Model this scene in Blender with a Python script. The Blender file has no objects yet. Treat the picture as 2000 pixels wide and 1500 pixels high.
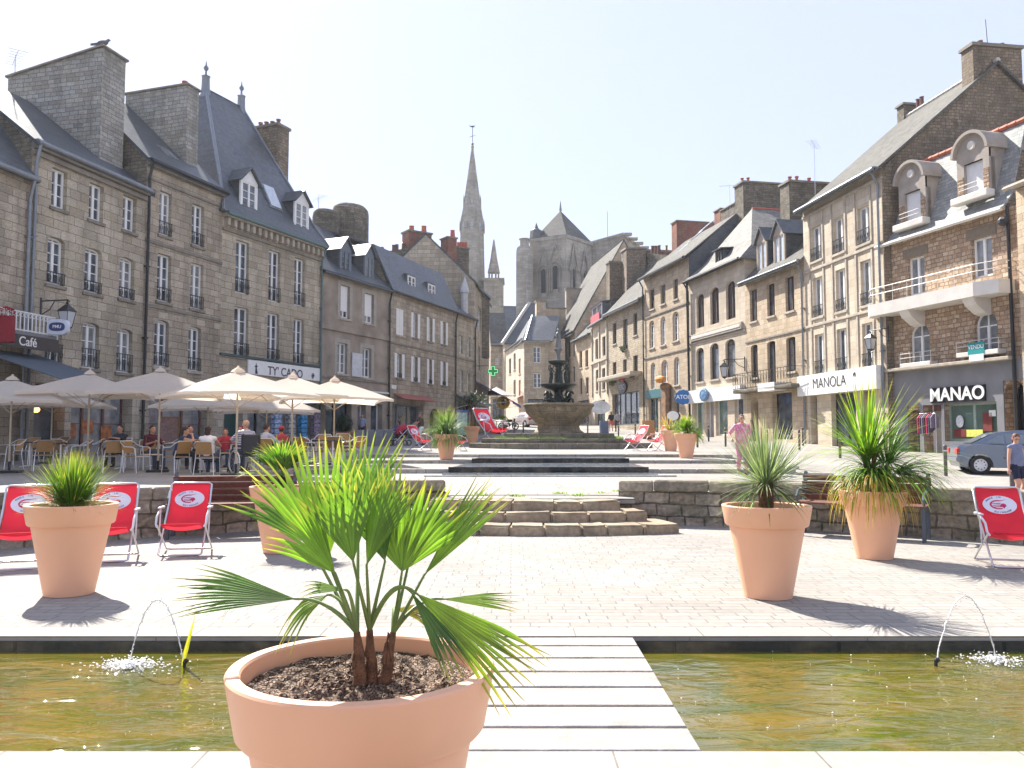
import bpy, bmesh, math, random
from math import sin, cos, tan, pi, sqrt, atan, atan2, hypot, radians as R
from mathutils import Vector, Matrix
V = Vector
random.seed(7)
SC = bpy.context.scene
COL = SC.collection
# ---------------------------------------------------------------- camera
FPX = 1618.0
PIT = atan(105 / FPX)
CZ = 1.45
cd = bpy.data.cameras.new('camera'); cam = bpy.data.objects.new('camera', cd); COL.objects.link(cam)
cam.location = (0, 0, CZ); cam.rotation_euler = (pi / 2 + PIT, 0, 0)
cd.sensor_width = 36; cd.lens = FPX / 2000 * 36; cd.clip_start = .05; cd.clip_end = 6000
SC.camera = cam
# ---------------------------------------------------------------- light
SUN_EL, SUN_AZ = R(43), atan2(-.53, .85)          # azimuth from +Y towards +X
sd = V((sin(SUN_AZ) * cos(SUN_EL), cos(SUN_AZ) * cos(SUN_EL), sin(SUN_EL)))
ld = bpy.data.lights.new('sun', 'SUN'); ld.energy = 4.4; ld.angle = R(.5); ld.color = (1, .95, .87)
lo = bpy.data.objects.new('sun', ld); COL.objects.link(lo); lo.rotation_euler = sd.to_track_quat('Z', 'Y').to_euler()
W = bpy.data.worlds.new('World'); SC.world = W; W.use_nodes = True
wn = W.node_tree; wn.nodes.clear()
sky = wn.nodes.new('ShaderNodeTexSky'); sky.sky_type = 'NISHITA'; sky.sun_disc = False
sky.sun_elevation = SUN_EL; sky.sun_rotation = SUN_AZ; sky.air_density = 1.0; sky.dust_density = 1.0; sky.ozone_density = 1.0
bg = wn.nodes.new('ShaderNodeBackground'); bg.inputs[1].default_value = .15
wo = wn.nodes.new('ShaderNodeOutputWorld')
hz = wn.nodes.new('ShaderNodeMix'); hz.data_type = 'RGBA'; hz.inputs[0].default_value = .91      # thin summer haze evens out the sky
hz.inputs[7].default_value = (1.56, 1.70, 2.35, 1); wn.links.new(sky.outputs[0], hz.inputs[6]); wn.links.new(hz.outputs[2], bg.inputs[0])
wn.links.new(bg.outputs[0], wo.inputs[0])
SC.view_settings.view_transform = 'Standard'; SC.view_settings.look = 'None'
SC.view_settings.exposure = 1.62; SC.view_settings.gamma = 1
SC.cycles.max_bounces = 6; SC.cycles.diffuse_bounces = 3; SC.cycles.glossy_bounces = 3
SC.cycles.transmission_bounces = 4; SC.cycles.transparent_max_bounces = 6
SC.cycles.caustics_reflective = False; SC.cycles.caustics_refractive = False
SC.cycles.sample_clamp_indirect = 6
# ---------------------------------------------------------------- measuring helpers
cP, sP = cos(PIT), sin(PIT)
def ray(px, py):
    a = (px - 1000) / FPX; b = (750 - py) / FPX
    return V((a, cP - b * sP, sP + b * cP))
def at(px, py, d):
    r = ray(px, py); t = d / r.y
    return V((r.x * t, d, CZ + r.z * t))
def onz(px, py, z):
    r = ray(px, py); t = (z - CZ) / r.z
    return V((r.x * t, r.y * t, z))
def lerp(a, b, t): return a + (b - a) * t
def pw(tab, x):
    if x <= tab[0][0]: return tab[0][1]
    for (a, b), (c, d) in zip(tab, tab[1:]):
        if x <= c: return lerp(b, d, (x - a) / (c - a))
    return tab[-1][1]
def sstep(a, b, x):
    t = min(1, max(0, (x - a) / (b - a))); return t * t * (3 - 2 * t)
AC, AR = (.4, 5.0), 9.2                              # arc wall centre and radius
def arcY(X):
    dx = min(abs(X - AC[0]), 8.6); return AC[1] + sqrt(AR * AR - dx * dx)
def gz(X, Y):
    smooth = pw([(12, .45), (20, .53), (28.5, .80), (36, .95), (43, 1.05), (50, 1.22), (58, 1.45), (72, 2.0), (87, 2.7), (120, 4.2), (200, 8)], Y)
    step = pw([(12, .45), (20, .53), (21.5, .53), (21.52, .64), (25.5, .66), (25.52, .76), (28.5, .78), (28.52, .88), (36, .95)], Y)
    w = 1 - sstep(5.5, 9.5, abs(X - .6))
    z = lerp(smooth, step, w) if Y < 36 else smooth
    right = sstep(6.5, 11.5, X) * pw([(8, .42), (16, .44), (27, .50), (37, .2), (50, 0)], Y)
    left = sstep(4, 9, -X) * pw([(20, .05), (30, .14), (45, .05), (55, 0)], Y)
    return z - right - left
# ---------------------------------------------------------------- materials
MT = {}
def newmat(name):
    m = bpy.data.materials.new(name); m.use_nodes = True
    nt = m.node_tree; b = nt.nodes['Principled BSDF']
    return m, nt, b
def N(nt, typ, **kw):
    n = nt.nodes.new(typ)
    for k, v in kw.items():
        if k.startswith('i_'): n.inputs[k[2:].replace('_', ' ')].default_value = v
        else: setattr(n, k, v)
    return n
def mixc(nt, fac, a, b, mode='MIX'):
    n = nt.nodes.new('ShaderNodeMix'); n.data_type = 'RGBA'; n.blend_type = mode
    for s, v in ((0, fac), (6, a), (7, b)):
        if hasattr(v, 'is_output'): nt.links.new(v, n.inputs[s])
        else: n.inputs[s].default_value = v if s == 0 else (*v, 1) if len(v) == 3 else v
    return n.outputs[2]
def ramp(nt, src, stops):
    n = nt.nodes.new('ShaderNodeValToRGB'); e = n.color_ramp.elements
    while len(e) < len(stops): e.new(.5)
    for el, (p, c) in zip(e, stops):
        el.position = p; el.color = (*c, 1) if hasattr(c, '__len__') else (c, c, c, 1)
    nt.links.new(src, n.inputs[0]); return n.outputs[0]
def plain(name, col, rough=.6, metal=0, spec=.5, var=.12, scale=6, bump=0, emit=None, trans=0, alpha=1):
    if name in MT: return MT[name]
    m, nt, b = newmat(name); L = nt.links
    tc = N(nt, 'ShaderNodeTexCoord')
    nz = N(nt, 'ShaderNodeTexNoise'); nz.inputs['Scale'].default_value = scale; nz.inputs['Detail'].default_value = 4
    L.new(tc.outputs['Object'], nz.inputs['Vector'])
    lo_ = tuple(c * (1 - var) for c in col); hi = tuple(min(1, c * (1 + var)) for c in col)
    c = ramp(nt, nz.outputs['Fac'], [(.3, lo_), (.7, hi)])
    L.new(c, b.inputs['Base Color'])
    b.inputs['Roughness'].default_value = rough; b.inputs['Metallic'].default_value = metal
    b.inputs['Specular IOR Level'].default_value = spec
    if bump:
        bp = N(nt, 'ShaderNodeBump'); bp.inputs['Strength'].default_value = bump; bp.inputs['Distance'].default_value = .01
        nb = N(nt, 'ShaderNodeTexNoise'); nb.inputs['Scale'].default_value = scale * 6; nb.inputs['Detail'].default_value = 5
        L.new(tc.outputs['Object'], nb.inputs['Vector']); L.new(nb.outputs['Fac'], bp.inputs['Height']); L.new(bp.outputs[0], b.inputs['Normal'])
    if emit:
        b.inputs['Emission Color'].default_value = (*emit[:3], 1); b.inputs['Emission Strength'].default_value = emit[3]
    if trans:
        tr = N(nt, 'ShaderNodeBsdfTranslucent'); L.new(c, tr.inputs[0])
        mx = N(nt, 'ShaderNodeMixShader'); mx.inputs[0].default_value = trans
        L.new(b.outputs[0], mx.inputs[1]); L.new(tr.outputs[0], mx.inputs[2])
        L.new(mx.outputs[0], nt.nodes['Material Output'].inputs[0])
    MT[name] = m; return m
def stone(name, c1, c2, mort, bw=.55, bh=.28, ms=.012, dist=.02, bump=.8, grime=.35, gcol=(.09, .085, .075), hue=(.30, .24, .15), fine=.25, rough=.9, spec=.25, gscale=.5, moss=0):
    if name in MT: return MT[name]
    m, nt, b = newmat(name); L = nt.links
    tc = N(nt, 'ShaderNodeTexCoord')
    dn = N(nt, 'ShaderNodeTexNoise'); dn.inputs['Scale'].default_value = 2.2; dn.inputs['Detail'].default_value = 3
    L.new(tc.outputs['UV'], dn.inputs['Vector'])
    vm = N(nt, 'ShaderNodeVectorMath', operation='MULTIPLY_ADD')
    L.new(dn.outputs['Color'], vm.inputs[0]); vm.inputs[1].default_value = (dist * 2,) * 3; L.new(tc.outputs['UV'], vm.inputs[2])
    br = N(nt, 'ShaderNodeTexBrick'); br.offset = .5; br.offset_frequency = 2; br.squash = .72; br.squash_frequency = 3
    L.new(vm.outputs[0], br.inputs['Vector'])
    for k, v in (('Color1', (*c1, 1)), ('Color2', (*c2, 1)), ('Mortar', (*mort, 1)), ('Scale', 1), ('Mortar Size', ms), ('Mortar Smooth', .35), ('Bias', 0), ('Brick Width', bw), ('Row Height', bh)):
        br.inputs[k].default_value = v
    # a second, larger pattern shifts the tint of whole groups of stones
    n1 = N(nt, 'ShaderNodeTexNoise'); n1.inputs['Scale'].default_value = 1.3; n1.inputs['Detail'].default_value = 6; n1.inputs['Roughness'].default_value = .7
    L.new(tc.outputs['UV'], n1.inputs['Vector'])
    c = mixc(nt, ramp(nt, n1.outputs['Fac'], [(.45, 0), (.7, .55)]), br.outputs['Color'], hue)
    n2 = N(nt, 'ShaderNodeTexNoise'); n2.inputs['Scale'].default_value = gscale; n2.inputs['Detail'].default_value = 7; n2.inputs['Roughness'].default_value = .65
    L.new(tc.outputs['Object'], n2.inputs['Vector'])
    c = mixc(nt, ramp(nt, n2.outputs['Fac'], [(.42, 0), (.68, grime)]), c, gcol)
    mp = N(nt, 'ShaderNodeMapping'); mp.inputs['Scale'].default_value = (2.6, 2.6, .16); L.new(tc.outputs['Object'], mp.inputs[0])      # rain streaks
    n5 = N(nt, 'ShaderNodeTexNoise'); n5.inputs['Scale'].default_value = 1; n5.inputs['Detail'].default_value = 4; L.new(mp.outputs[0], n5.inputs['Vector'])
    c = mixc(nt, ramp(nt, n5.outputs['Fac'], [(.5, 0), (.72, grime * .8)]), c, tuple(q * .85 for q in gcol))
    n6 = N(nt, 'ShaderNodeTexNoise'); n6.inputs['Scale'].default_value = .33; n6.inputs['Detail'].default_value = 3; L.new(tc.outputs['Object'], n6.inputs['Vector'])
    c = mixc(nt, 1, c, ramp(nt, n6.outputs['Fac'], [(.3, .84), (.7, 1.14)]), 'MULTIPLY')
    n3 = N(nt, 'ShaderNodeTexNoise'); n3.inputs['Scale'].default_value = 14; n3.inputs['Detail'].default_value = 6
    L.new(tc.outputs['UV'], n3.inputs['Vector'])
    c = mixc(nt, 1.0, c, ramp(nt, n3.outputs['Fac'], [(.25, 1 - fine), (.75, 1 + fine)]), 'MULTIPLY')
    if moss:
        n4 = N(nt, 'ShaderNodeTexNoise'); n4.inputs['Scale'].default_value = 3; n4.inputs['Detail'].default_value = 8
        L.new(tc.outputs['Object'], n4.inputs['Vector'])
        c = mixc(nt, ramp(nt, n4.outputs['Fac'], [(.5, 0), (.66, moss)]), c, (.06, .075, .03))
    L.new(c, b.inputs['Base Color']); b.inputs['Roughness'].default_value = rough; b.inputs['Specular IOR Level'].default_value = spec
    ad = N(nt, 'ShaderNodeMath', operation='MULTIPLY_ADD'); L.new(n3.outputs['Fac'], ad.inputs[0]); ad.inputs[1].default_value = .6
    inv = N(nt, 'ShaderNodeMath', operation='SUBTRACT'); inv.inputs[0].default_value = 1; L.new(br.outputs['Fac'], inv.inputs[1]); L.new(inv.outputs[0], ad.inputs[2])
    bp = N(nt, 'ShaderNodeBump'); bp.inputs['Strength'].default_value = bump; bp.inputs['Distance'].default_value = .02
    L.new(ad.outputs[0], bp.inputs['Height']); L.new(bp.outputs[0], b.inputs['Normal'])
    MT[name] = m; return m
def leafmat(name, base, tip, trans=.45, rough=.45):
    if name in MT: return MT[name]
    m, nt, b = newmat(name); L = nt.links
    tc = N(nt, 'ShaderNodeTexCoord'); sp = N(nt, 'ShaderNodeSeparateXYZ'); L.new(tc.outputs['UV'], sp.inputs[0])
    c = ramp(nt, sp.outputs[1], [(0, base), (.72, base), (.9, tip), (1, tuple(x * .8 for x in tip))])
    nz = N(nt, 'ShaderNodeTexNoise'); nz.inputs['Scale'].default_value = 9; L.new(tc.outputs['Object'], nz.inputs['Vector'])
    c = mixc(nt, 1, c, ramp(nt, nz.outputs['Fac'], [(.3, .7), (.7, 1.25)]), 'MULTIPLY')
    rv = ramp(nt, sp.outputs[0], [(0, .75), (1, 1.3)]); c = mixc(nt, 1, c, rv, 'MULTIPLY')
    L.new(c, b.inputs['Base Color']); b.inputs['Roughness'].default_value = rough
    tr = N(nt, 'ShaderNodeBsdfTranslucent'); c2 = mixc(nt, 1, c, (1.5, 1.7, .7), 'MULTIPLY'); L.new(c2, tr.inputs[0])
    mx = N(nt, 'ShaderNodeMixShader'); mx.inputs[0].default_value = trans
    L.new(b.outputs[0], mx.inputs[1]); L.new(tr.outputs[0], mx.inputs[2]); L.new(mx.outputs[0], nt.nodes['Material Output'].inputs[0])
    MT[name] = m; return m
WHITE = plain('white paint', (.78, .78, .76), .45, var=.05)
DARKM = plain('dark painted metal', (.025, .026, .03), .45, metal=.3)
STEEL = plain('galvanised steel tube', (.62, .62, .64), .3, metal=.8, var=.06)
GLASS = plain('dark window glass', (.07, .085, .105), .06, spec=.9, var=.6, scale=2)
GLASS2 = plain('window glass over a pale curtain', (.20, .21, .22), .08, spec=.8, var=.35, scale=3)
GLASSG = plain('greenish shop glass', (.10, .16, .13), .08, spec=.8, var=.3, scale=1)
LEAD = plain('zinc gutter', (.22, .24, .26), .45, metal=.6)
TERRA = plain('terracotta chimney pot', (.42, .12, .07), .8)
WOODB = plain('brown varnished wood', (.14, .05, .032), .75, var=.3, scale=12)
BLACK = plain('black plastic', (.012, .012, .014), .4)
RED = plain('red canvas', (.72, .025, .05), .75, var=.06, trans=.35, bump=.1)
SKIN = plain('skin', (.52, .27, .18), .5, var=.08)
def slate(name, c=(.075, .085, .10), rough=.42, spec=.5):
    return stone(name, tuple(x * .75 for x in c), tuple(x * 1.3 for x in c), tuple(x * .4 for x in c), bw=.28, bh=.16, ms=.008, dist=.004, bump=.35, grime=.35, gcol=(.12, .12, .10), hue=tuple(x * 1.15 for x in c), rough=rough, spec=spec, fine=.15)
SLATE = slate('blue grey roof slate'); SLATEP = slate('pale weathered roof slate', (.125, .12, .108), .85, .15); SLATEB = slate('bright weathered roof slate', (.20, .19, .17), .8, .3); SLATEW = slate('pale mansard slate', (.27, .275, .265), .7)
# ---------------------------------------------------------------- mesh builder
class MB:
    def __init__(s): s.v = []; s.f = []; s.fm = []; s.mi = 0; s.uv = None
    def vs(s, pts):
        n = len(s.v); s.v += [tuple(p) for p in pts]; return n
    def poly(s, pts):
        n = s.vs(pts); s.f.append(tuple(range(n, n + len(pts)))); s.fm.append(s.mi); return s
    def box(s, x0, x1, y0, y1, z0, z1, M=None):
        p = [V((x, y, z)) for z in (z0, z1) for y in (y0, y1) for x in (x0, x1)]
        if M is not None: p = [M @ q for q in p]
        n = s.vs(p)
        for q in ((0, 2, 3, 1), (4, 5, 7, 6), (0, 1, 5, 4), (2, 6, 7, 3), (0, 4, 6, 2), (1, 3, 7, 5)):
            s.f.append(tuple(n + i for i in q)); s.fm.append(s.mi)
        return s
    def cham(s, x0, x1, y0, y1, z0, z1, b=.01, M=None):
        bm = bmesh.new(); bmesh.ops.create_cube(bm, size=1)
        for w in bm.verts: w.co = V((lerp(x0, x1, w.co.x + .5), lerp(y0, y1, w.co.y + .5), lerp(z0, z1, w.co.z + .5)))
        bmesh.ops.bevel(bm, geom=bm.edges[:], offset=b, segments=1, affect='EDGES')
        s.addbm(bm, M); return s
    def addbm(s, bm, M=None):
        bm.verts.index_update()
        n = s.vs([(M @ w.co if M is not None else w.co) for w in bm.verts])
        for f in bm.faces: s.f.append(tuple(n + w.index for w in f.verts)); s.fm.append(s.mi)
        bm.free(); return s
    def addmesh(s, me, M=None):
        n = s.vs([(M @ w.co if M is not None else w.co.copy()) for w in me.vertices])
        for p in me.polygons: s.f.append(tuple(n + i for i in p.vertices)); s.fm.append(s.mi)
        return s
    def tube(s, path, r, n=8, cap=True, closed=False):
        path = [V(p) for p in path]; m = len(path)
        rr = r if hasattr(r, '__len__') else [r] * m
        base = []; up = None
        for i, p in enumerate(path):
            if closed: d = path[(i + 1) % m] - path[i - 1]
            else: d = path[min(i + 1, m - 1)] - path[max(i - 1, 0)]
            if d.length < 1e-9: d = V((0, 0, 1))
            d.normalize()
            if up is None: up = V((0, 0, 1)) if abs(d.z) < .9 else V((1, 0, 0))
            a = d.cross(up)
            if a.length < 1e-4: a = d.cross(V((0, 1, 0)))
            a.normalize(); up = a.cross(d).normalized()
            base.append(s.vs([p + (a * cos(2 * pi * k / n) + up * sin(2 * pi * k / n)) * rr[i] for k in range(n)]))
        for i in range(m if closed else m - 1):
            b0, b1 = base[i], base[(i + 1) % m]
            for k in range(n):
                s.f.append((b0 + k, b0 + (k + 1) % n, b1 + (k + 1) % n, b1 + k)); s.fm.append(s.mi)
        if cap and not closed:
            s.f.append(tuple(base[0] + k for k in reversed(range(n)))); s.fm.append(s.mi)
            s.f.append(tuple(base[-1] + k for k in range(n))); s.fm.append(s.mi)
        return s
    def lathe(s, prof, n=24, c=(0, 0), a0=0, closeends=True, flat=1.0):
        base = [s.vs([(c[0] + r * cos(a0 + 2 * pi * k / n), c[1] + r * flat * sin(a0 + 2 * pi * k / n), z) for k in range(n)]) for r, z in prof]
        for b0, b1 in zip(base, base[1:]):
            for k in range(n):
                s.f.append((b0 + k, b0 + (k + 1) % n, b1 + (k + 1) % n, b1 + k)); s.fm.append(s.mi)
        if closeends:
            s.f.append(tuple(base[0] + k for k in reversed(range(n)))); s.fm.append(s.mi)
            s.f.append(tuple(base[-1] + k for k in range(n))); s.fm.append(s.mi)
        return s
    def ball(s, c, r, n=10, M=None):
        rx, ry, rz = r if hasattr(r, '__len__') else (r, r, r)
        bm = bmesh.new(); bmesh.ops.create_uvsphere(bm, u_segments=n, v_segments=max(5, n * 2 // 3), radius=1)
        T = Matrix.Translation(V(c)) @ (M if M is not None else Matrix()) @ Matrix.Diagonal((rx, ry, rz, 1))
        return s.addbm(bm, T)
    def slab(s, pts, t):
        pts = [V(p) for p in pts]; nrm = (pts[1] - pts[0]).cross(pts[2] - pts[0]).normalized()
        if nrm.z < 0: pts.reverse(); nrm = -nrm
        lowp = [p - nrm * t for p in pts]
        s.poly(pts); s.poly(list(reversed(lowp)))
        for i in range(len(pts)):
            j = (i + 1) % len(pts); s.poly([pts[i], lowp[i], lowp[j], pts[j]])
        return s
    def prism(s, pts, y0, y1, axis='y', M=None):
        def q(p, y):
            w = {'y': V((p[0], y, p[1])), 'z': V((p[0], p[1], y)), 'x': V((y, p[0], p[1]))}[axis]
            return M @ w if M is not None else w
        a = [q(p, y0) for p in pts]; b = [q(p, y1) for p in pts]
        s.poly(a); s.poly(list(reversed(b)))
        for i in range(len(pts)):
            j = (i + 1) % len(pts); s.poly([a[i], b[i], b[j], a[j]])
        return s
    def build(s, name, mats=None, parent=None, loc=None, rz=0, smooth=0, uv=None, merge=False):
        me = bpy.data.meshes.new(name); me.from_pydata(s.v, [], s.f)
        if merge:
            bm = bmesh.new(); bm.from_mesh(me); bmesh.ops.remove_doubles(bm, verts=bm.verts, dist=1e-4)
            bmesh.ops.recalc_face_normals(bm, faces=bm.faces); bm.to_mesh(me); bm.free()
        if mats is None: mats = []
        if not isinstance(mats, (list, tuple)): mats = [mats]
        for m in mats: me.materials.append(m)
        if not merge and len(mats) > 1:
            for p, i in zip(me.polygons, s.fm): p.material_index = i
        ul = me.uv_layers.new(name='UV')
        if s.uv is not None:
            for p in me.polygons:
                for li in p.loop_indices: ul.data[li].uv = s.uv[me.loops[li].vertex_index]
        else:
            for p in me.polygons:
                n = p.normal; ax = abs(n.x); ay = abs(n.y); az = abs(n.z)
                for li in p.loop_indices:
                    c = me.vertices[me.loops[li].vertex_index].co
                    if az > .92: ul.data[li].uv = (c.x, c.y)
                    elif ay >= ax: ul.data[li].uv = (c.x, c.z if az < .3 else sqrt(1 + (az / max(ay, .01)) ** 2) * c.z)
                    else: ul.data[li].uv = (c.y, c.z if az < .3 else sqrt(1 + (az / max(ax, .01)) ** 2) * c.z)
        if smooth:
            me.polygons.foreach_set('use_smooth', [True] * len(me.polygons))
            if smooth != 1: me.set_sharp_from_angle(angle=R(smooth))
        o = bpy.data.objects.new(name, me); COL.objects.link(o)
        if parent is not None: o.parent = parent
        if loc is not None: o.location = loc
        if rz: o.rotation_euler = (0, 0, rz)
        return o
def tag(o, label=None, cat=None, group=None, kind=None):
    for k, v in (('label', label), ('category', cat), ('group', group), ('kind', kind)):
        if v: o[k] = v
    return o
def empty(name, loc, rz=0, label=None, cat=None, group=None, scale=1):
    o = bpy.data.objects.new(name, None); COL.objects.link(o); o.empty_display_size = .1
    o.location = loc; o.rotation_euler = (0, 0, rz); o.scale = (scale,) * 3
    return tag(o, label, cat, group)
def dup(o, parent=None):
    c = o.copy(); COL.objects.link(c); c.parent = parent
    for ch in list(o.children): dup(ch, c)
    return c
TXT = {}
def text_mesh(s, size=1, bold=0, shear=0):
    k = (s, size, bold, shear)
    if k in TXT: return TXT[k]
    c = bpy.data.curves.new('t', 'FONT'); c.body = s; c.size = size; c.align_x = 'CENTER'; c.align_y = 'CENTER'
    c.offset = bold; c.shear = shear; c.extrude = .004
    o = bpy.data.objects.new('t', c); COL.objects.link(o)
    bpy.context.view_layer.update()
    me = bpy.data.meshes.new_from_object(o.evaluated_get(bpy.context.evaluated_depsgraph_get()))
    bpy.data.objects.remove(o); TXT[k] = me; return me
def M3(x, y, z, o):
    return Matrix(((x[0], y[0], z[0], o[0]), (x[1], y[1], z[1], o[1]), (x[2], y[2], z[2], o[2]), (0, 0, 0, 1)))
# ================================================================ ground and water
SETT = stone('pale granite setts', (.265, .245, .218), (.325, .305, .275), (.16, .147, .13), bw=.31, bh=.125, ms=.008, dist=.012, bump=.12, grime=.3, gcol=(.22, .20, .175), hue=(.31, .285, .25), fine=.12, rough=.85, gscale=.35)
PAVE = stone('pale granite paving slabs', (.262, .243, .218), (.31, .29, .262), (.12, .11, .095), bw=.9, bh=.45, ms=.008, dist=.004, bump=.2, grime=.22, gcol=(.21, .195, .17), hue=(.30, .28, .25), fine=.1, rough=.85, gscale=.25)
COPE = stone('pale limestone border', (.30, .28, .25), (.335, .315, .28), (.15, .135, .115), bw=1.3, bh=9, ms=.006, dist=.002, bump=.15, grime=.15, gcol=(.28, .25, .215), hue=(.39, .35, .30), fine=.08)
KERB = stone('worn grey granite kerb', (.33, .30, .265), (.44, .41, .36), (.15, .14, .12), bw=1.1, bh=.5, ms=.012, grime=.4)
POOLW = stone('dark wet pool wall', (.05, .048, .042), (.08, .075, .065), (.03, .03, .028), bw=1.2, bh=.4, grime=.5, gcol=(.02, .025, .015), rough=.5)
POOLS = [(-15, -1.12, 3.93, 6.16), (.88, 15, 3.93, 6.16)]
PY0, PY1 = 3.93, 6.16
def cells(mb, xs, ys, z, holes):
    xs = sorted(set(xs + [h[0] for h in holes] + [h[1] for h in holes])); ys = sorted(set(ys + [h[2] for h in holes] + [h[3] for h in holes]))
    for a, b in zip(xs, xs[1:]):
        for c, d in zip(ys, ys[1:]):
            mx, my = (a + b) / 2, (c + d) / 2
            if any(h[0] < mx < h[1] and h[2] < my < h[3] for h in holes): continue
            mb.poly([(a, c, z), (b, c, z), (b, d, z), (a, d, z)])
mb = MB(); cells(mb, [-2500, -40, 40, 2500], [-2500, 3.69, 6.42, 40, 2500], 0, [(-15.3, 15.3, 3.4, 6.42)])
tag(mb.build('lower_paving', SETT), kind='structure')
mb = MB()                                            # dressed border round the pools: near strips and far strip
mb.box(-15.3, 15.3, 3.40, 3.672, -.12, -.001); mb.box(-15.3, 15.3, 3.69, PY0, -.12, .004); mb.box(-15.3, 15.3, PY1, 6.42, -.12, .004)
mb.box(-15.3, -15, PY0, PY1, -.12, .004); mb.box(15, 15.3, PY0, PY1, -.12, .004)
mb.box(-15.3, 15.3, 3.672, 3.69, -.12, -.05)
tag(mb.build('pool_border', COPE), kind='structure')
for i, (a, b, c, d) in enumerate(POOLS):
    mb = MB(); t = .12
    for q in ((a - t, a, c - t, d + t), (b, b + t, c - t, d + t), (a, b, c - t, c), (a, b, d, d + t)): mb.box(*q, -.6, -.121 if q[3] > d or q[2] < c else -.03)
    mb.box(a - t, b + t, c - t, d + t, -.68, -.6)
    mb.box(a, b, d - .02, d + .001, -.6, -.03)
    tag(mb.build('pool_basin', POOLW), kind='structure')
def bp_n(nt, tc, mp, wscale, amp):
    n = N(nt, 'ShaderNodeTexNoise'); n.inputs['Scale'].default_value = wscale * 1.3; n.inputs['Detail'].default_value = 1.5; n.inputs['Distortion'].default_value = 1.2; nt.links.new(mp.outputs[0], n.inputs[0])
    p = N(nt, 'ShaderNodeBump'); p.inputs['Strength'].default_value = amp * .7; p.inputs['Distance'].default_value = .05; nt.links.new(n.outputs['Fac'], p.inputs['Height']); return p.outputs[0]
# water: greenish brown, reflective, rippled
def water(name, col, col2, x0, x1, y0, y1, z, amp, nx=160, ny=60, rough=.04, wscale=3.0):
    m, nt, b = newmat(name + ' surface'); L = nt.links
    tc = N(nt, 'ShaderNodeTexCoord')
    mp = N(nt, 'ShaderNodeMapping'); mp.inputs['Scale'].default_value = (1, 2.2, 1); L.new(tc.outputs['Object'], mp.inputs[0])
    n1 = N(nt, 'ShaderNodeTexNoise'); n1.inputs['Scale'].default_value = 1.4; n1.inputs['Detail'].default_value = 5; n1.inputs['Distortion'].default_value = 1.2; L.new(mp.outputs[0], n1.inputs[0])
    L.new(ramp(nt, n1.outputs['Fac'], [(.3, col), (.5, tuple((p + q) / 2 for p, q in zip(col, col2))), (.7, col2)]), b.inputs['Base Color'])
    b.inputs['Roughness'].default_value = rough; b.inputs['IOR'].default_value = 1.36; b.inputs['Coat Weight'].default_value = .5; b.inputs['Coat Roughness'].default_value = .01; L.new(bp_n(nt, tc, mp, wscale, amp), b.inputs['Coat Normal']); b.inputs['Specular IOR Level'].default_value = .8
    n2 = N(nt, 'ShaderNodeTexNoise'); n2.inputs['Scale'].default_value = wscale; n2.inputs['Detail'].default_value = 3; n2.inputs['Distortion'].default_value = .8; L.new(mp.outputs[0], n2.inputs[0])
    bp = N(nt, 'ShaderNodeBump'); bp.inputs['Strength'].default_value = amp; bp.inputs['Distance'].default_value = .05
    L.new(n2.outputs['Fac'], bp.inputs['Height']); L.new(bp.outputs[0], b.inputs['Normal'])
    mb = MB(); mb.poly([(x0, y0, z), (x1, y0, z), (x1, y1, z), (x0, y1, z)])
    return tag(mb.build(name, m), kind='structure')
for a, b, c, d in POOLS:
    water('pool_water', (.062, .078, .007), (.155, .112, .014), a, b, c, d - .02, -.10, .62, wscale=2.3, rough=.015)
# boardwalk of pale planks across the pool
bw = empty('boardwalk', (0, 0, 0), 0, 'pale plank footbridge crossing between the two halves of the long pool', 'footbridge')
PLK = plain('pale weathered plank', (.305, .28, .25), .8, var=.22, scale=5, bump=.5)
ys = [3.95, 4.27, 4.60, 4.94, 5.26, 5.58, 5.90, 6.155]
for a, b in zip(ys, ys[1:]): MB().cham(-1.12, .88, a, b - .03, -.07, .003, .006).build('plank', PLK, bw)
MB().box(-1.0, .76, 3.95, 6.14, -.12, -.075).build('bearer', plain('dark bearer', (.05, .045, .04), .9), bw)  # one dark slab runs under all the planks
# upper plaza (one sheet, with real steps in it)
mb = MB()
xs = [-70, -55, -42, -32, -26, -21] + [x * 1.0 for x in range(-18, 19)] + [21, 26, 32, 42, 55, 70]
off = [0, .6, 1.5, 3, 5]
absY = [19, 20, 21.5, 21.515, 23.5, 25.5, 25.515, 27, 28.5, 28.515, 30, 33, 36, 40, 43, 47, 50, 54, 58, 65, 72, 80, 87, 100, 120, 150, 200, 400]
grid = []
for x in xs:
    y0 = arcY(x) + .14
    col = [y0 + o * (19 - y0) / 6 for o in off] + absY
    grid.append([(x, y, gz(x, y)) for y in col])
base = [mb.vs(c) for c in grid]
for i in range(len(xs) - 1):
    for j in range(len(grid[0]) - 1): mb.f.append((base[i] + j, base[i + 1] + j, base[i + 1] + j + 1, base[i] + j + 1)); mb.fm.append(0)
tag(mb.build('upper_plaza', PAVE), kind='structure')
# kerb stones along the three plaza steps
for k, (yy, z0, xl, xr) in enumerate(((21.5, .53, -8.0, 8.6), (25.5, .66, -7.6, 8.8), (28.5, .78, -7.4, 9.0))):
    mb = MB()
    x = xl
    while x < xr:
        L_ = random.uniform(.9, 1.5); x2 = min(x + L_, xr)
        zt = max(gz((x + x2) / 2, yy + .05) + .006, gz((x + x2) / 2, yy - .05) + .03)
        mb.cham(x, x2 - .012, yy - .06, yy + .30, zt - .35, zt, .012); x = x2
    mb.build('plaza_kerb', KERB)['kind'] = 'structure'
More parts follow.
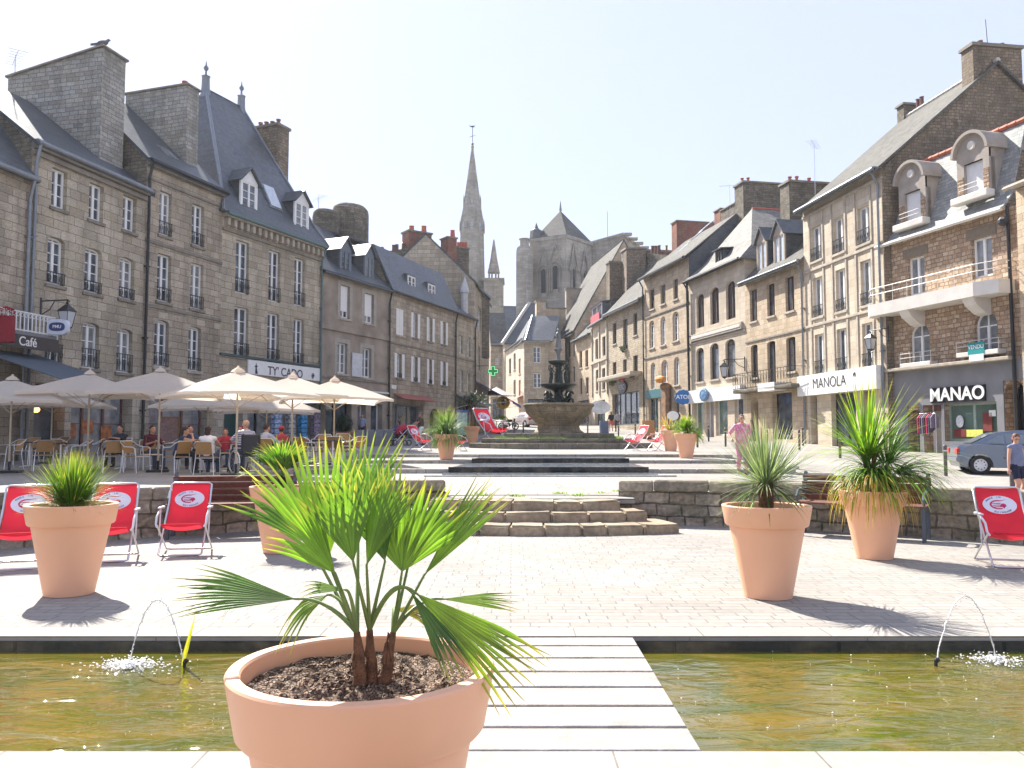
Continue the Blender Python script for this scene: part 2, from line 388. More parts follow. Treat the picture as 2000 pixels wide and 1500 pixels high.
# cascade: three shallow sheets of water with dark spill walls
DARKST = stone('black wet granite', (.02, .02, .022), (.035, .035, .035), (.01, .01, .01), bw=1.1, bh=.3, rough=.7, spec=.2, grime=.2, bump=.2)
sheets = [(19.9, 21.43, .537, (at(862, 930, 19.9).x, at(1286, 930, 19.9).x), (at(866, 918, 21.4).x, at(1283, 918, 21.4).x)),
          (21.5, 25.43, .665, (at(880, 916, 21.5).x, at(1262, 916, 21.5).x), (at(918, 904, 25.4).x, at(1232, 904, 25.4).x)),
          (25.5, 28.43, .79, (at(925, 902, 25.5).x, at(1225, 902, 25.5).x), (at(945, 894, 28.4).x, at(1215, 894, 28.4).x))]
m, nt, b_ = newmat('rippling cascade water'); L_ = nt.links
b_.inputs['Roughness'].default_value = .12; b_.inputs['IOR'].default_value = 1.33
tc = N(nt, 'ShaderNodeTexCoord'); n_ = N(nt, 'ShaderNodeTexNoise'); n_.inputs['Scale'].default_value = 9; n_.inputs['Detail'].default_value = 4; L_.new(tc.outputs['Object'], n_.inputs[0])
L_.new(ramp(nt, n_.outputs['Fac'], [(.4, (.05, .06, .07)), (.62, (.16, .18, .20)), (.75, (.5, .52, .55))]), b_.inputs['Base Color'])
bp = N(nt, 'ShaderNodeBump'); bp.inputs['Strength'].default_value = .7; bp.inputs['Distance'].default_value = .05; L_.new(n_.outputs['Fac'], bp.inputs['Height']); L_.new(bp.outputs[0], b_.inputs['Normal'])
CASC = m
for i, (y0, y1, z, xa, xb) in enumerate(sheets):
    mb = MB(); zz = z + .022
    mb.poly([(xa[0], y0, zz), (xa[1], y0, zz), (xb[1], y1, zz), (xb[0], y1, zz)])
    mb.build('cascade_water', CASC)['kind'] = 'structure'
    if i:
        mb = MB(); mb.box(xa[0] - .05, xa[1] + .05, y0 - .10, y0 - .062, z - .16, zz + .012); mb.build('cascade_spillway', DARKST)['kind'] = 'structure'
mb = MB(); mb.box(sheets[0][3][0] - .4, sheets[0][3][1] + .4, 19.72, 19.86, .5, .56)
mb.build('cascade_kerb', KERB)['kind'] = 'structure'
# ---------------------------------------------------------------- arc wall and stone steps
OLDW = stone('old mossy rubble masonry', (.27, .22, .16), (.44, .37, .28), (.11, .095, .07), bw=.42, bh=.2, ms=.016, dist=.06, bump=1.0, grime=.5, gcol=(.09, .088, .07), hue=(.34, .26, .17), fine=.4, moss=.35, gscale=1.2)
COPW = stone('weathered coping stone', (.34, .29, .22), (.45, .39, .30), (.14, .12, .095), bw=2.5, bh=2.5, ms=.001, dist=.05, bump=.8, grime=.6, gcol=(.09, .085, .07), hue=(.26, .21, .15), fine=.35, moss=.35, gscale=2)
def arcp(th, r): return V((AC[0] + r * sin(th), AC[1] + r * cos(th), 0))
def arcwall(t0, t1, label, zt=.73):
    w = empty('retaining_wall', arcp((t0 + t1) / 2, AR), 0, label, 'wall')
    o = w.location.copy()
    mb = MB(); n = int(abs(t1 - t0) * AR / .12); rows = 8; random.seed(3)
    pts = [[arcp(lerp(t0, t1, i / n), AR - random.uniform(0, .035) - (.03 if j == 0 else 0)) + V((0, 0, lerp(-.02, zt - .19, j / rows))) - o for j in range(rows + 1)] for i in range(n + 1)]
    bs = [mb.vs(c) for c in pts]
    for i in range(n):
        for j in range(rows): mb.f.append((bs[i] + j, bs[i + 1] + j, bs[i + 1] + j + 1, bs[i] + j + 1)); mb.fm.append(0)
    for i in range(n):
        a = arcp(lerp(t0, t1, i / n), AR + .3) - o; b = arcp(lerp(t0, t1, (i + 1) / n), AR + .3) - o
        mb.poly([b, a, a + V((0, 0, zt - .19)), b + V((0, 0, zt - .19))])
    for t in (t0, t1):
        a = arcp(t, AR - .02) - o; b = arcp(t, AR + .3) - o; mb.poly([a, b, b + V((0, 0, zt - .19)), a + V((0, 0, zt - .19))])
    f = mb.build('masonry', OLDW, w)
    ul = f.data.uv_layers[0]
    for p in f.data.polygons:
        for li in p.loop_indices:
            c = f.data.vertices[f.data.loops[li].vertex_index].co + o; ul.data[li].uv = (atan2(c.x - AC[0], c.y - AC[1]) * AR, c.z)
    mb = MB(); s = t0
    while s < t1 - .001:
        e = min(s + random.uniform(.55, .95) / AR, t1)
        if t1 - e < .3 / AR: e = t1
        tm = (s + e) / 2; M = Matrix.Translation(arcp(tm, AR + .13) - o + V((0, 0, zt - .095 + random.uniform(-.008, .01)))) @ Matrix.Rotation(-tm + random.uniform(-.01, .01), 4, 'Z')
        hw = (e - s) * AR / 2 - .006
        mb.cham(-hw, hw, -.17 - random.uniform(0, .02), .17, -.095, .095, random.uniform(.018, .03), M); s = e
    mb.build('coping_stone', COPW, w, smooth=0)
    return w
arcwall(-1.25, -.166, 'old curved stone wall left of the steps, behind the red deckchairs')
arcwall(.153, 1.25, 'old curved stone wall right of the steps, behind the slatted bench')
st = empty('stone_steps', (0.5, 12.4, 0), 0, 'three worn curved stone steps up to the plaza with weeds in the joints', 'steps')
STEPM = stone('worn sandstone step', (.36, .28, .19), (.47, .385, .28), (.10, .085, .06), bw=3, bh=3, ms=.001, dist=.05, bump=.7, grime=.45, gcol=(.13, .11, .085), hue=(.40, .32, .22), fine=.3, gscale=2.5)
random.seed(11)
def step_ring(r, yc, xl, xr, z0, z1, dep):
    mb = MB(); C = V((.45, yc - 0 + r, 0)); a = -atan2(xr - .45, r) ; th = -math.asin(min(1, (.45 - xl) / r)); te = math.asin(min(1, (xr - .45) / r)); s = th
    while s < te - .002:
        e = min(s + random.uniform(.38, .72) / r, te)
        if te - e < .25 / r: e = te
        tm = (s + e) / 2; p = C + V((sin(tm) * r, -cos(tm) * r, 0)); M = Matrix.Translation(p - V(st.location)) @ Matrix.Rotation(tm + random.uniform(-.025, .025), 4, 'Z')
        hw = (e - s) * r / 2 + .004; j = random.uniform(-.025, .02)
        bm = bmesh.new(); bmesh.ops.create_cube(bm, size=1)
        for w in bm.verts: w.co = V((lerp(-hw, hw, w.co.x + .5), lerp(j, dep, w.co.y + .5), lerp(z0 - .03, z1 + random.uniform(-.012, .01), w.co.z + .5)))
        bmesh.ops.bevel(bm, geom=bm.edges[:], offset=.03, segments=2, affect='EDGES')
        bmesh.ops.subdivide_edges(bm, edges=[ed for ed in bm.edges if ed.calc_length() > .12], cuts=2, use_grid_fill=True)
        for w in bm.verts: w.co += V((random.uniform(-1, 1), random.uniform(-1, 1), random.uniform(-1, 1))) * .006
        mb.addbm(bm, M); s = e
    return mb.build('step', STEPM, st, smooth=35)
step_ring(6.2, 12.35, -2.6, 2.55, 0, .155, .75)
step_ring(5.6, 12.80, -2.1, 2.12, .15, .305, .75)
step_ring(5.2, 13.12, -1.35, 1.72, .30, .455, 1.0)
mb = MB(); mb.box(-1.3, 2.0, 13.6, 14.7, .38, .462); mb.build('landing', PAVE)['kind'] = 'structure'
# ================================================================ houses
WARM = stone('warm granite ashlar', (.42, .33, .225), (.58, .475, .35), (.26, .20, .14), bw=.62, bh=.31, ms=.010, grime=.3, gcol=(.28, .225, .16), hue=(.54, .41, .27))
WARM2 = stone('pale dressed granite', (.50, .42, .32), (.62, .54, .43), (.33, .27, .20), bw=.8, bh=.36, ms=.008, grime=.25, gcol=(.34, .28, .21), hue=(.56, .45, .32), fine=.12)
GREYST = stone('grey brown granite ashlar', (.32, .27, .21), (.50, .43, .34), (.15, .125, .095), bw=.6, bh=.30, ms=.011, grime=.5, gcol=(.15, .135, .105), hue=(.42, .33, .21))
GREYST2 = stone('lichened granite blocks', (.35, .30, .23), (.52, .455, .36), (.17, .14, .105), bw=.72, bh=.33, ms=.011, grime=.45, gcol=(.18, .165, .125), hue=(.42, .34, .21))
SCHIST = stone('dark rubble chimney stone', (.16, .135, .105), (.30, .26, .205), (.085, .075, .06), bw=.36, bh=.15, ms=.012, dist=.05, bump=.9, grime=.6, gcol=(.07, .068, .055), hue=(.22, .18, .12), moss=.4)
RUBBLE = stone('pinkish brown rubble stone', (.30, .20, .13), (.58, .46, .33), (.23, .17, .125), bw=.34, bh=.19, ms=.022, dist=.07, bump=1.0, grime=.2, gcol=(.22, .15, .10), hue=(.52, .33, .22), fine=.25)
GABLE = stone('brown rubble gable', (.20, .155, .11), (.33, .26, .19), (.12, .10, .08), bw=.3, bh=.16, ms=.016, dist=.08, bump=.8, grime=.55, gcol=(.11, .09, .07), hue=(.26, .20, .13), moss=.25)
RENDER = plain('grey brown cement render', (.30, .25, .20), .95, var=.3, scale=.9, bump=.3)
RENDL = plain('light surround render', (.36, .33, .28), .9, var=.15)
GREYP = plain('grey painted shopfront', (.20, .20, .21), .7, var=.12, scale=1.5)
BRICKR = stone('red brick', (.26, .09, .06), (.36, .14, .09), (.22, .17, .14), bw=.22, bh=.07, ms=.008, grime=.4)
TRIM = plain('dressed granite trim', (.40, .35, .28), .9, var=.2, scale=3, bump=.4)
TRIMD = plain('dark granite trim', (.22, .195, .16), .9, var=.25, scale=3, bump=.4)
IRON = plain('wrought iron', (.03, .035, .04), .5, metal=.4)
class House:
    def __init__(s, name, label, pa, da, pb, db, wall, D=9, group=None, zb=None, cat='house'):
        a = at(pa, 855, da); b = at(pb, 855, db); s.A = V((a.x, a.y, 0)); s.B = V((b.x, b.y, 0))
        s.W = (s.B - s.A).length; s.e = (s.B - s.A) / s.W; s.n = V((-s.e.y, s.e.x, 0)); s.D = D
        s.zb = min(gz(a.x, a.y), gz(b.x, b.y)) - .25 if zb is None else zb
        s.wall = wall; s.op = []
        s.root = empty(name, (s.A.x, s.A.y, s.zb), atan2(s.e.y, s.e.x), label, cat, group)
    def f(s, px, py, v=0):
        r = ray(px, py); q = s.A + s.n * v; o = V((0, 0, CZ))
        t = (q.x * s.n.x + q.y * s.n.y) / (r.x * s.n.x + r.y * s.n.y); p = o + r * t
        return ((p - s.A).dot(s.e), p.z - s.zb)
    def sd(s, px, py, u):
        r = ray(px, py); q = s.A + s.e * u; t = (q.x * s.e.x + q.y * s.e.y) / (r.x * s.e.x + r.y * s.e.y); p = V((0, 0, CZ)) + r * t
        return ((p - s.A).dot(s.n), p.z - s.zb)
    def mk(s, name, mb, mat, parent=None, **k): return mb.build(name, mat, parent or s.root, **k)
    # opening from photo measurements: left, right, top, bottom at its centre column
    def win(s, xl, xr, yt, yb, arch=0, **k):
        xc = (xl + xr) / 2; u0 = s.f(xl, (yt + yb) / 2)[0]; u1 = s.f(xr, (yt + yb) / 2)[0]
        z1 = s.f(xc, yt)[1]; z0 = s.f(xc, yb)[1]
        s.window(u0, u1, z0, z1, arch, **k)
    def window(s, u0, u1, z0, z1, arch=0, fm=None, glass=None, rec=.2, rail=0, sill=1, shut=None, rows=4, cols=2, name='window', blind=0, closed=0, surround=None, dormer_v=None, fw=.082, balconet=None):
        v = dormer_v if dormer_v is not None else 0
        if dormer_v is None: s.op.append((u0, u1, z0, z1, arch, rec))
        fm = fm or WHITE; glass = glass or (GLASS if (int(u0 * 37 + z0 * 13) % 3) else GLASS2); w = u1 - u0
        mb = MB(); a, b = v + rec - .03, v + rec + .05
        zt = z1 - (arch if arch else 0)
        mb.box(u0, u0 + fw, a, b, z0, zt); mb.box(u1 - fw, u1, a, b, z0, zt); mb.box(u0 + fw, u1 - fw, a, b, z0, z0 + fw * 1.4)
        if arch:
            mb.box(u0 + fw, u1 - fw, a + .01, b - .01, zt - fw * .6, zt)
            n = 8
            for i in range(n):
                t0, t1 = pi * i / n, pi * (i + 1) / n; c = (u0 + u1) / 2; h = w / 2
                mb.prism([(c - h * cos(t0), zt + arch * sin(t0)), (c - h * cos(t1), zt + arch * sin(t1)), (c - (h - fw) * cos(t1), zt + (arch - fw * .9) * sin(t1)), (c - (h - fw) * cos(t0), zt + (arch - fw * .9) * sin(t0))], a, b)
            mb.box((u0 + u1) / 2 - .025, (u0 + u1) / 2 + .025, a, b, zt, z1 - fw)
        else: mb.box(u0 + fw, u1 - fw, a, b, zt - fw, zt)
        if not closed:
            for c in range(1, cols):
                x = lerp(u0, u1, c / cols); mb.box(x - .06, x + .06, a - .012, b, z0 + fw, zt - fw * .5)
            for r in range(1, rows):
                z = lerp(z0 + fw, zt - fw, r / rows); mb.box(u0 + fw, u1 - fw, a + .012, b - .012, z - .016, z + .016)
        win = s.mk(name, mb, fm)
        g = MB(); y = v + rec + .02
        if arch:
            c = (u0 + u1) / 2; h = w / 2; n = 10
            g.poly([(u0, y, z0), (u1, y, z0)] + [(c + h * cos(pi * i / n), y, zt + arch * sin(pi * i / n)) for i in range(n + 1)])
        else: g.poly([(u0, y, z0), (u1, y, z0), (u1, y, z1), (u0, y, z1)])
        s.mk('pane', g, glass, win)
        if blind or closed:
            m = MB(); zb_ = lerp(z1, z0, blind) if blind else z0 + fw
            m.box(u0 + fw * .8, u1 - fw * .8, v + rec - .06, v + rec - .035, zb_, zt - .01)
            s.mk('roller_shutter', m, WHITE, win)
        if sill:
            m = MB(); m.cham(u0 - .09, u1 + .09, v - .09, v + rec - .035, z0 - .13, z0 - .002, .015); s.mk('sill', m, TRIM if sill == 1 else TRIMD, win)
        if rail:
            m = MB(); h = rail; y = v - .03
            m.box(u0 - .03, u1 + .03, y - .02, y + .02, z0 + h - .03, z0 + h); m.box(u0 - .03, u1 + .03, y - .012, y + .012, z0 + .05, z0 + .075)
            nb = max(5, int(w / .13))
            for i in range(nb + 1):
                x = lerp(u0, u1, i / nb); m.box(x - .009, x + .009, y - .009, y + .009, z0 + .06, z0 + h - .02)
            for i in range(0, nb, 2):
                x = lerp(u0, u1, (i + .5) / nb + .25 / nb); m.tube([(x + .075 * cos(t), y, z0 + h * .5 + .13 * sin(t)) for t in [2 * pi * j / 10 for j in range(10)]], .011, 4, closed=True)
                m.tube([(x + .045 * cos(t), y, z0 + h * .5 + .06 * sin(t)) for t in [2 * pi * j / 8 for j in range(8)]], .010, 4, closed=True)
            s.mk('guard_railing', m, balconet or IRON, win)
        if shut:
            for sd_ in shut:
                m = MB(); hw = w * .52
                if sd_ == 'L': x0, x1 = u0 - hw - .03, u0 - .03
                elif sd_ == 'R': x0, x1 = u1 + .03, u1 + .03 + hw
                elif sd_ == 'CL': x0, x1 = u0, (u0 + u1) / 2 - .01
                else: x0, x1 = (u0 + u1) / 2 + .01, u1
                y0 = v - .045 if sd_ in 'LR' else v + .04
                m.box(x0, x0 + .05, y0, y0 + .035, z0, z1); m.box(x1 - .05, x1, y0, y0 + .035, z0, z1)
                for z in (z0, (z0 + z1) / 2 - .04, z1 - .08): m.box(x0 + .05, x1 - .05, y0, y0 + .035, z, z + .08)
                m.box(x0 + .05, x1 - .05, y0 + .012, y0 + .024, z0 + .08, z1 - .08)
                k = int((z1 - z0) / .09)
                for i in range(1, k): z = z0 + i * .09; m.box(x0 + .05, x1 - .05, y0 + .004, y0 + .013, z, z + .05)
                s.mk('shutter', m, WHITE, win)
        return win
    def walls(s, zt, left=None, right=None, mat=None, sidemat=None, back=True, ucut=(0, None)):
        W_ = s.W; mb = MB(); us = {0, W_}; zs = {-.5, zt}
        for o in s.op: us |= {max(0, o[0]), min(W_, o[1])}; zs |= {max(-.5, o[2]), min(zt, o[3])}
        us = sorted(us); zs = sorted(zs)
        for a, b in zip(us, us[1:]):
            for c, d in zip(zs, zs[1:]):
                if b - a < 1e-4 or d - c < 1e-4: continue
                mx, mz = (a + b) / 2, (c + d) / 2
                if any(o[0] < mx < o[1] and o[2] < mz < o[3] for o in s.op): continue
                mb.poly([(a, 0, c), (b, 0, c), (b, 0, d), (a, 0, d)])
        for u0, u1, z0, z1, arch, rec in s.op:
            r = rec + .06; zt_ = z1 - arch
            mb.poly([(u0, 0, z0), (u0, 0, zt_), (u0, r, zt_), (u0, r, z0)]); mb.poly([(u1, 0, zt_), (u1, 0, z0), (u1, r, z0), (u1, r, zt_)])
            mb.poly([(u0, 0, z0), (u0, r, z0), (u1, r, z0), (u1, 0, z0)])
            if arch:
                n = 8; c = (u0 + u1) / 2; h = (u1 - u0) / 2
                P = [(c - h * cos(pi * i / n), zt_ + arch * sin(pi * i / n)) for i in range(n + 1)]
                for (x0, a0), (x1, a1) in zip(P, P[1:]):
                    mb.poly([(x0, 0, a0), (x1, 0, a1), (x1, 0, z1 + .0005), (x0, 0, z1 + .0005)]); mb.poly([(x0, 0, a0), (x0, r, a0), (x1, r, a1), (x1, 0, a1)])
            else: mb.poly([(u0, 0, z1), (u0, r, z1), (u1, r, z1), (u1, 0, z1)])
        s.mk('wall', mb, mat or s.wall)
        sm = MB(); D = s.D
        L_ = left or [(0, zt), (D, zt)]; R_ = right or [(0, zt), (D, zt)]
        sm.poly([(0, D, -.5), (0, 0, -.5)] + [(0, v, z) for v, z in L_]); sm.poly([(W_, 0, -.5), (W_, D, -.5)] + [(W_, v, z) for v, z in reversed(R_)])
        zb_ = min(L_[-1][1], R_[-1][1]); sm.poly([(W_, D, -.5), (0, D, -.5), (0, D, zb_), (W_, D, zb_)])
        s.mk('side_wall', sm, sidemat or s.wall)
    def band(s, z, h=.12, out=.06, u0=None, u1=None, mat=None, name='string_course'):
        m = MB(); m.cham(-.01 if u0 is None else u0, s.W + .01 if u1 is None else u1, -out, .04, z, z + h, .012); return s.mk(name, m, mat or TRIMD)
    def gutter(s, z, u0=-.05, u1=None, out=.28, pipe=None, mat=None):
        u1 = s.W + .05 if u1 is None else u1
        m = MB(); m.tube([(u0, -out, z), (u1, -out, z)], .085, 8); m.box(u0, u1, -out, .0, z + .05, z + .12); s.mk('gutter', m, mat or LEAD)
        if pipe is not None:
            m = MB(); m.tube([(pipe, -out, z), (pipe, -.12, z - .7), (pipe, -.12, .1)], .06, 8)
            for k in range(3): m.box(pipe - .09, pipe + .09, -.19, .0, 2 + k * 3, 2.05 + k * 3)
            s.mk('downpipe', m, mat or LEAD)
    def chim(s, u0, u1, v0, v1, z0, z1, pots=0, mat=None, cap=.12, potmat=None, ph=.45, round_=0, pv=None, z1b=None):
        m = MB(); z1b = z1 if z1b is None else z1b
        m.poly([(u0, v0, z0), (u1, v0, z0), (u1, v0, z1), (u0, v0, z1)]); m.poly([(u1, v1, z0), (u0, v1, z0), (u0, v1, z1b), (u1, v1, z1b)])
        m.poly([(u0, v1, z0), (u0, v0, z0), (u0, v0, z1), (u0, v1, z1b)]); m.poly([(u1, v0, z0), (u1, v1, z0), (u1, v1, z1b), (u1, v0, z1)])
        m.poly([(u0, v0, z1), (u1, v0, z1), (u1, v1, z1b), (u0, v1, z1b)])
        c = s.mk('chimney', m, mat or SCHIST)
        if cap:
            m = MB(); k = .09
            for i in range(3): random.random()
            p = [(u0 - k, v0 - k, z1 - .05), (u1 + k, v0 - k, z1 - .05), (u1 + k, v1 + k, z1b - .05), (u0 - k, v1 + k, z1b - .05)]
            m.slab([(x, y, z + cap) for x, y, z in p], cap); s.mk('chimney_cap', m, TRIMD, c)
        for i in range(pots):
            t = (i + .5) / pots; vv = lerp(v0 + .15, v1 - .15, t) if pv is None else pv[i]; zz = lerp(z1, z1b, (vv - v0) / (v1 - v0)) + cap - .05
            x = (u0 + u1) / 2
            m = MB(); h = ph * random.uniform(.85, 1.1); m.lathe([(.15, zz), (.16, zz + .06), (.115, zz + .1), (.10, zz + h - .1), (.135, zz + h - .06), (.135, zz + h), (.09, zz + h), (.09, zz + h - .15)], 10, (x, vv))
            s.mk('chimney_pot', m, potmat or TERRA, c, smooth=40)
        return c
    def roofm(s, polys, mat=None, t=.12, name='roof'):
        m = MB()
        for p in polys: m.slab(p, t)
        return s.mk(name, m, mat or SLATE)
    def ridgecap(s, a, b, mat=None):
        m = MB(); a = V(a); b = V(b); n = max(1, int((b - a).length / .4))
        for i in range(n):
            p, q = a.lerp(b, i / n), a.lerp(b, (i + .96) / n); m.tube([p, q], [.11, .13], 6)
        return s.mk('ridge_tiles', m, mat or plain('ridge tile', (.16, .12, .10), .8))
    def text(s, txt, u, z, size, mat, v=-.03, bold=0, parent=None, sx=1):
        me = text_mesh(txt, size, bold); m = MB(); m.addmesh(me, Matrix(((sx, 0, 0, u), (0, 0, -1, v), (0, 1, 0, z), (0, 0, 0, 1))))
        return s.mk('lettering', m, mat, parent)
    def antenna(s, u, v, z0, h, ang=0, n=7, yagi=1):
        m = MB(); m.tube([(u, v, z0), (u, v, z0 + h)], .022, 5)
        if yagi:
            M = Matrix.Translation((u, v, z0 + h - .1)) @ Matrix.Rotation(ang, 4, 'Z')
            m.tube([M @ V((-.9, 0, 0)), M @ V((.9, 0, 0))], .016, 4)
            for i in range(n): x = lerp(-.85, .85, i / (n - 1)); L_ = .28 if i else .4; m.tube([M @ V((x, -L_, 0)), M @ V((x, L_, 0))], .009, 4)
        return s.mk('antenna', m, STEEL)
def gable(h, zt, D, zr, vr=None): vr = D / 2 if vr is None else vr; return [(0, zt), (vr, zr), (D, zt)]
def gable_roof(h, zt, zr, vr, D, ov=.3, mat=None, u0=-.05, u1=None):
    u1 = h.W + .05 if u1 is None else u1; sl = (zr - zt) / vr; ze = zt - sl * ov * .6
    h.roofm([[(u0, -ov, ze + .1), (u1, -ov, ze + .1), (u1, vr, zr + .12), (u0, vr, zr + .12)], [(u1, D + ov, ze + .1), (u0, D + ov, ze + .1), (u0, vr, zr + .12), (u1, vr, zr + .12)]], mat)
def skylight(h, u, v, zt, zr, vr, w=.7, l=1.0):
    z = lambda v_: zt + (zr - zt) * v_ / vr + .17
    m = MB(); m.slab([(u - w / 2 - .06, v, z(v) + .04), (u + w / 2 + .06, v, z(v) + .04), (u + w / 2 + .06, v + l, z(v + l) + .04), (u - w / 2 - .06, v + l, z(v + l) + .04)], .08)
    o = h.mk('skylight', m, LEAD); g = MB(); g.slab([(u - w / 2, v + .07, z(v + .07) + .05), (u + w / 2, v + .07, z(v + .07) + .05), (u + w / 2, v + l - .07, z(v + l - .07) + .05), (u - w / 2, v + l - .07, z(v + l - .07) + .05)], .01)
    h.mk('pane', g, GLASS2, o)
def dormer(h, u0, u1, z0, z1, v0, v1, kind='gable', fm=None, side=None, roofmat=None, rise=.6, glass=None, ov=.18, rows=4):
    fm = fm or WHITE; m = MB(); uc = (u0 + u1) / 2
    m.box(u0, u0 + .1, v0, v0 + .1, z0, z1); m.box(u1 - .1, u1, v0, v0 + .1, z0, z1); m.box(u0, u1, v0, v0 + .1, z1 - .001, z1 + .09)
    if kind == 'gable': m.prism([(u0, z1 + .09), (u1, z1 + .09), (uc, z1 + rise)], v0, v0 + .1)
    d = h.mk('dormer', m, fm)
    m = MB(); m.poly([(u0, v1, z0), (u0, v0 + .1, z0), (u0, v0 + .1, z1), (u0, v1, z1)]); m.poly([(u1, v0 + .1, z0), (u1, v1, z0), (u1, v1, z1), (u1, v0 + .1, z1)])
    h.mk('cheek', m, side or SLATE, d)
    m = MB()
    if kind == 'gable':
        m.slab([(u0 - ov, v0 - ov, z1 - .02), (uc, v0 - ov, z1 + rise + .05), (uc, v1 + .4, z1 + rise + .05), (u0 - ov, v1, z1 - .02)], .06)
        m.slab([(uc, v0 - ov, z1 + rise + .05), (u1 + ov, v0 - ov, z1 - .02), (u1 + ov, v1, z1 - .02), (uc, v1 + .4, z1 + rise + .05)], .06)
    else: m.slab([(u0 - ov, v0 - ov, z1 + .1), (u1 + ov, v0 - ov, z1 + .1), (u1 + ov, v1 + .5, z1 + rise), (u0 - ov, v1 + .5, z1 + rise)], .08)
    h.mk('dormer_roof', m, roofmat or SLATE, d)
    h.window(u0 + .1, u1 - .1, z0 + .02, z1, dormer_v=v0 - .12, rec=.17, sill=0, rows=rows, fm=fm, glass=glass)
    return d
def awning(h, u0, u1, z, v1, drop, mat, parent=None, valance=.2, vmat=None, name='awning', t=.03):
    m = MB(); m.slab([(u0, -v1, z - drop), (u1, -v1, z - drop), (u1, -.03, z), (u0, -.03, z)], t)
    m.box(u0, u1, -v1 - .01, -v1 + .01, z - drop - valance, z - drop + .01)
    a = h.mk(name, m, mat, parent)
    b = MB(); 
    for u in (u0 + .15, u1 - .15): b.tube([(u, -v1 + .02, z - drop - .02), (u, -.05, z - drop - .35)], .02, 6)
    h.mk('awning_arm', b, WHITE, a); return a
def lantern(name, P, nrm, label, side=1, s=1.0):
    e = empty(name, P, atan2(nrm[1], nrm[0]), label, 'lantern', 'wall lanterns round the square', s)
    m = MB(); m.tube([(0, 0, -.3), (0, 0, .35)], .025, 6); m.tube([(0, 0, .25), (.9, 0, .25), (.95, 0, .2)], .02, 6); m.tube([(0, 0, -.15), (.3, 0, .0), (.45, 0, .22)], .015, 6); m.tube([(.88, 0, .25), (.88, 0, .1)], .015, 6)
    m.build('bracket', IRON, e)
    m = MB(); m.lathe([(.05, .12), (.10, .08), (.24, -.05), (.25, -.08), (.0, -.08)], 4, (.88, 0), pi / 4); m.lathe([(.03, .14), (.045, .16), (.02, .2)], 8, (.88, 0))
    m.build('lamp_cap', DARKM, e)
    m = MB(); m.lathe([(.215, -.085), (.13, -.5)], 4, (.88, 0), pi / 4); m.build('lamp_glass', plain('frosted lantern glass', (.5, .52, .55), .2, var=.05), e)
    m = MB()
    for k in range(4):
        a = pi / 4 + k * pi / 2; m.tube([(.88 + .22 * cos(a), .22 * sin(a), -.08), (.88 + .135 * cos(a), .135 * sin(a), -.5)], .012, 4)
    m.lathe([(.14, -.5), (.14, -.53), (.02, -.6)], 4, (.88, 0), pi / 4); m.build('cage', DARKM, e)
    return e
LICH = stone('grey lichened chimney stone', (.28, .27, .245), (.45, .44, .40), (.15, .145, .125), bw=.42, bh=.18, ms=.012, dist=.04, bump=.8, grime=.45, gcol=(.14, .145, .12), hue=(.36, .31, .23))
ROW = 'granite houses round the square'
# ---------------------------------------------------------------- L0 far left: cafe with balcony
h = House('corner_cafe_house', 'grey stone house at the left edge with a small white balcony and blue-grey cafe awning', -150, 24.6, 42, 28.3, GREYST, 9, ROW)
h.walls(h.f(30, 335)[1], gable(h, h.f(30, 335)[1], 9, 16), gable(h, h.f(30, 335)[1], 9, 16))
zt = h.f(30, 335)[1]; gable_roof(h, zt, 16, 4.5, 9); h.gutter(zt - .1, pipe=h.W - .15)
zs = h.f(0, 657)[1]; us, ue = h.f(-60, 650)[0], h.f(72, 660)[0]
m = MB(); m.cham(us, h.W + .35, -.95, .0, zs, zs + .14, .01); bal = h.mk('balcony', m, GREYP)
m = MB(); u = us; zr = h.f(0, 610)[1]
m.box(us, h.W + .3, -.93, -.90, zr - .04, zr); m.box(us, h.W + .3, -.93, -.90, zs + .16, zs + .2)
while u < h.W + .3:
    m.box(u, u + .03, -.93, -.905, zs + .14, zr); 
    m.tube([(u + .09 + .055 * cos(t), -.915, zr - .12 + .06 * sin(t)) for t in [2 * pi * j / 8 for j in range(8)]], .010, 4, closed=True); u += .17
h.mk('balustrade', m, WHITE, bal)
m = MB(); z0, z1 = h.f(0, 685)[1], h.f(0, 657)[1]; m.box(us, h.W + .38, -1.0, -.95, z0 + .05, z1 + .02); sg = h.mk('fascia_sign', m, plain('dark brown fascia', (.045, .035, .035), .5))
h.text('Café', h.f(3, 673)[0] + .0, (z0 + z1) / 2 + .03, .42, WHITE, -1.01, .004, sg)
z0 = h.f(0, 690)[1]; awning(h, us, h.W + .6, z0 + .1, 3.6, 1.15, plain('slate blue canvas', (.09, .115, .14), .9, trans=.1), valance=.12)
h.window(h.W - 4.9, h.W - 1.2, .3, 3.2, rec=.5, cols=3, rows=2, fm=plain('dark wood frame', (.05, .035, .03), .6), sill=0)
for i in range(2): h.window(h.W - 4.2 + i * 2.1, h.W - 3.2 + i * 2.1, 5.3, 7.3)
h2 = h
sgn = empty('hanging_sign', h.A + h.e * (h.W + .1) + h.n * -1.2 + V((0, 0, at(58, 645, 29).z)), 0, 'white rounded projecting sign with a dark blue oval, beside the cafe balcony', 'sign')
m = MB(); n = 24; m.prism([(.36 * abs(cos(t)) ** .6 * (1 if cos(t) > 0 else -1), .27 * abs(sin(t)) ** .6 * (1 if sin(t) > 0 else -1)) for t in [2 * pi * i / n for i in range(n)]], -.09, .09); m.build('sign_box', plain('cool white sign', (.62, .66, .74), .4), sgn)
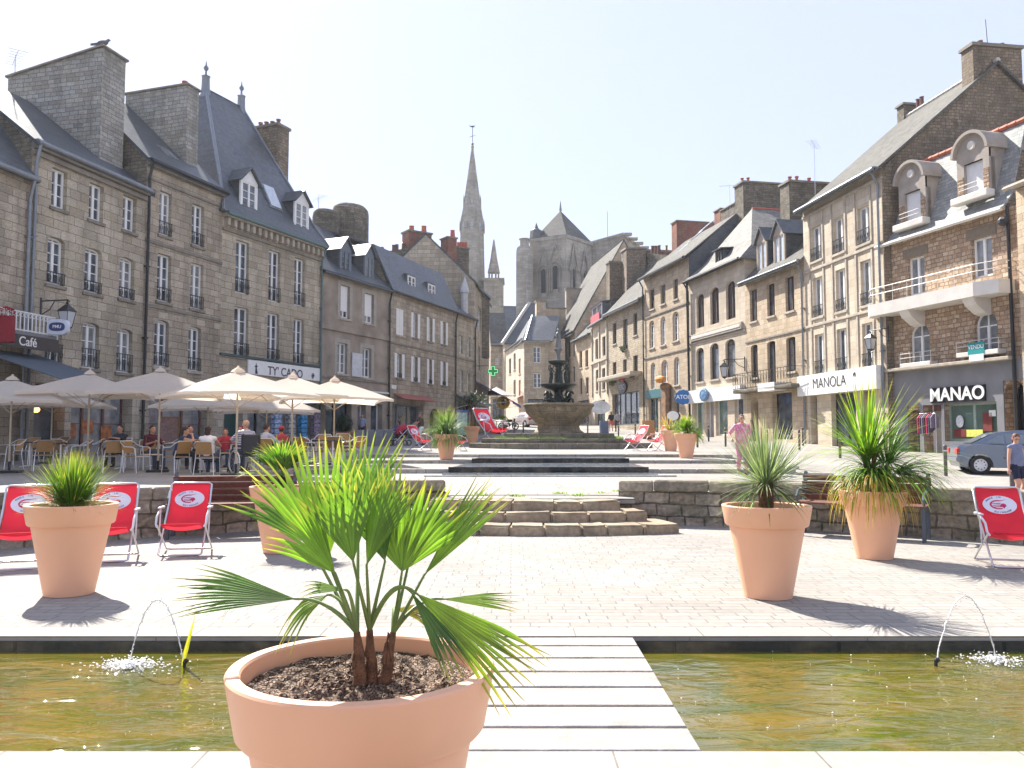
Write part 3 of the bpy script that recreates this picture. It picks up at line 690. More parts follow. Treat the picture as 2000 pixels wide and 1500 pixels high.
m = MB(); m.prism([(.27 * abs(cos(t)) ** .7 * (1 if cos(t) > 0 else -1), .15 * abs(sin(t)) ** .7 * (1 if sin(t) > 0 else -1)) for t in [2 * pi * i / n for i in range(n)]], -.1, -.092); m.build('sign_oval', plain('navy sign oval', (.03, .04, .16), .4), sgn)
m = MB(); m.addmesh(text_mesh('PMU', .15, .003), Matrix(((1, 0, 0, 0), (0, 0, -1, -.102), (0, 1, 0, 0), (0, 0, 0, 1)))); m.build('lettering', WHITE, sgn)
m = MB(); m.tube([(-.3, .6, .1), (-.3, 0, .1)], .025); m.build('bracket', DARKM, sgn)
# ---------------------------------------------------------------- L1
h = House('stone_house', 'four-storey grey granite house with a massive slab chimney, behind the leftmost parasols', 42, 28.3, 272, 34.1, GREYST2, 9, ROW)
for w in ((101, 131, 331, 408), (174, 202, 360, 432), (240, 266, 384, 452)): h.win(*w, sill=2, rows=3)
for w in ((92, 126, 464, 557), (165, 198, 485, 573), (233, 262, 503, 585)): h.win(*w, arch=.13, rail=.45, sill=2)
for w in ((88, 121, 620, 712), (160, 193, 630, 720), (228, 258, 642, 728)): h.win(*w, arch=.12, rail=.75, sill=2, rows=3)
zt = h.f(180, 328)[1]; zr = h.f(62, 206, 4.5)[1]
WOODF = plain('dark red wood shopfront', (.12, .045, .03), .5)
h.window(.5, 1.9, -.1, 2.95, rec=.5, cols=1, rows=3, fm=plain('dark wood frame', (.05, .035, .03), .6), sill=0, name='cafe_door')
h.window(2.2, 5.5, .2, 2.95, rec=.5, cols=3, rows=2, fm=WOODF, sill=0, name='cafe_window')
h.walls(zt, [(0, zt), (4.5, zr), (9, zt)], [(0, zt), (4.5, zr), (9, zt)], sidemat=SCHIST)
for u, z, r in ((2.7, 1.0, .55), (3.6, 1.2, .5), (4.6, .9, .6)):
    m = MB(); m.box(u - .3, u + .3, .455, .47, z, z + r); h.mk('glow_panel', m, plain('painted warm cafe glow', (.30, .10, .03), .6, var=.6, scale=5))  # orange panels before the pane; the cafe's interior glow is painted as colour
gable_roof(h, zt, zr, 4.5, 9); h.band(zt - .42, .16, .1); h.band(zt - .2, .2, .2, name='cornice'); h.gutter(zt - .02, pipe=.08)
z17 = h.f(197, 72, 1)[1]
h.chim(4.35, 5.72, 1.0, 5.6, zt + .5, z17 - .3, mat=LICH, z1b=h.sd(15, 140, 4.3)[1] - .2, cap=.08)
a_ = h.f(30, 108, 5.4)[1]; h.antenna(h.f(30, 118, 5.4)[0], 5.4, a_ - 1.6, 1.6, .9)
lantern('wall_lantern', h.A + h.e * .6 + h.n * -.02 + V((0, 0, h.zb + h.f(66, 603)[1])), -h.n, 'black wall lantern beside the white balcony at the left', s=1.25)
pg = empty('pigeon', h.A + h.e * 4.7 + h.n * 1.3 + V((0, 0, h.zb + z17 - .24)), .5, 'grey pigeon perched on top of the biggest chimney', 'bird', None, 1.5)
m = MB(); m.ball((0, 0, .16), (.15, .075, .08), 12, Matrix.Rotation(-.35, 4, 'Y')); m.ball((.14, 0, .27), .042, 8); m.tube([(.08, 0, .2), (.13, 0, .27)], [.055, .035], 8); m.tube([(.17, 0, .27), (.215, 0, .26)], [.014, .003], 5)
m.prism([(-.1, .14), (-.3, .06), (-.3, .03), (-.1, .08)], -.04, .04); m.tube([(0, .025, .1), (0.01, .025, 0)], .008, 5); m.tube([(0, -.025, .1), (.01, -.025, 0)], .008, 5)
m.build('body', plain('pigeon grey feathers', (.10, .10, .12), .7), pg, smooth=50)
# ---------------------------------------------------------------- L2
h = House('stone_house', 'narrow granite house two windows wide, second chimney slab from the left on its roof', 272, 34.1, 425, 38.8, GREYST, 9, ROW)
for w in ((311, 335, 375, 461), (375, 398, 400, 481)): h.win(*w, rail=.6, sill=2)
for w in ((307, 334, 497, 590), (372, 397, 515, 604)): h.win(*w, rail=.6, sill=2)
for w in ((301, 329, 625, 717), (368, 392, 638, 725)): h.win(*w, rail=.6, arch=.1, sill=1)
zt = h.f(365, 347)[1]; zr = h.f(241, 206, 4.5)[1]
h.window(.5, 4.3, -.1, 3.1, rec=.5, cols=3, rows=2, fm=WOODF, sill=0, name='cafe_window', glass=GLASS2)
h.walls(zt, [(0, zt), (4.5, zr), (9, zt)], [(0, zt), (4.5, zr), (9, zt)], sidemat=SCHIST)
gable_roof(h, zt, zr, 4.5, 9); h.band(zt - .75, .1, .06); h.band(zt - .2, .22, .2, name='cornice'); h.gutter(zt - .02, pipe=.05, mat=DARKM)
h.band(h.f(350, 492)[1], .14, .06); h.band(h.f(350, 612)[1], .14, .06)
h.chim(3.5, 4.3, 1.0, 4.6, zt + .4, h.f(365, 163, 1)[1], mat=LICH, cap=.08, pots=1, ph=.3, pv=[1.5])
skylight(h, 2.6, .9, zt, zr, 4.5, .7, .6)
m = MB(); m.box(.15, .5, -.02, .25, h.f(303, 378)[1] - .15, h.f(303, 378)[1] + .15); h.mk('floodlight', m, DARKM)
# ---------------------------------------------------------------- L3 pavilion roof
h = House('stone_house', 'tall granite house with a steep pavilion slate roof and two white dormers', 425, 38.8, 622, 46, GREYST2, 8.2, ROW)
for w in ((460, 486, 471, 574), (525, 547, 490, 590), (575, 595, 505, 598)): h.win(*w, rail=.75, sill=0, rows=4)
for w in ((457, 485, 600, 700), (522, 545, 612, 710), (573, 593, 623, 717)): h.win(*w, rail=.75, sill=0, rows=4)
zt = h.f(540, 455)[1]; z0 = h.f(530, 712)[1]
h.window(.4, 1.7, -.1, 3.1, rec=.4, cols=1, rows=2, fm=plain('dark green wood', (.012, .06, .055), .5), glass=plain('dark green wood', (.012, .06, .055)), sill=0, name='green_door')
h.window(2.0, 7.6, .1, 3.1, rec=.7, cols=4, rows=1, fm=DARKM, sill=0, name='shop_window')
h.walls(zt)
m = MB(); W_ = h.W; za = h.f(404, 170, 4)[1]; ul, ur = 3.0, 5.76; k = .35
P = lambda u, v, z: (u, v, z)
E0 = [(-.3, -.3, zt + .12), (W_ + .3, -.3, zt + .12), (W_ + .3, 8.5, zt + .12), (-.3, 8.5, zt + .12)]
K0 = [(.3, .35, zt + 1.3), (W_ - .3, .35, zt + 1.3), (W_ - .3, 7.85, zt + 1.3), (.3, 7.85, zt + 1.3)]
RL, RR = (ul, 4.1, za), (ur, 4.1, za)
h.roofm([[E0[0], E0[1], K0[1], K0[0]], [E0[1], E0[2], K0[2], K0[1]], [E0[2], E0[3], K0[3], K0[2]], [E0[3], E0[0], K0[0], K0[3]], [K0[0], K0[1], RR, RL], [K0[1], K0[2], RR], [K0[2], K0[3], RL, RR], [K0[3], K0[0], RL]], t=.1)
for r_ in (RL, RR):
    m = MB(); m.lathe([(.28, za - .6), (.22, za), (.2, za + .55), (.24, za + .6), (.06, za + .68), (.05, za + .9), (.13, za + 1.0), (.13, za + 1.1), (.05, za + 1.2), (.015, za + 1.45)], 10, (r_[0], r_[1])); h.mk('finial', m, LEAD, smooth=40)
for e0, k0, rr_ in ((E0[0], K0[0], RL), (E0[1], K0[1], RR)):
    m = MB(); m.tube([e0, k0, rr_], .09, 6); h.mk('hip_flashing', m, LEAD)
h.band(zt - .12, .26, .34, name='cornice', mat=TRIM); h.band(zt - .75, .12, .1)
m = MB(); u = .1
while u < h.W: m.cham(u, u + .2, -.26, .02, zt - .5, zt - .14, .02); u += .44
h.mk('modillions', m, TRIM)
zd = lambda px, py, v: h.f(px, py, v)
ua, za0 = h.f(463, 412, .3); ub, _ = h.f(496, 425, .3); _, za1 = h.f(480, 358, .3)
dormer(h, ua, ub, za0 - .1, za1, .1, 2.6, rise=.75)
ua, zb0 = h.f(569, 447, .3); ub, _ = h.f(597, 455, .3); _, zb1 = h.f(583, 398, .3)
dormer(h, ua, ub, zb0 - .1, zb1, .1, 2.6, rise=.7)
m = MB(); c = h.f(524, 415, .9); m.slab([(c[0] - .5, .35, zt + 1.4), (c[0] + .5, .35, zt + 1.4), (c[0] + .5, 1.0, zt + 2.75), (c[0] - .5, 1.0, zt + 2.75)], .1); o = h.mk('skylight', m, LEAD)
m = MB(); m.slab([(c[0] - .42, .34, zt + 1.52), (c[0] + .42, .34, zt + 1.52), (c[0] + .42, .93, zt + 2.72), (c[0] - .42, .93, zt + 2.72)], .05); h.mk('pane', m, plain('glass with painted sky reflection', (.5, .56, .62), .1, spec=.9), o)  # pale blue base colour paints the sky's reflection onto the pane
cu, cz = h.f(503, 252, 3.4); cu2, _ = h.f(546, 250, 3.4)
h.chim(6.6, 7.6, 2.2, 4.2, zt + 1, h.f(545, 250, 2.5)[1], pots=4, cap=.15, potmat=BRICKR, ph=.4, mat=GABLE)
za = h.f(530, 716)[1]; h.band(za + .25, .12, .12, mat=plain('blue green painted trim', (.05, .085, .09), .6)); z0, z1 = za - .35, za + .2
m = MB(); uS = h.f(482, 720)[0]; m.box(uS, h.W - .1, -.1, -.02, z0 - .15, z1); sg = h.mk('fascia_sign', m, WHITE)
NAVY = plain('navy lettering', (.03, .035, .07), .5)
h.text("TY' CADO", (uS + h.W) / 2 - .1, z0 + .1, .62, NAVY, -.11, .004, sg); m = MB()
us = uS + .55; m.prism([(us - .05, z0 - .1), (us + .12, z0 - .12), (us + .03, z0 + .2), (us + .13, z0 + .28), (us + .03, z0 + .30), (us + .0, z0 + .42), (us - .03, z0 + .30), (us - .12, z0 + .26), (us - .03, z0 + .2)], -.12, -.1); h.mk('emblem', m, NAVY, sg)
m = MB(); us = h.W - .75; m.tube([(us + .12 * cos(t) * (1 - t / 14), -.115, z0 + .08 + .17 * sin(t) * (1 - t / 14)) for t in [i * .5 for i in range(22)]], .018, 5); h.mk('emblem', m, NAVY, sg)
h.gutter(zt + .02, out=.4, pipe=h.W - .05, mat=plain('verdigris pipe', (.10, .16, .16), .6))
aw = awning(h, h.f(560, 770)[0], h.W + 1.2, 3.55, 2.4, .55, plain('blue grey striped canvas', (.16, .19, .24), .9, trans=.15), valance=.32)
m = MB(); m.box(h.f(560, 770)[0], h.W + 1.2, -2.43, -2.411, 2.69, 3.0); v_ = h.mk('valance', m, WHITE, aw)
h.text("L'ATELIER & VOUS", h.W - .9, 2.83, .25, NAVY, -2.435, 0, v_)
for k, (u, c_) in enumerate(((3.1, (.30, .38, .55)), (4.2, (.34, .36, .36)), (5.2, (.05, .26, .50)), (6.3, (.28, .22, .30)))):
    t = empty('postcard_rack', h.A + h.e * u + h.n * -.9 + V((0, 0, gz(*(h.A + h.e * u + h.n * -.9).xy))), 0, ['tall pale blue postcard rack, leftmost outside the gift shop', 'grey postcard rack between the pale blue one and the bright blue one', 'bright blue display rack outside the gift shop', 'purplish card rack, rightmost outside the gift shop'][k], 'rack', 'display racks outside the gift shop')
    m = MB(); m.tube([(0, 0, 0), (0, 0, 1.95)], .03); m.lathe([(.3, 0), (.3, .04), (.03, .06)], 8); m.build('stand', DARKM, t)
    m = MB(); random.seed(k)
    for r in range(7):
        for a in range(6):
            an = a * pi / 3; M = Matrix.Rotation(an, 4, 'Z'); m.box(.2, .24, -.12, .12, .25 + r * .24, .25 + r * .24 + .2, M)
    m.build('cards', plain('cards %d' % k, c_, .5, var=.75, scale=9), t)
# ---------------------------------------------------------------- L4 rendered house
h = House('rendered_house', 'narrow brown rendered house with two slate dormers and half-lowered white blinds', 622, 46, 757, 52.4, RENDER, 9, ROW)
h.win(665, 683, 558, 622, sill=1, blind=.78); h.win(712, 730, 574, 632, sill=1, blind=.75)
h.win(659, 678, 670, 730, sill=1, rows=3); h.win(708, 725, 680, 738, sill=1, rows=3)
zt = h.f(700, 549)[1]; h.window(.6, 3.1, -.1, 2.7, rec=.4, cols=2, rows=1, fm=DARKM, sill=0, name='shop_window'); h.window(3.7, 4.6, -.1, 2.6, rec=.4, cols=1, rows=1, fm=WHITE, sill=0, name='shop_door'); h.window(5.1, 6.4, .1, 2.7, rec=.4, cols=1, rows=1, sill=0, name='shop_window')
zr = zt + 4.2
h.walls(zt, [(0, zt), (4.5, zr), (9, zt)], [(0, zt), (4.5, zr), (9, zt)], sidemat=SCHIST)
gable_roof(h, zt, zr, 4.5, 9, ov=.4); h.gutter(zt - .1, pipe=h.W - .05, mat=DARKM)
m = MB()
for (xl, xr, yt, yb) in ((665, 683, 558, 622), (712, 730, 574, 632), (659, 678, 670, 730), (708, 725, 680, 738)):
    xc = (xl + xr) / 2; a, b = h.f(xl, (yt + yb) / 2)[0], h.f(xr, (yt + yb) / 2)[0]; z1, z0 = h.f(xc, yt)[1], h.f(xc, yb)[1]
    m.box(a - .28, a, -.015, .02, z0 - .1, z1 + .25); m.box(b, b + .28, -.015, .02, z0 - .1, z1 + .25); m.box(a, b, -.015, .02, z1, z1 + .25)
h.mk('window_surrounds', m, RENDL)
z = h.f(700, 655)[1]; h.band(z, .35, .12, mat=RENDER, name='jetty'); h.band(h.f(700, 745)[1], .12, .08); h.band(h.f(700, 765)[1], .1, .14, mat=WHITE, name='shop_cornice')
a = h.f(686, 710)[0]; b = h.f(706, 710)[0]; z1, z0 = h.f(696, 690)[1], h.f(696, 736)[1]; m = MB(); m.cham(a, b, -.08, -.02, z0, z1, .01); h.mk('notice_board', m, plain('pale blue grey board', (.55, .57, .60), .5))
for (xl, xr, yt, yb) in ((662, 679, 490, 530), (710, 724, 502, 545)):
    a, zz = h.f(xl, yb, .5); b, _ = h.f(xr, yb, .5); _, z1 = h.f((xl + xr) / 2, yt, .5)
    dormer(h, a - .1, b + .15, zt + .3, z1, .35, 3.4, rise=.8, fm=plain('blue grey wood', (.15, .18, .22), .6), rows=4)
c = h.f(640, 418, 3)
for k, (xl, xr, yt) in enumerate(((618, 655, 420), (660, 708, 414))):
    a = h.f(xl, yt, 5)[0]; b, z1 = h.f(xr, yt, 5); m = MB(); r = (b - a) / 2
    m.lathe([(r * 1.0, zt + 1), (r * 1.0, z1 - .5), (r * .96, z1 - .2), (r * .8, z1), (r * .6, z1 + .05)], 14, ((a + b) / 2, 5), flat=.8); h.mk('chimney', m, SCHIST, smooth=50)
h.antenna(h.f(622, 400, 5)[0], 5, zt + 3, h.f(622, 385, 5)[1] - zt - 3, 1.0); h.antenna(h.f(674, 400, 5)[0], 5, zt + 3, h.f(674, 405, 5)[1] - zt - 3, .4)
# ---------------------------------------------------------------- L5 mansard with white shutters
h = House('stone_house', 'grey stone house with rows of white louvred shutters and a dark mansard roof', 757, 52.4, 888, 62, GREYST, 9, ROW)
h.win(774, 789, 603, 655, shut=['CL', 'CR'], rows=3, closed=1); h.win(807, 815, 612, 660, shut=['L', 'R'], rows=4, sill=2); h.win(837, 844, 621, 667, shut=['L', 'R'], rows=4, sill=2); h.win(863.5, 870, 629, 673, shut=['L', 'R'], rows=4, sill=2)
h.win(775, 784, 691, 738, shut=['L', 'R'], rail=.3, sill=2); h.win(807, 815, 697, 746, shut=['L', 'R'], rail=.3, sill=2); h.win(837, 843, 702, 750, shut=['L', 'R'], rail=.3, sill=2); h.win(863.5, 870, 707, 753, shut=['L', 'R'], rail=.3, sill=2)
zt = h.f(838, 592)[1]; h.window(.6, 5.0, 0, 2.6, rec=.5, cols=3, rows=1, fm=GREYP, sill=0, name='shop_window'); h.window(6.0, 7.5, -.1, 2.5, arch=.7, rec=.5, cols=1, rows=1, fm=WOODB, glass=plain('dark door wood', (.08, .035, .025), .5), sill=0, name='arched_door', closed=0); h.window(8.2, 9.6, .5, 2.4, rec=.4, cols=2, rows=1, sill=0)
h.walls(zt, [(0, zt), (1.2, zt + 3), (7.8, zt + 3), (9, zt)], [(0, zt), (1.2, zt + 3), (7.8, zt + 3), (9, zt)], sidemat=SCHIST)
h.roofm([[(-.05, -.3, zt), (h.W + .05, -.3, zt), (h.W + .05, 1.1, zt + 3.0), (-.05, 1.1, zt + 3.0)], [(-.05, 1.1, zt + 3.0), (h.W + .05, 1.1, zt + 3.0), (h.W + .05, 4.5, zt + 4.2), (-.05, 4.5, zt + 4.2)], [(h.W, 9.3, zt), (0, 9.3, zt), (0, 4.5, zt + 4.2), (h.W, 4.5, zt + 4.2)]])
h.gutter(zt - .08, pipe=h.W - .1, mat=DARKM); h.band(h.f(820, 683)[1], .14, .06)
m = MB(); a, z1 = h.f(770, 768); b, _ = h.f(833, 780); m.slab([(a, -.7, z1 - .35), (b, -.7, z1 - .35), (b, -.03, z1), (a, -.03, z1)], .05); h.mk('awning', m, plain('faded red canopy', (.32, .10, .08), .8))
for (xl, xr, yt, yb) in ((794, 808, 540, 580), (834, 847, 556, 592)):
    a, z0 = h.f(xl, yb, .2); b, _ = h.f(xr, yb, .2); _, z1 = h.f((xl + xr) / 2, yt, .2); m = MB(); m.box(a - .1, b + .1, .15, 1.2, z0 - .1, z1 + .12); d = h.mk('dormer', m, SLATE); h.window(a, b, z0, z1, dormer_v=-.03, rec=.14, sill=0, rows=4)
m = MB(); m.box(.4, 1.0, -.05, 0, 3.55, 3.8); h.mk('alarm_box', m, WHITE)
# ---------------------------------------------------------------- L6, L7
h6 = House('stone_house', 'narrow grey granite house with a pale roof pinnacle, next to the white shuttered one', 888, 62, 926, 66, GREYST2, 9, ROW)
h = h6
for w in ((897, 904, 656, 690), (912, 919, 658, 697), (898, 905, 724, 765), (912, 918, 730, 765)): h.win(*w, sill=0, rows=3)
zt = h.f(905, 617)[1]; h.window(.6, 4.0, 0, 2.7, rec=.5, cols=2, rows=1, fm=DARKM, sill=0, name='shop_window'); h.walls(zt); h.gutter(zt - .05, pipe=h.W - .1, mat=DARKM); h.band(h.f(905, 703)[1], .12, .06)
h.roofm([[(-.05, -.3, zt), (h.W + .05, -.3, zt), (h.W + .05, 3, zt + 2.6), (-.05, 3, zt + 2.6)]])
m = MB(); c = h.f(910, 575, .4); m.lathe([(.3, zt), (.28, zt + 2.0), (.38, zt + 2.1), (.38, zt + 2.3), (.02, zt + 3.4)], 8, (c[0], .5)); h.mk('pinnacle', m, plain('pale lead pinnacle', (.5, .5, .5), .6))
for k, (xl, xr) in enumerate(((0, 1),)):
    a = awning(h, .2, h.W, 3.4, 1.5, .7, plain('faded grey canvas', (.25, .26, .24), .9), valance=.15)
h = House('stone_house', 'taller granite corner house with a blue awning beside the green pharmacy cross', 926, 66, 955, 78, GREYST2, 8, ROW)
for w in ((933, 940, 600, 648), (933.5, 938, 676, 722)): h.win(*w, sill=0, rows=3)
zt = h.f(940, 573)[1]; h.walls(zt, gable(h, zt, 8, zt + 4), gable(h, zt, 8, zt + 4)); gable_roof(h, zt, zt + 4, 4, 8)
a, z1 = h.f(930, 745); awning(h, 1.0, h.W, z1, 3.0, 1.6, plain('cobalt blue canvas', (.02, .09, .42), .8, trans=.2), valance=.2)
# big stone gable with brick chimneys behind L5/L6
h = House('gabled_house', 'big rubble stone gable with red brick chimneys rising behind the white shuttered house', 735, 66, 958, 72, SCHIST, 9, ROW, cat='house')
def q(px, py, v=0): return h.f(px, py, v)
m = MB(); pts = [q(735, 640), q(735, 498), q(760, 490), q(800, 484), q(838, 480), q(866, 503), q(884, 522), q(893, 536), q(930, 562), q(956, 586), q(956, 700)]
m.prism(pts, 0, .6); h.mk('wall', m, SCHIST)
m = MB()
for a, b in ((q(838, 478), q(866, 502)), (q(890, 522), q(958, 585))): m.slab([(a[0], -.25, a[1] + .1), (b[0], -.25, b[1] + .1), (b[0], 6, b[1] + .1), (a[0], 6, a[1] + .1)], .15)
h.mk('roof', m, LEAD)
a, z0 = q(797, 490); b, z1 = q(842, 458); h.chim(a, b, -.1, 1.1, z0 - 1.5, z1, cap=.15, mat=BRICKR)
for px in (805, 829):
    u, z = q(px, 455, .4); m = MB(); m.lathe([(.28, z - .1), (.24, z + .1), (.2, z + .55), (.24, z + .6)], 8, (u, .5)); h.mk('chimney_pot', m, TERRA)
for px, py in ((769, 487), (775, 486), (788, 484), (746, 491)):
    u, z = q(px, py, .4); m = MB(); m.lathe([(.17, z - .4), (.15, z + .3), (.17, z + .35)], 8, (u, .4)); h.mk('chimney_pot', m, plain('dark clay pot', (.16, .08, .06), .8))
a, _ = q(873, 490); b, z1 = q(891, 466); h.chim(a, b, -.1, 1.1, q(873, 540)[1], z1, cap=.12, mat=BRICKR)
u, z = q(885, 462, .4); m = MB(); m.lathe([(.24, z - .1), (.18, z + .5), (.22, z + .55)], 8, (u, .5)); h.mk('chimney_pot', m, TERRA)
a, _ = q(891, 490, 2); b, z1 = q(915, 486, 2); h.chim(a, b, 1.9, 3.1, q(873, 560)[1], z1, cap=.1, mat=SCHIST)
for px in (895, 900, 905, 910):
    u, z = q(px, 484, 2.4); m = MB(); m.lathe([(.13, z - .1), (.12, z + .5)], 8, (u, 2.4)); h.mk('chimney_pot', m, TERRA)
h.antenna(q(775, 485, 1)[0], 1, q(775, 490)[1], 1.2, .5)
# ================================================================ right row
# ---------------------------------------------------------------- R1 rubble house with balcony, mansard
h = House('rubble_house', 'pinkish rubble stone house with a white curved balcony above a dark grey shopfront', 1735, 40, 2060, 31.6, RUBBLE, 8, ROW)
W1 = h.f(1978, 600)[0]
h.win(1773, 1806, 501, 577, sill=0, rows=1); h.win(1898, 1938, 463, 542, sill=0, rows=1, glass=GLASS2)
h.win(1776, 1816, 632, 712, arch=.55, sill=1, rows=1, glass=GLASS2); h.win(1903, 1948, 607, 690, arch=.6, sill=1, rows=1, glass=GLASS2)
zt = h.f(1850, 442)[1]; zs = h.f(1738, 727)[1]
a, b = h.f(1847, 830)[0], h.f(1950, 830)[0]; z1, z0 = h.f(1898, 787)[1], h.f(1898, 862)[1]
h.window(a, b, z0, z1, rec=.25, cols=2, rows=1, fm=plain('pale green frame', (.30, .38, .33), .5), glass=GLASSG, sill=0, name='shop_window')
h.window(h.f(1806, 830)[0], h.f(1843, 830)[0], .2, z1, rec=.5, cols=2, rows=1, fm=WHITE, glass=plain('pale door panel', (.38, .37, .35), .4), sill=0, name='shop_door')
h.window(h.f(1775, 830)[0], h.f(1800, 830)[0], .2, z1 - .2, rec=.5, cols=1, rows=1, fm=GREYP, sill=0, name='side_door')
a2, b2 = h.f(1963, 800)[0], h.f(2003, 800)[0]; h.window(a2, b2, .2, h.f(1985, 742)[1], arch=.55, rec=.7, cols=1, rows=1, fm=DARKM, glass=DARKM, sill=0, name='passage')
h.walls(zt, [(0, zt), (.9, zt + 3.4), (8, zt + 3.4)], [(0, zt), (8, zt)])
# dark grey painted shopfront: piers and fascia standing proud of the wall
m = MB(); T = -.06
xs_ = [0, h.f(1775, 830)[0], h.f(1800, 830)[0], h.f(1806, 830)[0], h.f(1843, 830)[0], a, b, a2, b2, h.W]
for i in range(0, 10, 2): m.box(xs_[i], xs_[i + 1], T, -.002, -.2, z1)
m.box(0, a2, T, -.002, z1, zs); m.box(b2, h.W, T, -.002, z1, zs); m.box(a, b, T, -.002, .0, z0)
c_, hh = (a2 + b2) / 2, (b2 - a2) / 2; za = h.f(1985, 742)[1]
m.box(a2, b2, T, -.002, za, zs)
h.mk('shopfront', m, GREYP)
m = MB(); m.cham(-.15, W1 + .1, -.45, 0, zs - .02, zs + .12, .02); h.mk('cornice', m, TRIM)
sa, sb = h.f(1822, 770, -.1)[0], h.f(1921, 770, -.1)[0]; sz1, sz0 = h.f(1870, 757, -.1)[1], h.f(1870, 783, -.1)[1]
m = MB(); m.box(sa - .1, sb + .1, -.14, -.062, sz0 - .05, sz1 + .05); m2 = h.mk('fascia_sign', m, BLACK)
h.text('MANAO', (sa + sb) / 2, (sz0 + sz1) / 2, .80, WHITE, -.17, .022, m2, sx=1.0)
m = MB()
for (x0, x1, y0, y1, c) in ((1864, 1880, 812, 834, 0),): 
    cu, cz = h.f(1873, 823, .1); m.prism([(cu + .2 * cos(t), cz + .27 * sin(t)) for t in [2 * pi * i / 20 for i in range(20)]], .14, .15)
h.mk('poster', m, plain('white sticker with red and blue dots', (.62, .64, .66), .5, var=.25, scale=18))
for (x0, x1, y0, y1, nm, mt) in ((1890, 1922, 839, 853, 'poster', plain('yellow poster', (.66, .66, .12), .6, var=.25, scale=14)), (1934, 1947, 801, 813, 'poster', WHITE), (1922, 1940, 806, 842, 'display_panel', plain('dark red panel', (.17, .02, .015), .6)), (1866, 1889, 838, 853, 'display_panel', plain('dark red panel', (.17, .02, .015), .6)), (1824, 1834, 816, 823, 'poster', plain('yellow poster', (.6, .6, .1), .6)), (1826, 1840, 790, 803, 'poster', plain('brown poster', (.10, .04, .03), .6))):
    p0 = h.f(x0, (y0 + y1) / 2, .2)[0]; p1 = h.f(x1, (y0 + y1) / 2, .2)[0]; q1, q0 = h.f((x0 + x1) / 2, y0, .2)[1], h.f((x0 + x1) / 2, y1, .2)[1]
    m = MB(); m.box(p0, p1, .13, .145, q0, q1); h.mk(nm, m, mt)
# dark surrounds to the upper windows
for (xl, xr, yt, yb) in ((1773, 1806, 501, 577), (1898, 1938, 463, 542)):
    xc = (xl + xr) / 2; p0, p1 = h.f(xl, (yt + yb) / 2)[0], h.f(xr, (yt + yb) / 2)[0]; q1 = h.f(xc, yt)[1]
    m = MB(); m.box(p0 - .25, p1 + .25, -.03, .0, q1, q1 + .45); h.mk('lintel', m, plain('brown cement lintel', (.20, .16, .12), .9))
# balcony
zb0, zb1 = h.f(1850, 590, -.9)[1], h.f(1850, 564, -.9)[1]
prof = [(-.3, 0), (-.25, -.75), (.2, -1.05), (W1 - 2.0, -1.05), (W1 - .9, -1.05), (W1 + .1, -.8), (W1 + .15, 0)]
m = MB(); m.prism(prof, zb0, zb1, 'z'); WB = plain('off white concrete', (.62, .59, .54), .8, var=.08, scale=2)
bal = h.mk('balcony', m, WB)
m = MB(); 
for zz in (.45, .75): m.tube([(x, y + .05, zb1 + zz) for x, y in prof[0:1] + prof[1:]], .02, 6)
for k in range(8): x = lerp(-.1, W1 - 1, k / 7); m.tube([(x, -1.0 if x > .2 else -.8, zb1), (x, -1.0 if x > .2 else -.8, zb1 + .75)], .014, 5)
h.mk('balcony_rail', m, plain('cream rail', (.60, .55, .48), .5), bal)
for px in (1797, 1925):
    u = h.f(px, 620)[0]; m = MB(); m.prism([(0, zb0 + .02), (-.95, zb0 + .02), (-.75, zb0 - .3), (-.3, zb0 - .62), (0, zb0 - .7)], u - .3, u + .3, 'x'); h.mk('bracket', m, WB, bal)
for (xl, xr, y) in ((1762, 1822, 712), (1872, 1955, 690)):
    p0 = h.f(xl, y, -.3)[0]; p1 = h.f(xr, y, -.3)[0]; z = h.f((xl + xr) / 2, y, -.3)[1]
    m = MB(); m.cham(p0, p1, -.45, 0, z - .1, z + .1, .02); s_ = h.mk('window_box_shelf', m, WB); m = MB()
    for zz in (.35, .55): m.tube([(p0, 0, z + zz), (p0, -.4, z + zz), (p1, -.4, z + zz), (p1, 0, z + zz)], .015, 5)
    for k in range(4): x = lerp(p0, p1, k / 3); m.tube([(x, -.4, z + .1), (x, -.4, z + .55)], .012, 5)
    h.mk('guard_railing', m, WB, s_)
p0, z1_ = h.f(1890, 671, -.45); p1, z0_ = h.f(1923, 690, -.45); m = MB(); m.box(p0, p1, -.46, -.44, z0_, z1_); b_ = h.mk('board', m, plain('teal for sale board', (.01, .26, .27), .5, var=.05)); h.text('VENDU', (p0 + p1) / 2, lerp(z0_, z1_, .62), .24, WHITE, -.465, .002, b_)
m = MB(); m.box(p0 + .05, p1 - .05, -.46, -.44, z0_ - .28, z0_); h.mk('board', m, WHITE)
# mansard
zk = zt + 3.5
zr_ = h.f(1900, 278, 1.1)[1]
h.roofm([[(-.15, -.35, zt - .02), (W1, -.35, zt - .02), (W1, .15, zt + .55), (-.1, .15, zt + .55)], [(-.1, .15, zt + .55), (W1, .15, zt + .55), (W1 + .0, 1.1, zr_), (.55, 1.1, zr_)], [(.55, 1.1, zr_), (W1, 1.1, zr_), (W1, 6, zr_ + .8), (.55, 6, zr_ + .8)], [(-.1, .15, zt + .55), (.55, 1.1, zr_), (.55, 6, zr_ + .8), (-.1, 8, zt + .5)]], SLATEW, t=.08)
h.ridgecap((.55, 1.1, zr_ + .05), (W1, 1.1, zr_ + .05), TERRA); h.gutter(zt - .1, u1=W1, out=.4, mat=WB)
m = MB(); m.tube([(W1 + .1, -.2, zt), (W1 + .1, -.15, .2)], .07); h.mk('downpipe', m, DARKM)
CONC = plain('concrete dormer', (.33, .29, .25), .85, var=.15, scale=2)
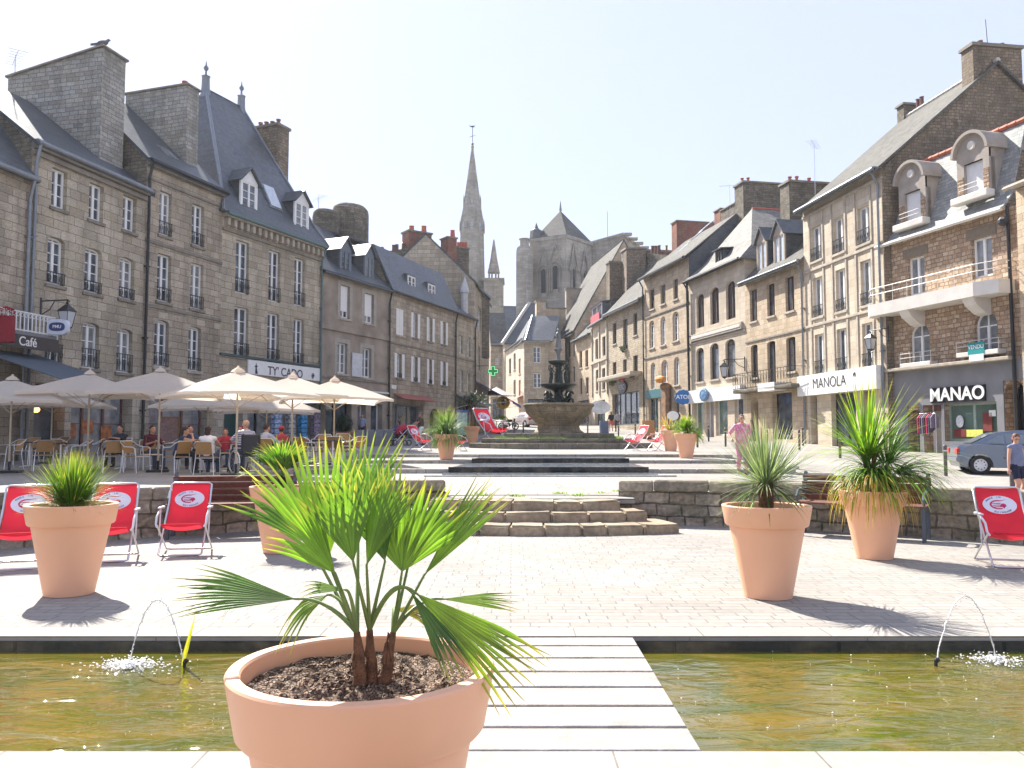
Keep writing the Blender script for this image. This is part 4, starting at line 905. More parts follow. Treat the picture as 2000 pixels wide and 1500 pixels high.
for (xl, xr, yt, ysp, yb, ys0) in ((1757, 1810, 316, 360, 444, 368), (1871, 1935, 258, 300, 393, 310)):
    v0 = -.05; a_, zA = h.f(xl, yb, v0); b__, _ = h.f(xr, yb, v0); c_ = (a_ + b__) / 2; _, zT = h.f((xl + xr) / 2, yt, v0); hw = (b__ - a_) / 2; zsp = zT - hw * 1.05; wz1 = h.f((xl + xr) / 2 - 2, ys0 + 6, v0)[1]; wz0 = zA + .05
    wa, wb = c_ - hw * .55, c_ + hw * .62
    m = MB(); n = 14; A_ = [(c_ - hw * cos(pi * i / n), zsp + hw * sin(pi * i / n)) for i in range(n + 1)]
    for (x0, z0x), (x1, z1x) in zip(A_, A_[1:]):
        if x1 <= wa or x0 >= wb: pass
        m.poly([(x0, v0, max(wz1, zsp)), (x1, v0, max(wz1, zsp)), (x1, v0, max(z1x, wz1)), (x0, v0, max(z0x, wz1))])
    m.box(a_, wa, v0, v0 + .3, zA - .05, wz1); m.box(wb, b__, v0, v0 + .3, zA - .05, wz1)
    m.poly([(a_, v0, wz1), (b__, v0, wz1), (b__, v0, max(wz1, zsp)), (a_, v0, max(wz1, zsp))])
    m.poly([(a_, v0 + .1, zA), (a_, 1.3, zA), (a_, 1.3, zsp), (a_, v0 + .1, zsp)]); m.poly([(b__, 1.3, zA), (b__, v0 + .1, zA), (b__, v0 + .1, zsp), (b__, 1.3, zsp)])
    d = h.mk('dormer', m, CONC)
    m = MB()
    for (x0, z0x), (x1, z1x) in zip(A_, A_[1:]):
        k = 1.16; f_ = lambda x, z: (c_ + (x - c_) * k, zsp + (z - zsp) * k)
        (X0, Z0), (X1, Z1) = f_(x0, z0x), f_(x1, z1x); m.prism([(x0, z0x), (x1, z1x), (X1, Z1), (X0, Z0)], v0 - .22, 1.8)
    h.mk('hood', m, CONC, d)
    m = MB(); m.lathe([(.001, 0), (.18, 0), (.2, .05), (.2, .1)], 16); o_ = h.mk('medallion', m, WB, d); o_.location = (c_ + .0, v0 - .09, zsp + hw * .42); o_.rotation_euler = (-pi / 2, 0, 0)
    m = MB(); m.box(wa, wb, v0 + .14, v0 + .18, wz0, wz1); h.mk('roller_shutter', m, plain('pale grey roller shutter', (.62, .62, .62), .5, var=.04), d)
    m = MB(); m.cham(a_ - .1, b__ + .15, v0 - .35, v0 + .1, zA - .25, zA + .05, .03); h.mk('sill', m, WB, d)
    m = MB()
    for zz in (.3, .5): m.tube([(wa - .1, v0 - .25, zA + zz), (wb + .1, v0 - .25, zA + zz)], .018, 5)
    h.mk('guard_railing', m, WB, d)
    random.seed(int(xl))
    for sgn_ in (0, 1):
        z = wz0; m = MB()
        while z < wz0 + .9:
            hh_ = random.uniform(.1, .18); x0, x1 = ((a_ + .02, wa - .01) if not sgn_ else (wb + .01, b__ - .02)); m.cham(x0, x1, v0 - .03, v0, z, z + hh_, .012); z += hh_ + .02
        h.mk('rubble_facing', m, RUBBLE, d)
m = MB(); u, z = h.f(1960, 432, -.3); m.ball((u, -.3, z), (.25, .2, .2), 8); m.tube([(u, -.3, z), (W1, -.1, z + .3)], .03); h.mk('bracket_lamp', m, DARKM)
mm = empty('clothes_rail', h.A + h.e * h.f(1838, 850)[0] + h.n * -.7 + V((0, 0, gz(*(h.A + h.e * 2.7).xy))), atan2(h.e.y, h.e.x), 'rail of dark and red clothes outside the grey shopfront', 'clothes rail')
m = MB(); m.tube([(-.45, 0, 0), (-.45, 0, 1.75), (.45, 0, 1.75), (.45, 0, 0)], .02); m.build('rail', STEEL, mm)
random.seed(5)
for k in range(7):
    x = -.38 + k * .125; m = MB(); m.prism([(-.2, 1.1 - random.uniform(0, .35)), (.2, 1.1), (.22, 1.55), (.05, 1.72), (-.05, 1.72), (-.22, 1.55)], x - .03, x + .03, 'x'); m.build('garment', plain('garment %d' % (k % 4), [(.45, .02, .08), (.06, .05, .08), (.18, .14, .22), (.05, .02, .02)][k % 4], .8), mm)
# far right neighbour sliver
h = House('cream_house', 'sliver of a sandy stone house at the right edge of the picture', 2003, 32.4, 2200, 28, WARM, 8, ROW)
zt = h.f(2000, 365)[1]; h.walls(zt); h.gutter(zt, out=.5, mat=TRIM)
# ---------------------------------------------------------------- R2 tall roof
h = House('stone_house', 'tall pale granite house with a huge grey slate roof and a white shop fascia', 1578, 47.1, 1737, 39.4, WARM2, 9, ROW)
for w in ((1584.5, 1605.5, 441, 509), (1628, 1650, 424, 494), (1674.6, 1700.5, 402, 476)): h.win(*w, rail=.75, sill=1, rows=1, glass=GLASS2)
for w in ((1588, 1608, 541, 619), (1632.6, 1653.6, 525, 608), (1681, 1705, 507, 596)): h.win(*w, rail=.65, sill=1, rows=1, glass=GLASS2)
for w in ((1592, 1611.7, 652, 730.5), (1635, 1657, 641, 726), (1684.5, 1708, 630, 719)): h.win(*w, rail=.75, sill=0, rows=1)
zt = h.f(1650, 368)[1]
z1 = h.f(1640, 772)[1] + .1
h.window(.35, 1.1, .1, z1, rec=.4, cols=1, rows=1, fm=DARKM, sill=0, name='door'); h.window(2.6, 5.0, .4, z1, rec=.3, cols=2, rows=1, fm=DARKM, sill=0, name='shop_window'); h.window(5.4, 6.6, .1, z1, rec=.4, cols=1, rows=1, fm=DARKM, sill=0, name='shop_door')
vr, zr = h.sd(1945, 125, h.W)
h.walls(zt, [(0, zt), (vr, zr), (2 * vr, zt)], [(0, zt), (vr, zr), (2 * vr, zt)], sidemat=GABLE); 
h.D = 2 * vr
gable_roof(h, zt, zr, vr, 2 * vr, ov=.5, mat=SLATEP, u0=-.15, u1=h.W + .2); h.ridgecap((-.15, vr, zr + .15), (h.W + .2, vr, zr + .15), plain('mortar ridge', (.5, .47, .43), .9))
h.gutter(zt - .05, out=.5, pipe=h.W - .2, mat=LEAD)
for px, py in ((1570, 470),): pass
for z, nm in ((h.f(1656, 503)[1], 0), (h.f(1642, 625)[1], 0)): h.band(z, .14, .08, mat=TRIM)
h.band(zt - .5, .14, .08, mat=TRIM)
m = MB(); ws = [(1584.5, 1605.5), (1628, 1650), (1674.6, 1700.5)]
for a_, b_ in ws:
    for x in (a_, b_):
        u = h.f(x, 500)[0]; m.box(u + (.06 if x == b_ else -.2), u + (.2 if x == b_ else -.06), -.05, .01, z1 + .5, zt - .5)
h.mk('pilaster', m, TRIM)
m = MB(); a_, _ = h.f(1561, 770, -.35); m.box(-.35, h.W - .3, -.4, -.02, z1 + .02, z1 + 1.15); sg = h.mk('fascia_sign', m, WHITE)
h.text('MANOLA', h.W * .40, z1 + .6, .82, plain('charcoal lettering', (.02, .02, .022), .4), -.42, -.012, sg)
m = MB(); u = h.W * .72
for k in range(4): m.tube([(u + .13 * cos(k * 1.57 + t) * t / 3, -.415, z1 + .85 + .13 * sin(k * 1.57 + t) * t / 3) for t in [i * .4 for i in range(8)]], .018, 4)
h.mk('emblem', m, DARKM, sg)
h.chim(h.W - .9, h.W - .05, vr - 1.2, vr + 1.5, zr - 1.5, h.f(1960, 105, vr - 1)[1] if 0 else zr + .95, pots=2, cap=.16, mat=GABLE, ph=.3, potmat=BRICKR)
uu, zz_ = h.f(1765, 215, vr); h.chim(uu - .35, uu + .3, vr - .2, vr + .6, zr - 1, zr + .9, cap=.12, mat=SCHIST)
uu2, _ = h.f(1790, 205, vr)
for k in range(2): m = MB(); m.lathe([(.12, zr), (.1, zr + .75), (.14, zr + .8)], 8, (uu2 + k * .35, vr + .1)); h.mk('chimney_pot', m, plain('dark clay pot', (.16, .08, .06), .8))
for (px, py) in ((1688, 345), (1738, 314)):
    for vv in (1.2,):
        u, z = h.f(px, py, vv); skylight(h, u, vv - .6, zt, zr, vr, .55, .9)
m = MB(); u = h.W - .5; m.tube([(u, vr, zr + 1), (u - .1, vr, zr + 2.6)], .02, 5); h.mk('antenna', m, DARKM)
lantern('wall_lantern', h.A + h.e * (h.W + .25) + h.n * -.05 + V((0, 0, h.zb + h.f(1727, 655)[1])), -(h.n * .3 + h.e), 'black wall lantern above the white shop fascia, at the joint with the rubble house', s=1.2)
# ---------------------------------------------------------------- R3 with iron balcony
h = House('stone_house', 'lower sandy stone house with a long iron balcony and two gabled dormers', 1460, 54.2, 1578, 47.1, WARM, 9, ROW)
DW = plain('dark window wood', (.05, .035, .03), .6)
for w in ((1464.7, 1478.5, 565, 628), (1498, 1513, 553.6, 617.6), (1534, 1551, 540, 608)): h.win(*w, sill=1, fm=DW, rows=1)
h.win(1467, 1480, 673, 738, arch=.15, sill=1, fm=DW, rows=2); h.win(1499, 1515, 666, 755, arch=.12, sill=0, fm=DW, rows=2); h.win(1536, 1554, 658, 726, arch=.1, sill=1, fm=DW, rows=2)
zt = h.f(1507, 533)[1]
h.window(.55, 1.5, .1, 3.2, arch=.4, rec=.5, cols=1, rows=1, fm=DW, glass=plain('dark door', (.03, .025, .025)), sill=0, name='door'); h.window(3.3, 5.6, .5, 3.3, rec=.35, cols=1, rows=1, fm=DARKM, sill=0, name='shop_window')
zr = zt + 4.4; h.walls(zt, [(0, zt), (4.5, zr), (9, zt)], [(0, zt), (4.5, zr), (9, zt)], sidemat=SCHIST); gable_roof(h, zt, zr, 4.5, 9, ov=.5, mat=SLATEP); h.gutter(zt - .05, out=.45, pipe=h.W - .1, mat=LEAD)
h.band(h.f(1505, 660)[1], .12, .06, mat=TRIMD)
for (xl, xr, yt, yb) in ((1486, 1501, 464, 518), (1519, 1536, 450, 500)):
    a_, _ = h.f(xl, yb, .6); b_, _ = h.f(xr, yb, .6); _, z1 = h.f((xl + xr) / 2, yt + 10, .6); dormer(h, a_ - .15, b_ + .15, zt + .35, z1, .4, 2.8, rise=1.0, fm=plain('weathered dormer wood', (.42, .35, .28), .8), glass=plain('glass with painted sky reflection', (.5, .56, .62), .1, spec=.9), rows=1)  # dormer panes carry the sky's reflection in their base colour
z = h.f(1505, 752, -.8)[1]; m = MB(); m.cham(-.2, h.W - .1, -.9, 0, z - .28, z - .05, .05); b_ = h.mk('balcony', m, SCHIST)
m = MB(); 
for zz in (0, .95): m.box(-.2, h.W - .1, -.88, -.85, z + zz - .02, z + zz + .02)
x = -.2
while x < h.W - .1:
    m.box(x, x + .02, -.875, -.855, z, z + .95); m.tube([(x + .17 + .11 * cos(t), -.865, z + .5 + .28 * sin(t)) for t in [2 * pi * j / 10 for j in range(10)]], .010, 4, closed=True); x += .34
for x in (-.2, h.W - .12): m.box(x, x + .02, -.87, 0, z + .93, z + .96)
h.mk('balcony_rail', m, IRON, b_)
m = MB(); m.box(3.2, 5.2, -.9, -.1, 3.42, 3.9); h.mk('sign_box', m, WHITE)
h.chim(h.f(1435, 400, 4)[0], h.f(1452, 400, 4)[0], 4.0, 9.0, zt + .5, h.f(1440, 362, 4)[1], pots=2, pv=[4.3, 4.8], mat=SCHIST, cap=.14)
h.chim(h.f(1524, 400, 2.6)[0], h.f(1542, 400, 2.6)[0], 2.6, 5.6, zt + 1, h.f(1530, 360, 2.6)[1], pots=3, pv=[3.0, 3.5, 4.4], mat=SCHIST, cap=.14)
u, z = h.f(1592, 370, 4); m = MB(); h.antenna(u, 4, h.f(1592, 385, 4)[1], h.f(1592, 278, 4)[1] - h.f(1592, 385, 4)[1], 2.4, 8)
# ---------------------------------------------------------------- R4 arched dark windows, hip roof
h = House('stone_house', 'cream stone house with tall dark arched windows, sunlit hipped roof and white optician fascia', 1350, 62.6, 1460, 54.2, WARM2, 9, ROW)
for w in ((1360, 1375, 574, 640), (1387, 1404, 561, 632.5), (1418, 1436, 549, 623)): h.win(*w, arch=.35, sill=0, fm=DW, rows=1, glass=plain('dull brown shutter', (.075, .05, .045), .6), cols=2)
for w in ((1360, 1375, 679, 746), (1387, 1404, 670, 741), (1417, 1436, 662, 737)): h.win(*w, arch=.35, sill=1, fm=DW, rows=2, cols=1)
zt = h.f(1391, 529)[1]; zf1, zf0 = h.f(1400, 758)[1], h.f(1400, 784)[1]
h.window(.6, 2.1, .5, zf0 + .1, rec=.25, cols=1, rows=1, fm=WHITE, glass=GLASSG, sill=0, name='shop_window'); h.window(2.6, 3.8, .2, zf0 + .1, rec=.3, cols=1, rows=1, fm=WHITE, glass=plain('grey violet door', (.32, .30, .33), .5), sill=0, name='shop_door'); h.window(4.1, 5.9, .5, zf0 + .1, rec=.25, cols=1, rows=1, fm=WHITE, glass=GLASSG, sill=0, name='shop_window'); h.window(6.9, 8.1, .3, zf0 + .1, rec=.25, cols=1, rows=2, fm=WHITE, sill=0, name='side_door')
h.walls(zt)
v_ = 4.0; uR, zR = h.f(1473, 405, v_); W_ = h.W
e0, e1, e2, e3 = (-.3, -.5, zt - .15), (W_ + .3, -.5, zt - .15), (W_ + .3, 9.4, zt - .15), (-.3, 9.4, zt - .15); k0, k1, k2, k3 = (.5, .8, zt + 1.0), (W_ - .5, .8, zt + 1.0), (W_ - .5, 8, zt + 1.0), (.5, 8, zt + 1.0); A1, A2 = (uR - .3, v_, zR), (uR + .1, v_ + 1.0, zR)
A2 = (uR - .3, v_ + 4, zR)
h.roofm([[e0, e1, k1, k0], [e1, e2, k2, k1], [e2, e3, k3, k2], [e3, e0, k0, k3], [k0, k1, A1], [k1, k2, A2, A1], [k2, k3, A2], [k3, k0, A1, A2]], SLATEB, t=.08)
h.ridgecap(A1, A2, TERRA); h.gutter(zt - .15, out=.5, pipe=.05, mat=DARKM)
a_, z0 = h.f(1397, 514, .4); b_, _ = h.f(1407, 512, .4); dormer(h, a_, b_ + .2, zt + .5, h.f(1402, 490, .4)[1], .4, 2.6, kind='shed', rise=.35, fm=DW, rows=1)
m = MB(); m.box(.3, h.W - .2, -.35, -.02, zf0, zf1); sg = h.mk('fascia_sign', m, WHITE); m = MB(); 
for k in range(12): a = k * pi / 6; m.ball((3.3 + .45 * cos(a), -.5, (zf0 + zf1) / 2 + .05 + .3 * sin(a)), (.2, .12, .2), 8)
m.ball((3.3, -.5, (zf0 + zf1) / 2 + .05), (.42, .14, .33), 10); h.mk('emblem', m, plain('steel blue scalloped emblem', (.12, .24, .42), .5), sg)
z = h.f(1400, 665)[1]; u0_, zz1 = h.f(1354, 655); u1_, _ = h.f(1443, 630); zz0 = h.f(1354, 669)[1]; m = MB(); m.cham(.45, h.W - .3, -.16, 0, zz0 + .05, zz1, .02); h.mk('stone_panel', m, TRIM); m = MB(); m.cham(.6, h.W - .45, -.19, -.16, zz0 + .2, zz1 - .15, .01); h.mk('blank_sign_panel', m, plain('pale blank panel', (.6, .56, .52), .7))
h.band(zz0 - .15, .12, .08, mat=TRIM)
m = MB(); u = .15; m.tube([(u, -.25, zt), (u, -.15, .2)], .09); h.mk('downpipe', m, DARKM)
P0 = h.A + h.e * .3 + h.n * -.75; zz = h.zb + h.f(1342, 777)[1]
rs = empty('round_sign', P0 + V((0, 0, zz)), 0, 'round blue scalloped projecting sign with white letters over the optician', 'sign')
m = MB(); n = 48; m.prism([((.62 + .03 * cos(12 * t)) * cos(t), (.55 + .03 * cos(12 * t)) * sin(t)) for t in [2 * pi * i / n for i in range(n)]], -.08, .08); m.build('disc', plain('bright blue sign', (.01, .14, .42), .4, var=.05), rs)
m = MB(); m.addmesh(text_mesh('ATOL', .42, .008), Matrix(((1, 0, 0, 0), (0, 0, -1, -.09), (0, 1, 0, 0), (0, 0, 0, 1)))); m.build('lettering', WHITE, rs); m = MB(); m.tube([(.1, 0, .3), (.6, .4, .3)], .03); m.build('bracket', DARKM, rs)
lantern('wall_lantern', h.A + h.e * (h.W - .1) + h.n * -.05 + V((0, 0, h.zb + h.f(1450, 713)[1])), -(h.n + h.e * .8), 'grey wall lantern beside the second arched window of the optician house', s=1.5)
# ---------------------------------------------------------------- R5 arches
h = House('stone_house', 'cream ashlar house with three rows of small arched windows and a long slate roof', 1260, 71.7, 1350, 62.6, WARM, 10, ROW)
for w in ((1268.5, 1278, 565, 604), (1290, 1299.5, 556, 594), (1315, 1324, 545, 584.5)): h.win(*w, sill=1, fm=DW, rows=2)
for w in ((1268, 1278, 626, 680), (1290, 1300, 618, 674), (1313.5, 1325.5, 608.5, 666), (1271, 1280, 708, 760), (1292, 1304, 703, 748), (1316.5, 1327, 697, 752)): h.win(*w, arch=.35, sill=1, rows=3)
zt = h.f(1290, 528)[1]
h.window(.8, 3.0, .2, 3.4, rec=.3, cols=2, rows=1, fm=plain('teal frame', (.02, .09, .10), .5), sill=0, name='shop_window'); h.window(3.4, 4.5, .2, 3.2, rec=.4, cols=1, rows=1, fm=DARKM, sill=0, name='shop_door'); h.window(6.0, 7.2, .2, 3.2, rec=.4, cols=1, rows=2, fm=plain('brown red wood', (.14, .05, .035), .6), sill=0, name='door')
vr = 7.0; zr = h.sd(1437, 420, h.W)[1]; vr = h.sd(1437, 420, h.W)[0]
h.walls(zt, [(0, zt), (vr, zr), (2 * vr, zt)], [(0, zt), (vr, zr), (2 * vr, zt)], sidemat=SLATE); gable_roof(h, zt, zr, vr, 2 * vr, ov=.6, mat=SLATEP)
h.gutter(zt - .1, out=.5, pipe=.1, mat=DARKM); h.band(h.f(1300, 609)[1], .13, .07); h.band(h.f(1300, 693)[1], .13, .07)
for px, py in ((1318, 497), (1345, 480), (1368, 463)):
    v_ = h.sd(px, py, h.W - 1.5)[0] if 0 else 1.5 + (px - 1318) * .055; u, z = h.f(px, py, v_)
    if 0 < u < h.W: skylight(h, u, v_, zt, zr, vr, .6, 1.1)
m = MB(); m.box(.5, 4.8, -.12, -.03, 3.4, 4.1); sg = h.mk('fascia_sign', m, plain('teal fascia', (.02, .13, .15), .5))
m = MB(); m.cham(4.6, 5.9, -.5, -.05, -.2, 4.3, .2); m.ball((5.25, -.3, 4.2), (.8, .4, .3), 10); h.mk('tree_trunk_carving', m, plain('carved wood column', (.22, .12, .06), .8, var=.4, scale=3))
m = MB(); m.ball((5.25, -.75, 4.75), (.75, .35, .3), 10); h.mk('flower_tray', m, plain('orange flower tray', (.60, .24, .03), .7, var=.4, scale=6))
# chimneys between R5 and R6, R6
h.chim(h.f(1312, 470, 6.5)[0], h.f(1322, 470, 6.5)[0], 6.5, 13, zt + .5, h.f(1315, 435, 6.5)[1], mat=BRICKR, cap=.12, pots=0)
h.chim(h.f(1395, 420, 8)[0], h.f(1407, 420, 8)[0], 8, 9.5, zt + 3, h.f(1400, 411, 8)[1], mat=BRICKR, cap=.1); h.chim(h.f(1408, 420, 8)[0], h.f(1435, 420, 8)[0], 8, 9.5, zt + 3, h.f(1415, 408, 8)[1], mat=SCHIST, cap=.1)
h.antenna(h.f(1426, 415, 8)[0], 8, h.f(1426, 420, 8)[1], h.f(1426, 360, 8)[1] - h.f(1426, 420, 8)[1], 1.2); 
# ---------------------------------------------------------------- R6 flower boxes
h = House('stone_house', 'yellowish rubble fronted house with flower boxes over a dark glazed shop', 1189, 81.7, 1260, 71.7, stone('yellowish rubble', (.34, .28, .20), (.52, .45, .34), (.22, .19, .15), bw=.4, bh=.18, ms=.02, dist=.06, grime=.25, gcol=(.25, .2, .14), hue=(.48, .38, .25)), 9, ROW)
for w in ((1196.7, 1204, 631, 672), (1217, 1225.5, 622.7, 682), (1237, 1244.7, 612, 655), (1196.7, 1204, 707, 748.5), (1217, 1224.4, 701.6, 740), (1237, 1245.7, 694, 733.6)): h.win(*w, sill=1, fm=DW, rows=2, rail=.4 if w[2] > 690 or w[2] == 622.7 else 0)
zt = h.f(1220, 599)[1]; h.window(1.2, 8.8, .9, 3.9, rec=.3, cols=5, rows=1, fm=plain('dark blue frame', (.02, .04, .07), .4), sill=0, name='shop_window')
zr = zt + 5; h.walls(zt, gable(h, zt, 9, zr), gable(h, zt, 9, zr), sidemat=SCHIST); gable_roof(h, zt, zr, 4.5, 9, ov=.6, mat=SLATEP); h.gutter(zt - .1, out=.5)
m = MB(); m.cham(-.4, h.W - .6, -1.1, 0, 5.2, 5.55, .05); h.mk('shop_canopy', m, TRIM); m = MB(); m.prism([(4.6 + 1.2 * cos(t), 4.4 + .6 * sin(t)) for t in [2 * pi * i / 20 for i in range(20)]], -.2, -.05); s_ = h.mk('oval_sign', m, DARKM); h.text('VERO', 4.6, 4.4, .7, plain('violet grey lettering', (.45, .42, .5), .5), -.22, .0, s_)
random.seed(2)
FLG = plain('geranium leaves', (.06, .10, .03), .8, var=.5, scale=20); FLR = plain('red geranium', (.6, .05, .05), .7, var=.4, scale=20)
for w in ((1196.7, 1204, 748.5, 0), (1217, 1224.4, 740, 1), (1237, 1245.7, 733.6, 0), (1217, 1225.5, 682, 0)):
    a_, z = h.f(w[0], w[2]); b_ = h.f(w[1], w[2])[0]; m = MB()
    for k in range(60): m.ball((random.uniform(a_, b_), random.uniform(-.4, -.1), z + random.gauss(.0, .13)), random.uniform(.04, .08), 5)
    h.mk('flower_box', m, FLR if w[3] else FLG)
for k, (xl, xr, yt, v0, v1) in enumerate(((1183, 1211, 514, 1.2, 2.8), (1212, 1240, 490, 2.5, 8.5))):
    a_, z1 = h.f(xl, yt + 3, v0); b_, _ = h.f(xr, yt, v0); h.chim(a_ + .2, a_ + 1.3, v0, v1, zt + .3, z1, mat=SCHIST if k else GABLE, cap=.2, pots=3 if k else 0, pv=[6.5, 7.3, 8.1] if k else None, potmat=plain('dark clay pot', (.16, .08, .06), .8), ph=.7)
# a wide dark rubble gable wall rising behind
h = House('gabled_house', 'dark rubble chimney wall between the long slate roof and the church tower', 1205, 88, 1312, 79, SCHIST, 6, ROW)
m = MB(); p_ = [h.f(1212, 640), h.f(1212, 494), h.f(1255, 493), h.f(1312, 500), h.f(1312, 640)]; m.prism(p_, 0, .9); h.mk('wall', m, SCHIST)
for px in (1275, 1281, 1287): u, z = h.f(px, 493, .4); m = MB(); m.lathe([(.2, z - .3), (.16, z + .6), (.2, z + .65)], 8, (u, .4)); h.mk('chimney_pot', m, plain('dark clay pot', (.16, .08, .06), .8))
# ---------------------------------------------------------------- R7, R8, R9
def far_house(name, label, pa, da, pb, db, wall, wins, ey, D=9, zrise=4, roofmat=None, arch=0, name_=None, **k):
    h = House('stone_house', label, pa, da, pb, db, wall, D, ROW)
    for w in wins: h.win(*w, sill=1, fm=DW if k.get('dark', 1) else WHITE, rows=3 if not k.get('dark', 1) else 1, arch=arch)
    xm = (pa + pb) / 2; zt = h.f(xm, ey)[1]; zr = zt + zrise
    h.window(h.W * .15, h.W * .8, .5, 3.1, rec=.4, cols=3, rows=1, fm=DARKM, sill=0, name='shop_window')
    h.walls(zt, gable(h, zt, D, zr), gable(h, zt, D, zr)); gable_roof(h, zt, zr, D / 2, D, ov=.5, mat=roofmat or SLATEP); h.gutter(zt - .1, out=.5); return h, zt, zr
h, zt, zr = far_house('', 'narrow pale house front with tall pilasters between its windows', 1157, 89, 1189, 81.7, WARM2, [(1162.5, 1168, 662, 701.6), (1176.4, 1182.8, 656.8, 695), (1163.6, 1169, 722, 763.5), (1176, 1182, 718.7, 761)], 628)
m = MB()
for u in (.1, h.W * .48, h.W - .5): m.box(u, u + .4, -.14, .0, 3.6, zt - .3)
h.mk('pilaster', m, TRIM); h.band(h.f(1173, 707)[1], .3, .2, mat=TRIM)
a_, z0 = h.f(1159, 627, .3); b_, _ = h.f(1180, 622, .3); dormer(h, a_ + .3, b_ - .3, zt, zt + 2.0, .1, 3, kind='shed', rise=.7, fm=plain('pale lilac board', (.55, .52, .56), .6), rows=1); m = MB(); m.box(a_ + .5, b_ - .5, -.12, -.03, zt + .25, zt + 1.05); h.mk('board', m, plain('red board', (.5, .08, .10), .6, var=.3, scale=5))
h.chim(h.W - 1.2, h.W - .2, 2, 4, zt + .5, h.f(1190, 514, 2)[1], mat=GABLE, cap=.15)
h, zt, zr = far_house('', 'small grey-gabled stone house between the pilastered front and the arched one', 1124, 96.5, 1157, 89, WARM, [(1131.6, 1137, 685.6, 718.7), (1143, 1148.7, 683.5, 716.5), (1132, 1137, 739, 770), (1144, 1149.7, 737, 769)], 658, zrise=5)
h, zt, zr = far_house('', 'far stone house with a tall sunlit roof verge just right of the fountain statue', 1073, 112, 1124, 96.5, WARM, [(1079, 1084, 668, 705), (1090, 1094, 672, 703), (1099.6, 1104, 670, 704), (1108, 1113.5, 665, 699.5), (1118, 1123, 659, 697), (1108, 1113, 722, 750), (1118, 1123, 716.5, 746), (1098, 1103, 726, 752)], 660, zrise=11, D=12, roofmat=SLATEP, dark=1)
# ---------------------------------------------------------------- street end
h, zt, zr = far_house('', 'corner house closing the street, with dark hipped roof and faint wall writing', 1024, 97, 1072, 97.3, GREYST2, [(1041, 1056, 677, 709), (1042, 1057, 729, 758)], 667, D=16, zrise=.2, dark=0)
e = [(-.4, -.5, zt), (h.W + .4, -.5, zt), (h.W + .4, 14, zt), (-.4, 14, zt)]; k1, k2 = h.f(1040, 617, 4), h.f(1093, 616, 4)
h.roofm([[e[0], e[1], (k2[0], 4, k2[1]), (k1[0], 4, k1[1])], [e[3], e[0], (k1[0], 4, k1[1]), (k1[0], 9, k1[1])], [e[1], e[2], (k2[0], 9, k2[1]), (k2[0], 4, k2[1])]], SLATE, name='hip_roof')
h.text('BAR DU CENTRE', h.W * .5, h.f(1047, 768)[1], .5, plain('faded white wall lettering', (.5, .47, .42), .9), -.02)
m = MB(); m.tube([h.f(1026, 665, -.5)[0:1] + (-.5,) + h.f(1026, 665, -.5)[1:2], (k1[0], 4, k1[1])], .15); h.mk('hip_flashing', m, LEAD)
for (a_, b_, yt) in ((1048, 1066, 588), (1067, 1090, 565), (1106, 1140, 564)):
    pass
h.chim(h.f(1048, 600, 6)[0], h.f(1066, 600, 6)[0], 6, 7.5, zt, h.f(1055, 588, 6)[1], mat=WARM, cap=.15); h.chim(h.f(1061, 600, 9)[0], h.f(1105, 600, 9)[0], 9, 10, zt, h.f(1075, 602, 9)[1], mat=WARM, cap=.15); h.chim(h.f(1106, 600, 12)[0], h.f(1155, 600, 12)[0], 12, 13, zt, h.f(1120, 564, 12)[1], mat=RENDER, cap=.15)
h2 = House('stone_house', 'narrow sunlit cream house side in the street behind the pharmacy cross', 988, 112, 1023, 97.5, WARM2, 5, ROW)
for w in ((994, 998, 700, 730), (1003, 1007, 690, 722), (1013, 1017, 700, 730), (1003, 1007, 742, 770), (1013, 1017, 742, 775)): h2.win(*w, fm=DW, rows=1)
zt = h2.f(1012, 668)[1]; h2.walls(zt); g = h2.W
h2.roofm([[(-.2, -.3, zt), (g, -.3, zt), (g, 5, zt + .4), (-.2, 5, zt + .4)]], SLATE)
hb_ = House('hip_roofed_house', 'steep dark hipped roof rising behind the corner house at the street end', 985, 113, 1075, 113.6, WARM2, 10, ROW); zt = hb_.f(1000, 672)[1]; hb_.walls(zt); zr = hb_.f(1045, 592, 5)[1]; r0 = hb_.f(1034, 592, 5)[0]; g5 = hb_.W
hb_.roofm([[(-.3, -.4, zt), (g5 + .3, -.4, zt), (g5 + .3, 5, zr), (r0, 5, zr)], [(-.3, 10.4, zt), (-.3, -.4, zt), (r0, 5, zr)], [(g5 + .3, 10.4, zt), (-.3, 10.4, zt), (r0, 5, zr), (g5 + .3, 5, zr)]], SLATE)
m = MB(); m.tube([(-.3, -.45, zt), (r0, 4.95, zr)], .28, 5); hb_.mk('hip_flashing', m, plain('lead with painted sunlight', (.5, .47, .42), .7))  # sunlight on the hip edge is painted in: paler than the other lead
awning(h2, g - 5, g - .3, 3.6, 1.6, .8, plain('pinkish red canvas', (.5, .12, .09), .8), valance=.3)
h3, zt, zr = far_house('', 'brown stone house front closing the street, a small barred window high on its wall', 958, 116, 990, 116.2, GREYST, [(967, 975, 700, 712)], 672, zrise=5, D=9, dark=0)
h4 = House('church_nave', 'long dark slate church roof seen over the street between spire and tower', 944, 150, 1016, 150.6, GREYST, 12, cat='church roof'); zt = h4.f(980, 690)[1]; h4.walls(zt); zr = h4.f(975, 597, 6)[1]
h4.roofm([[(-.3, -.3, zt), (h4.W + .3, -.3, zt), (h4.W, 6, zr), (0, 6, zr)], [(h4.W, 12, zt), (0, 12, zt), (0, 6, zr), (h4.W, 6, zr)]], SLATE)
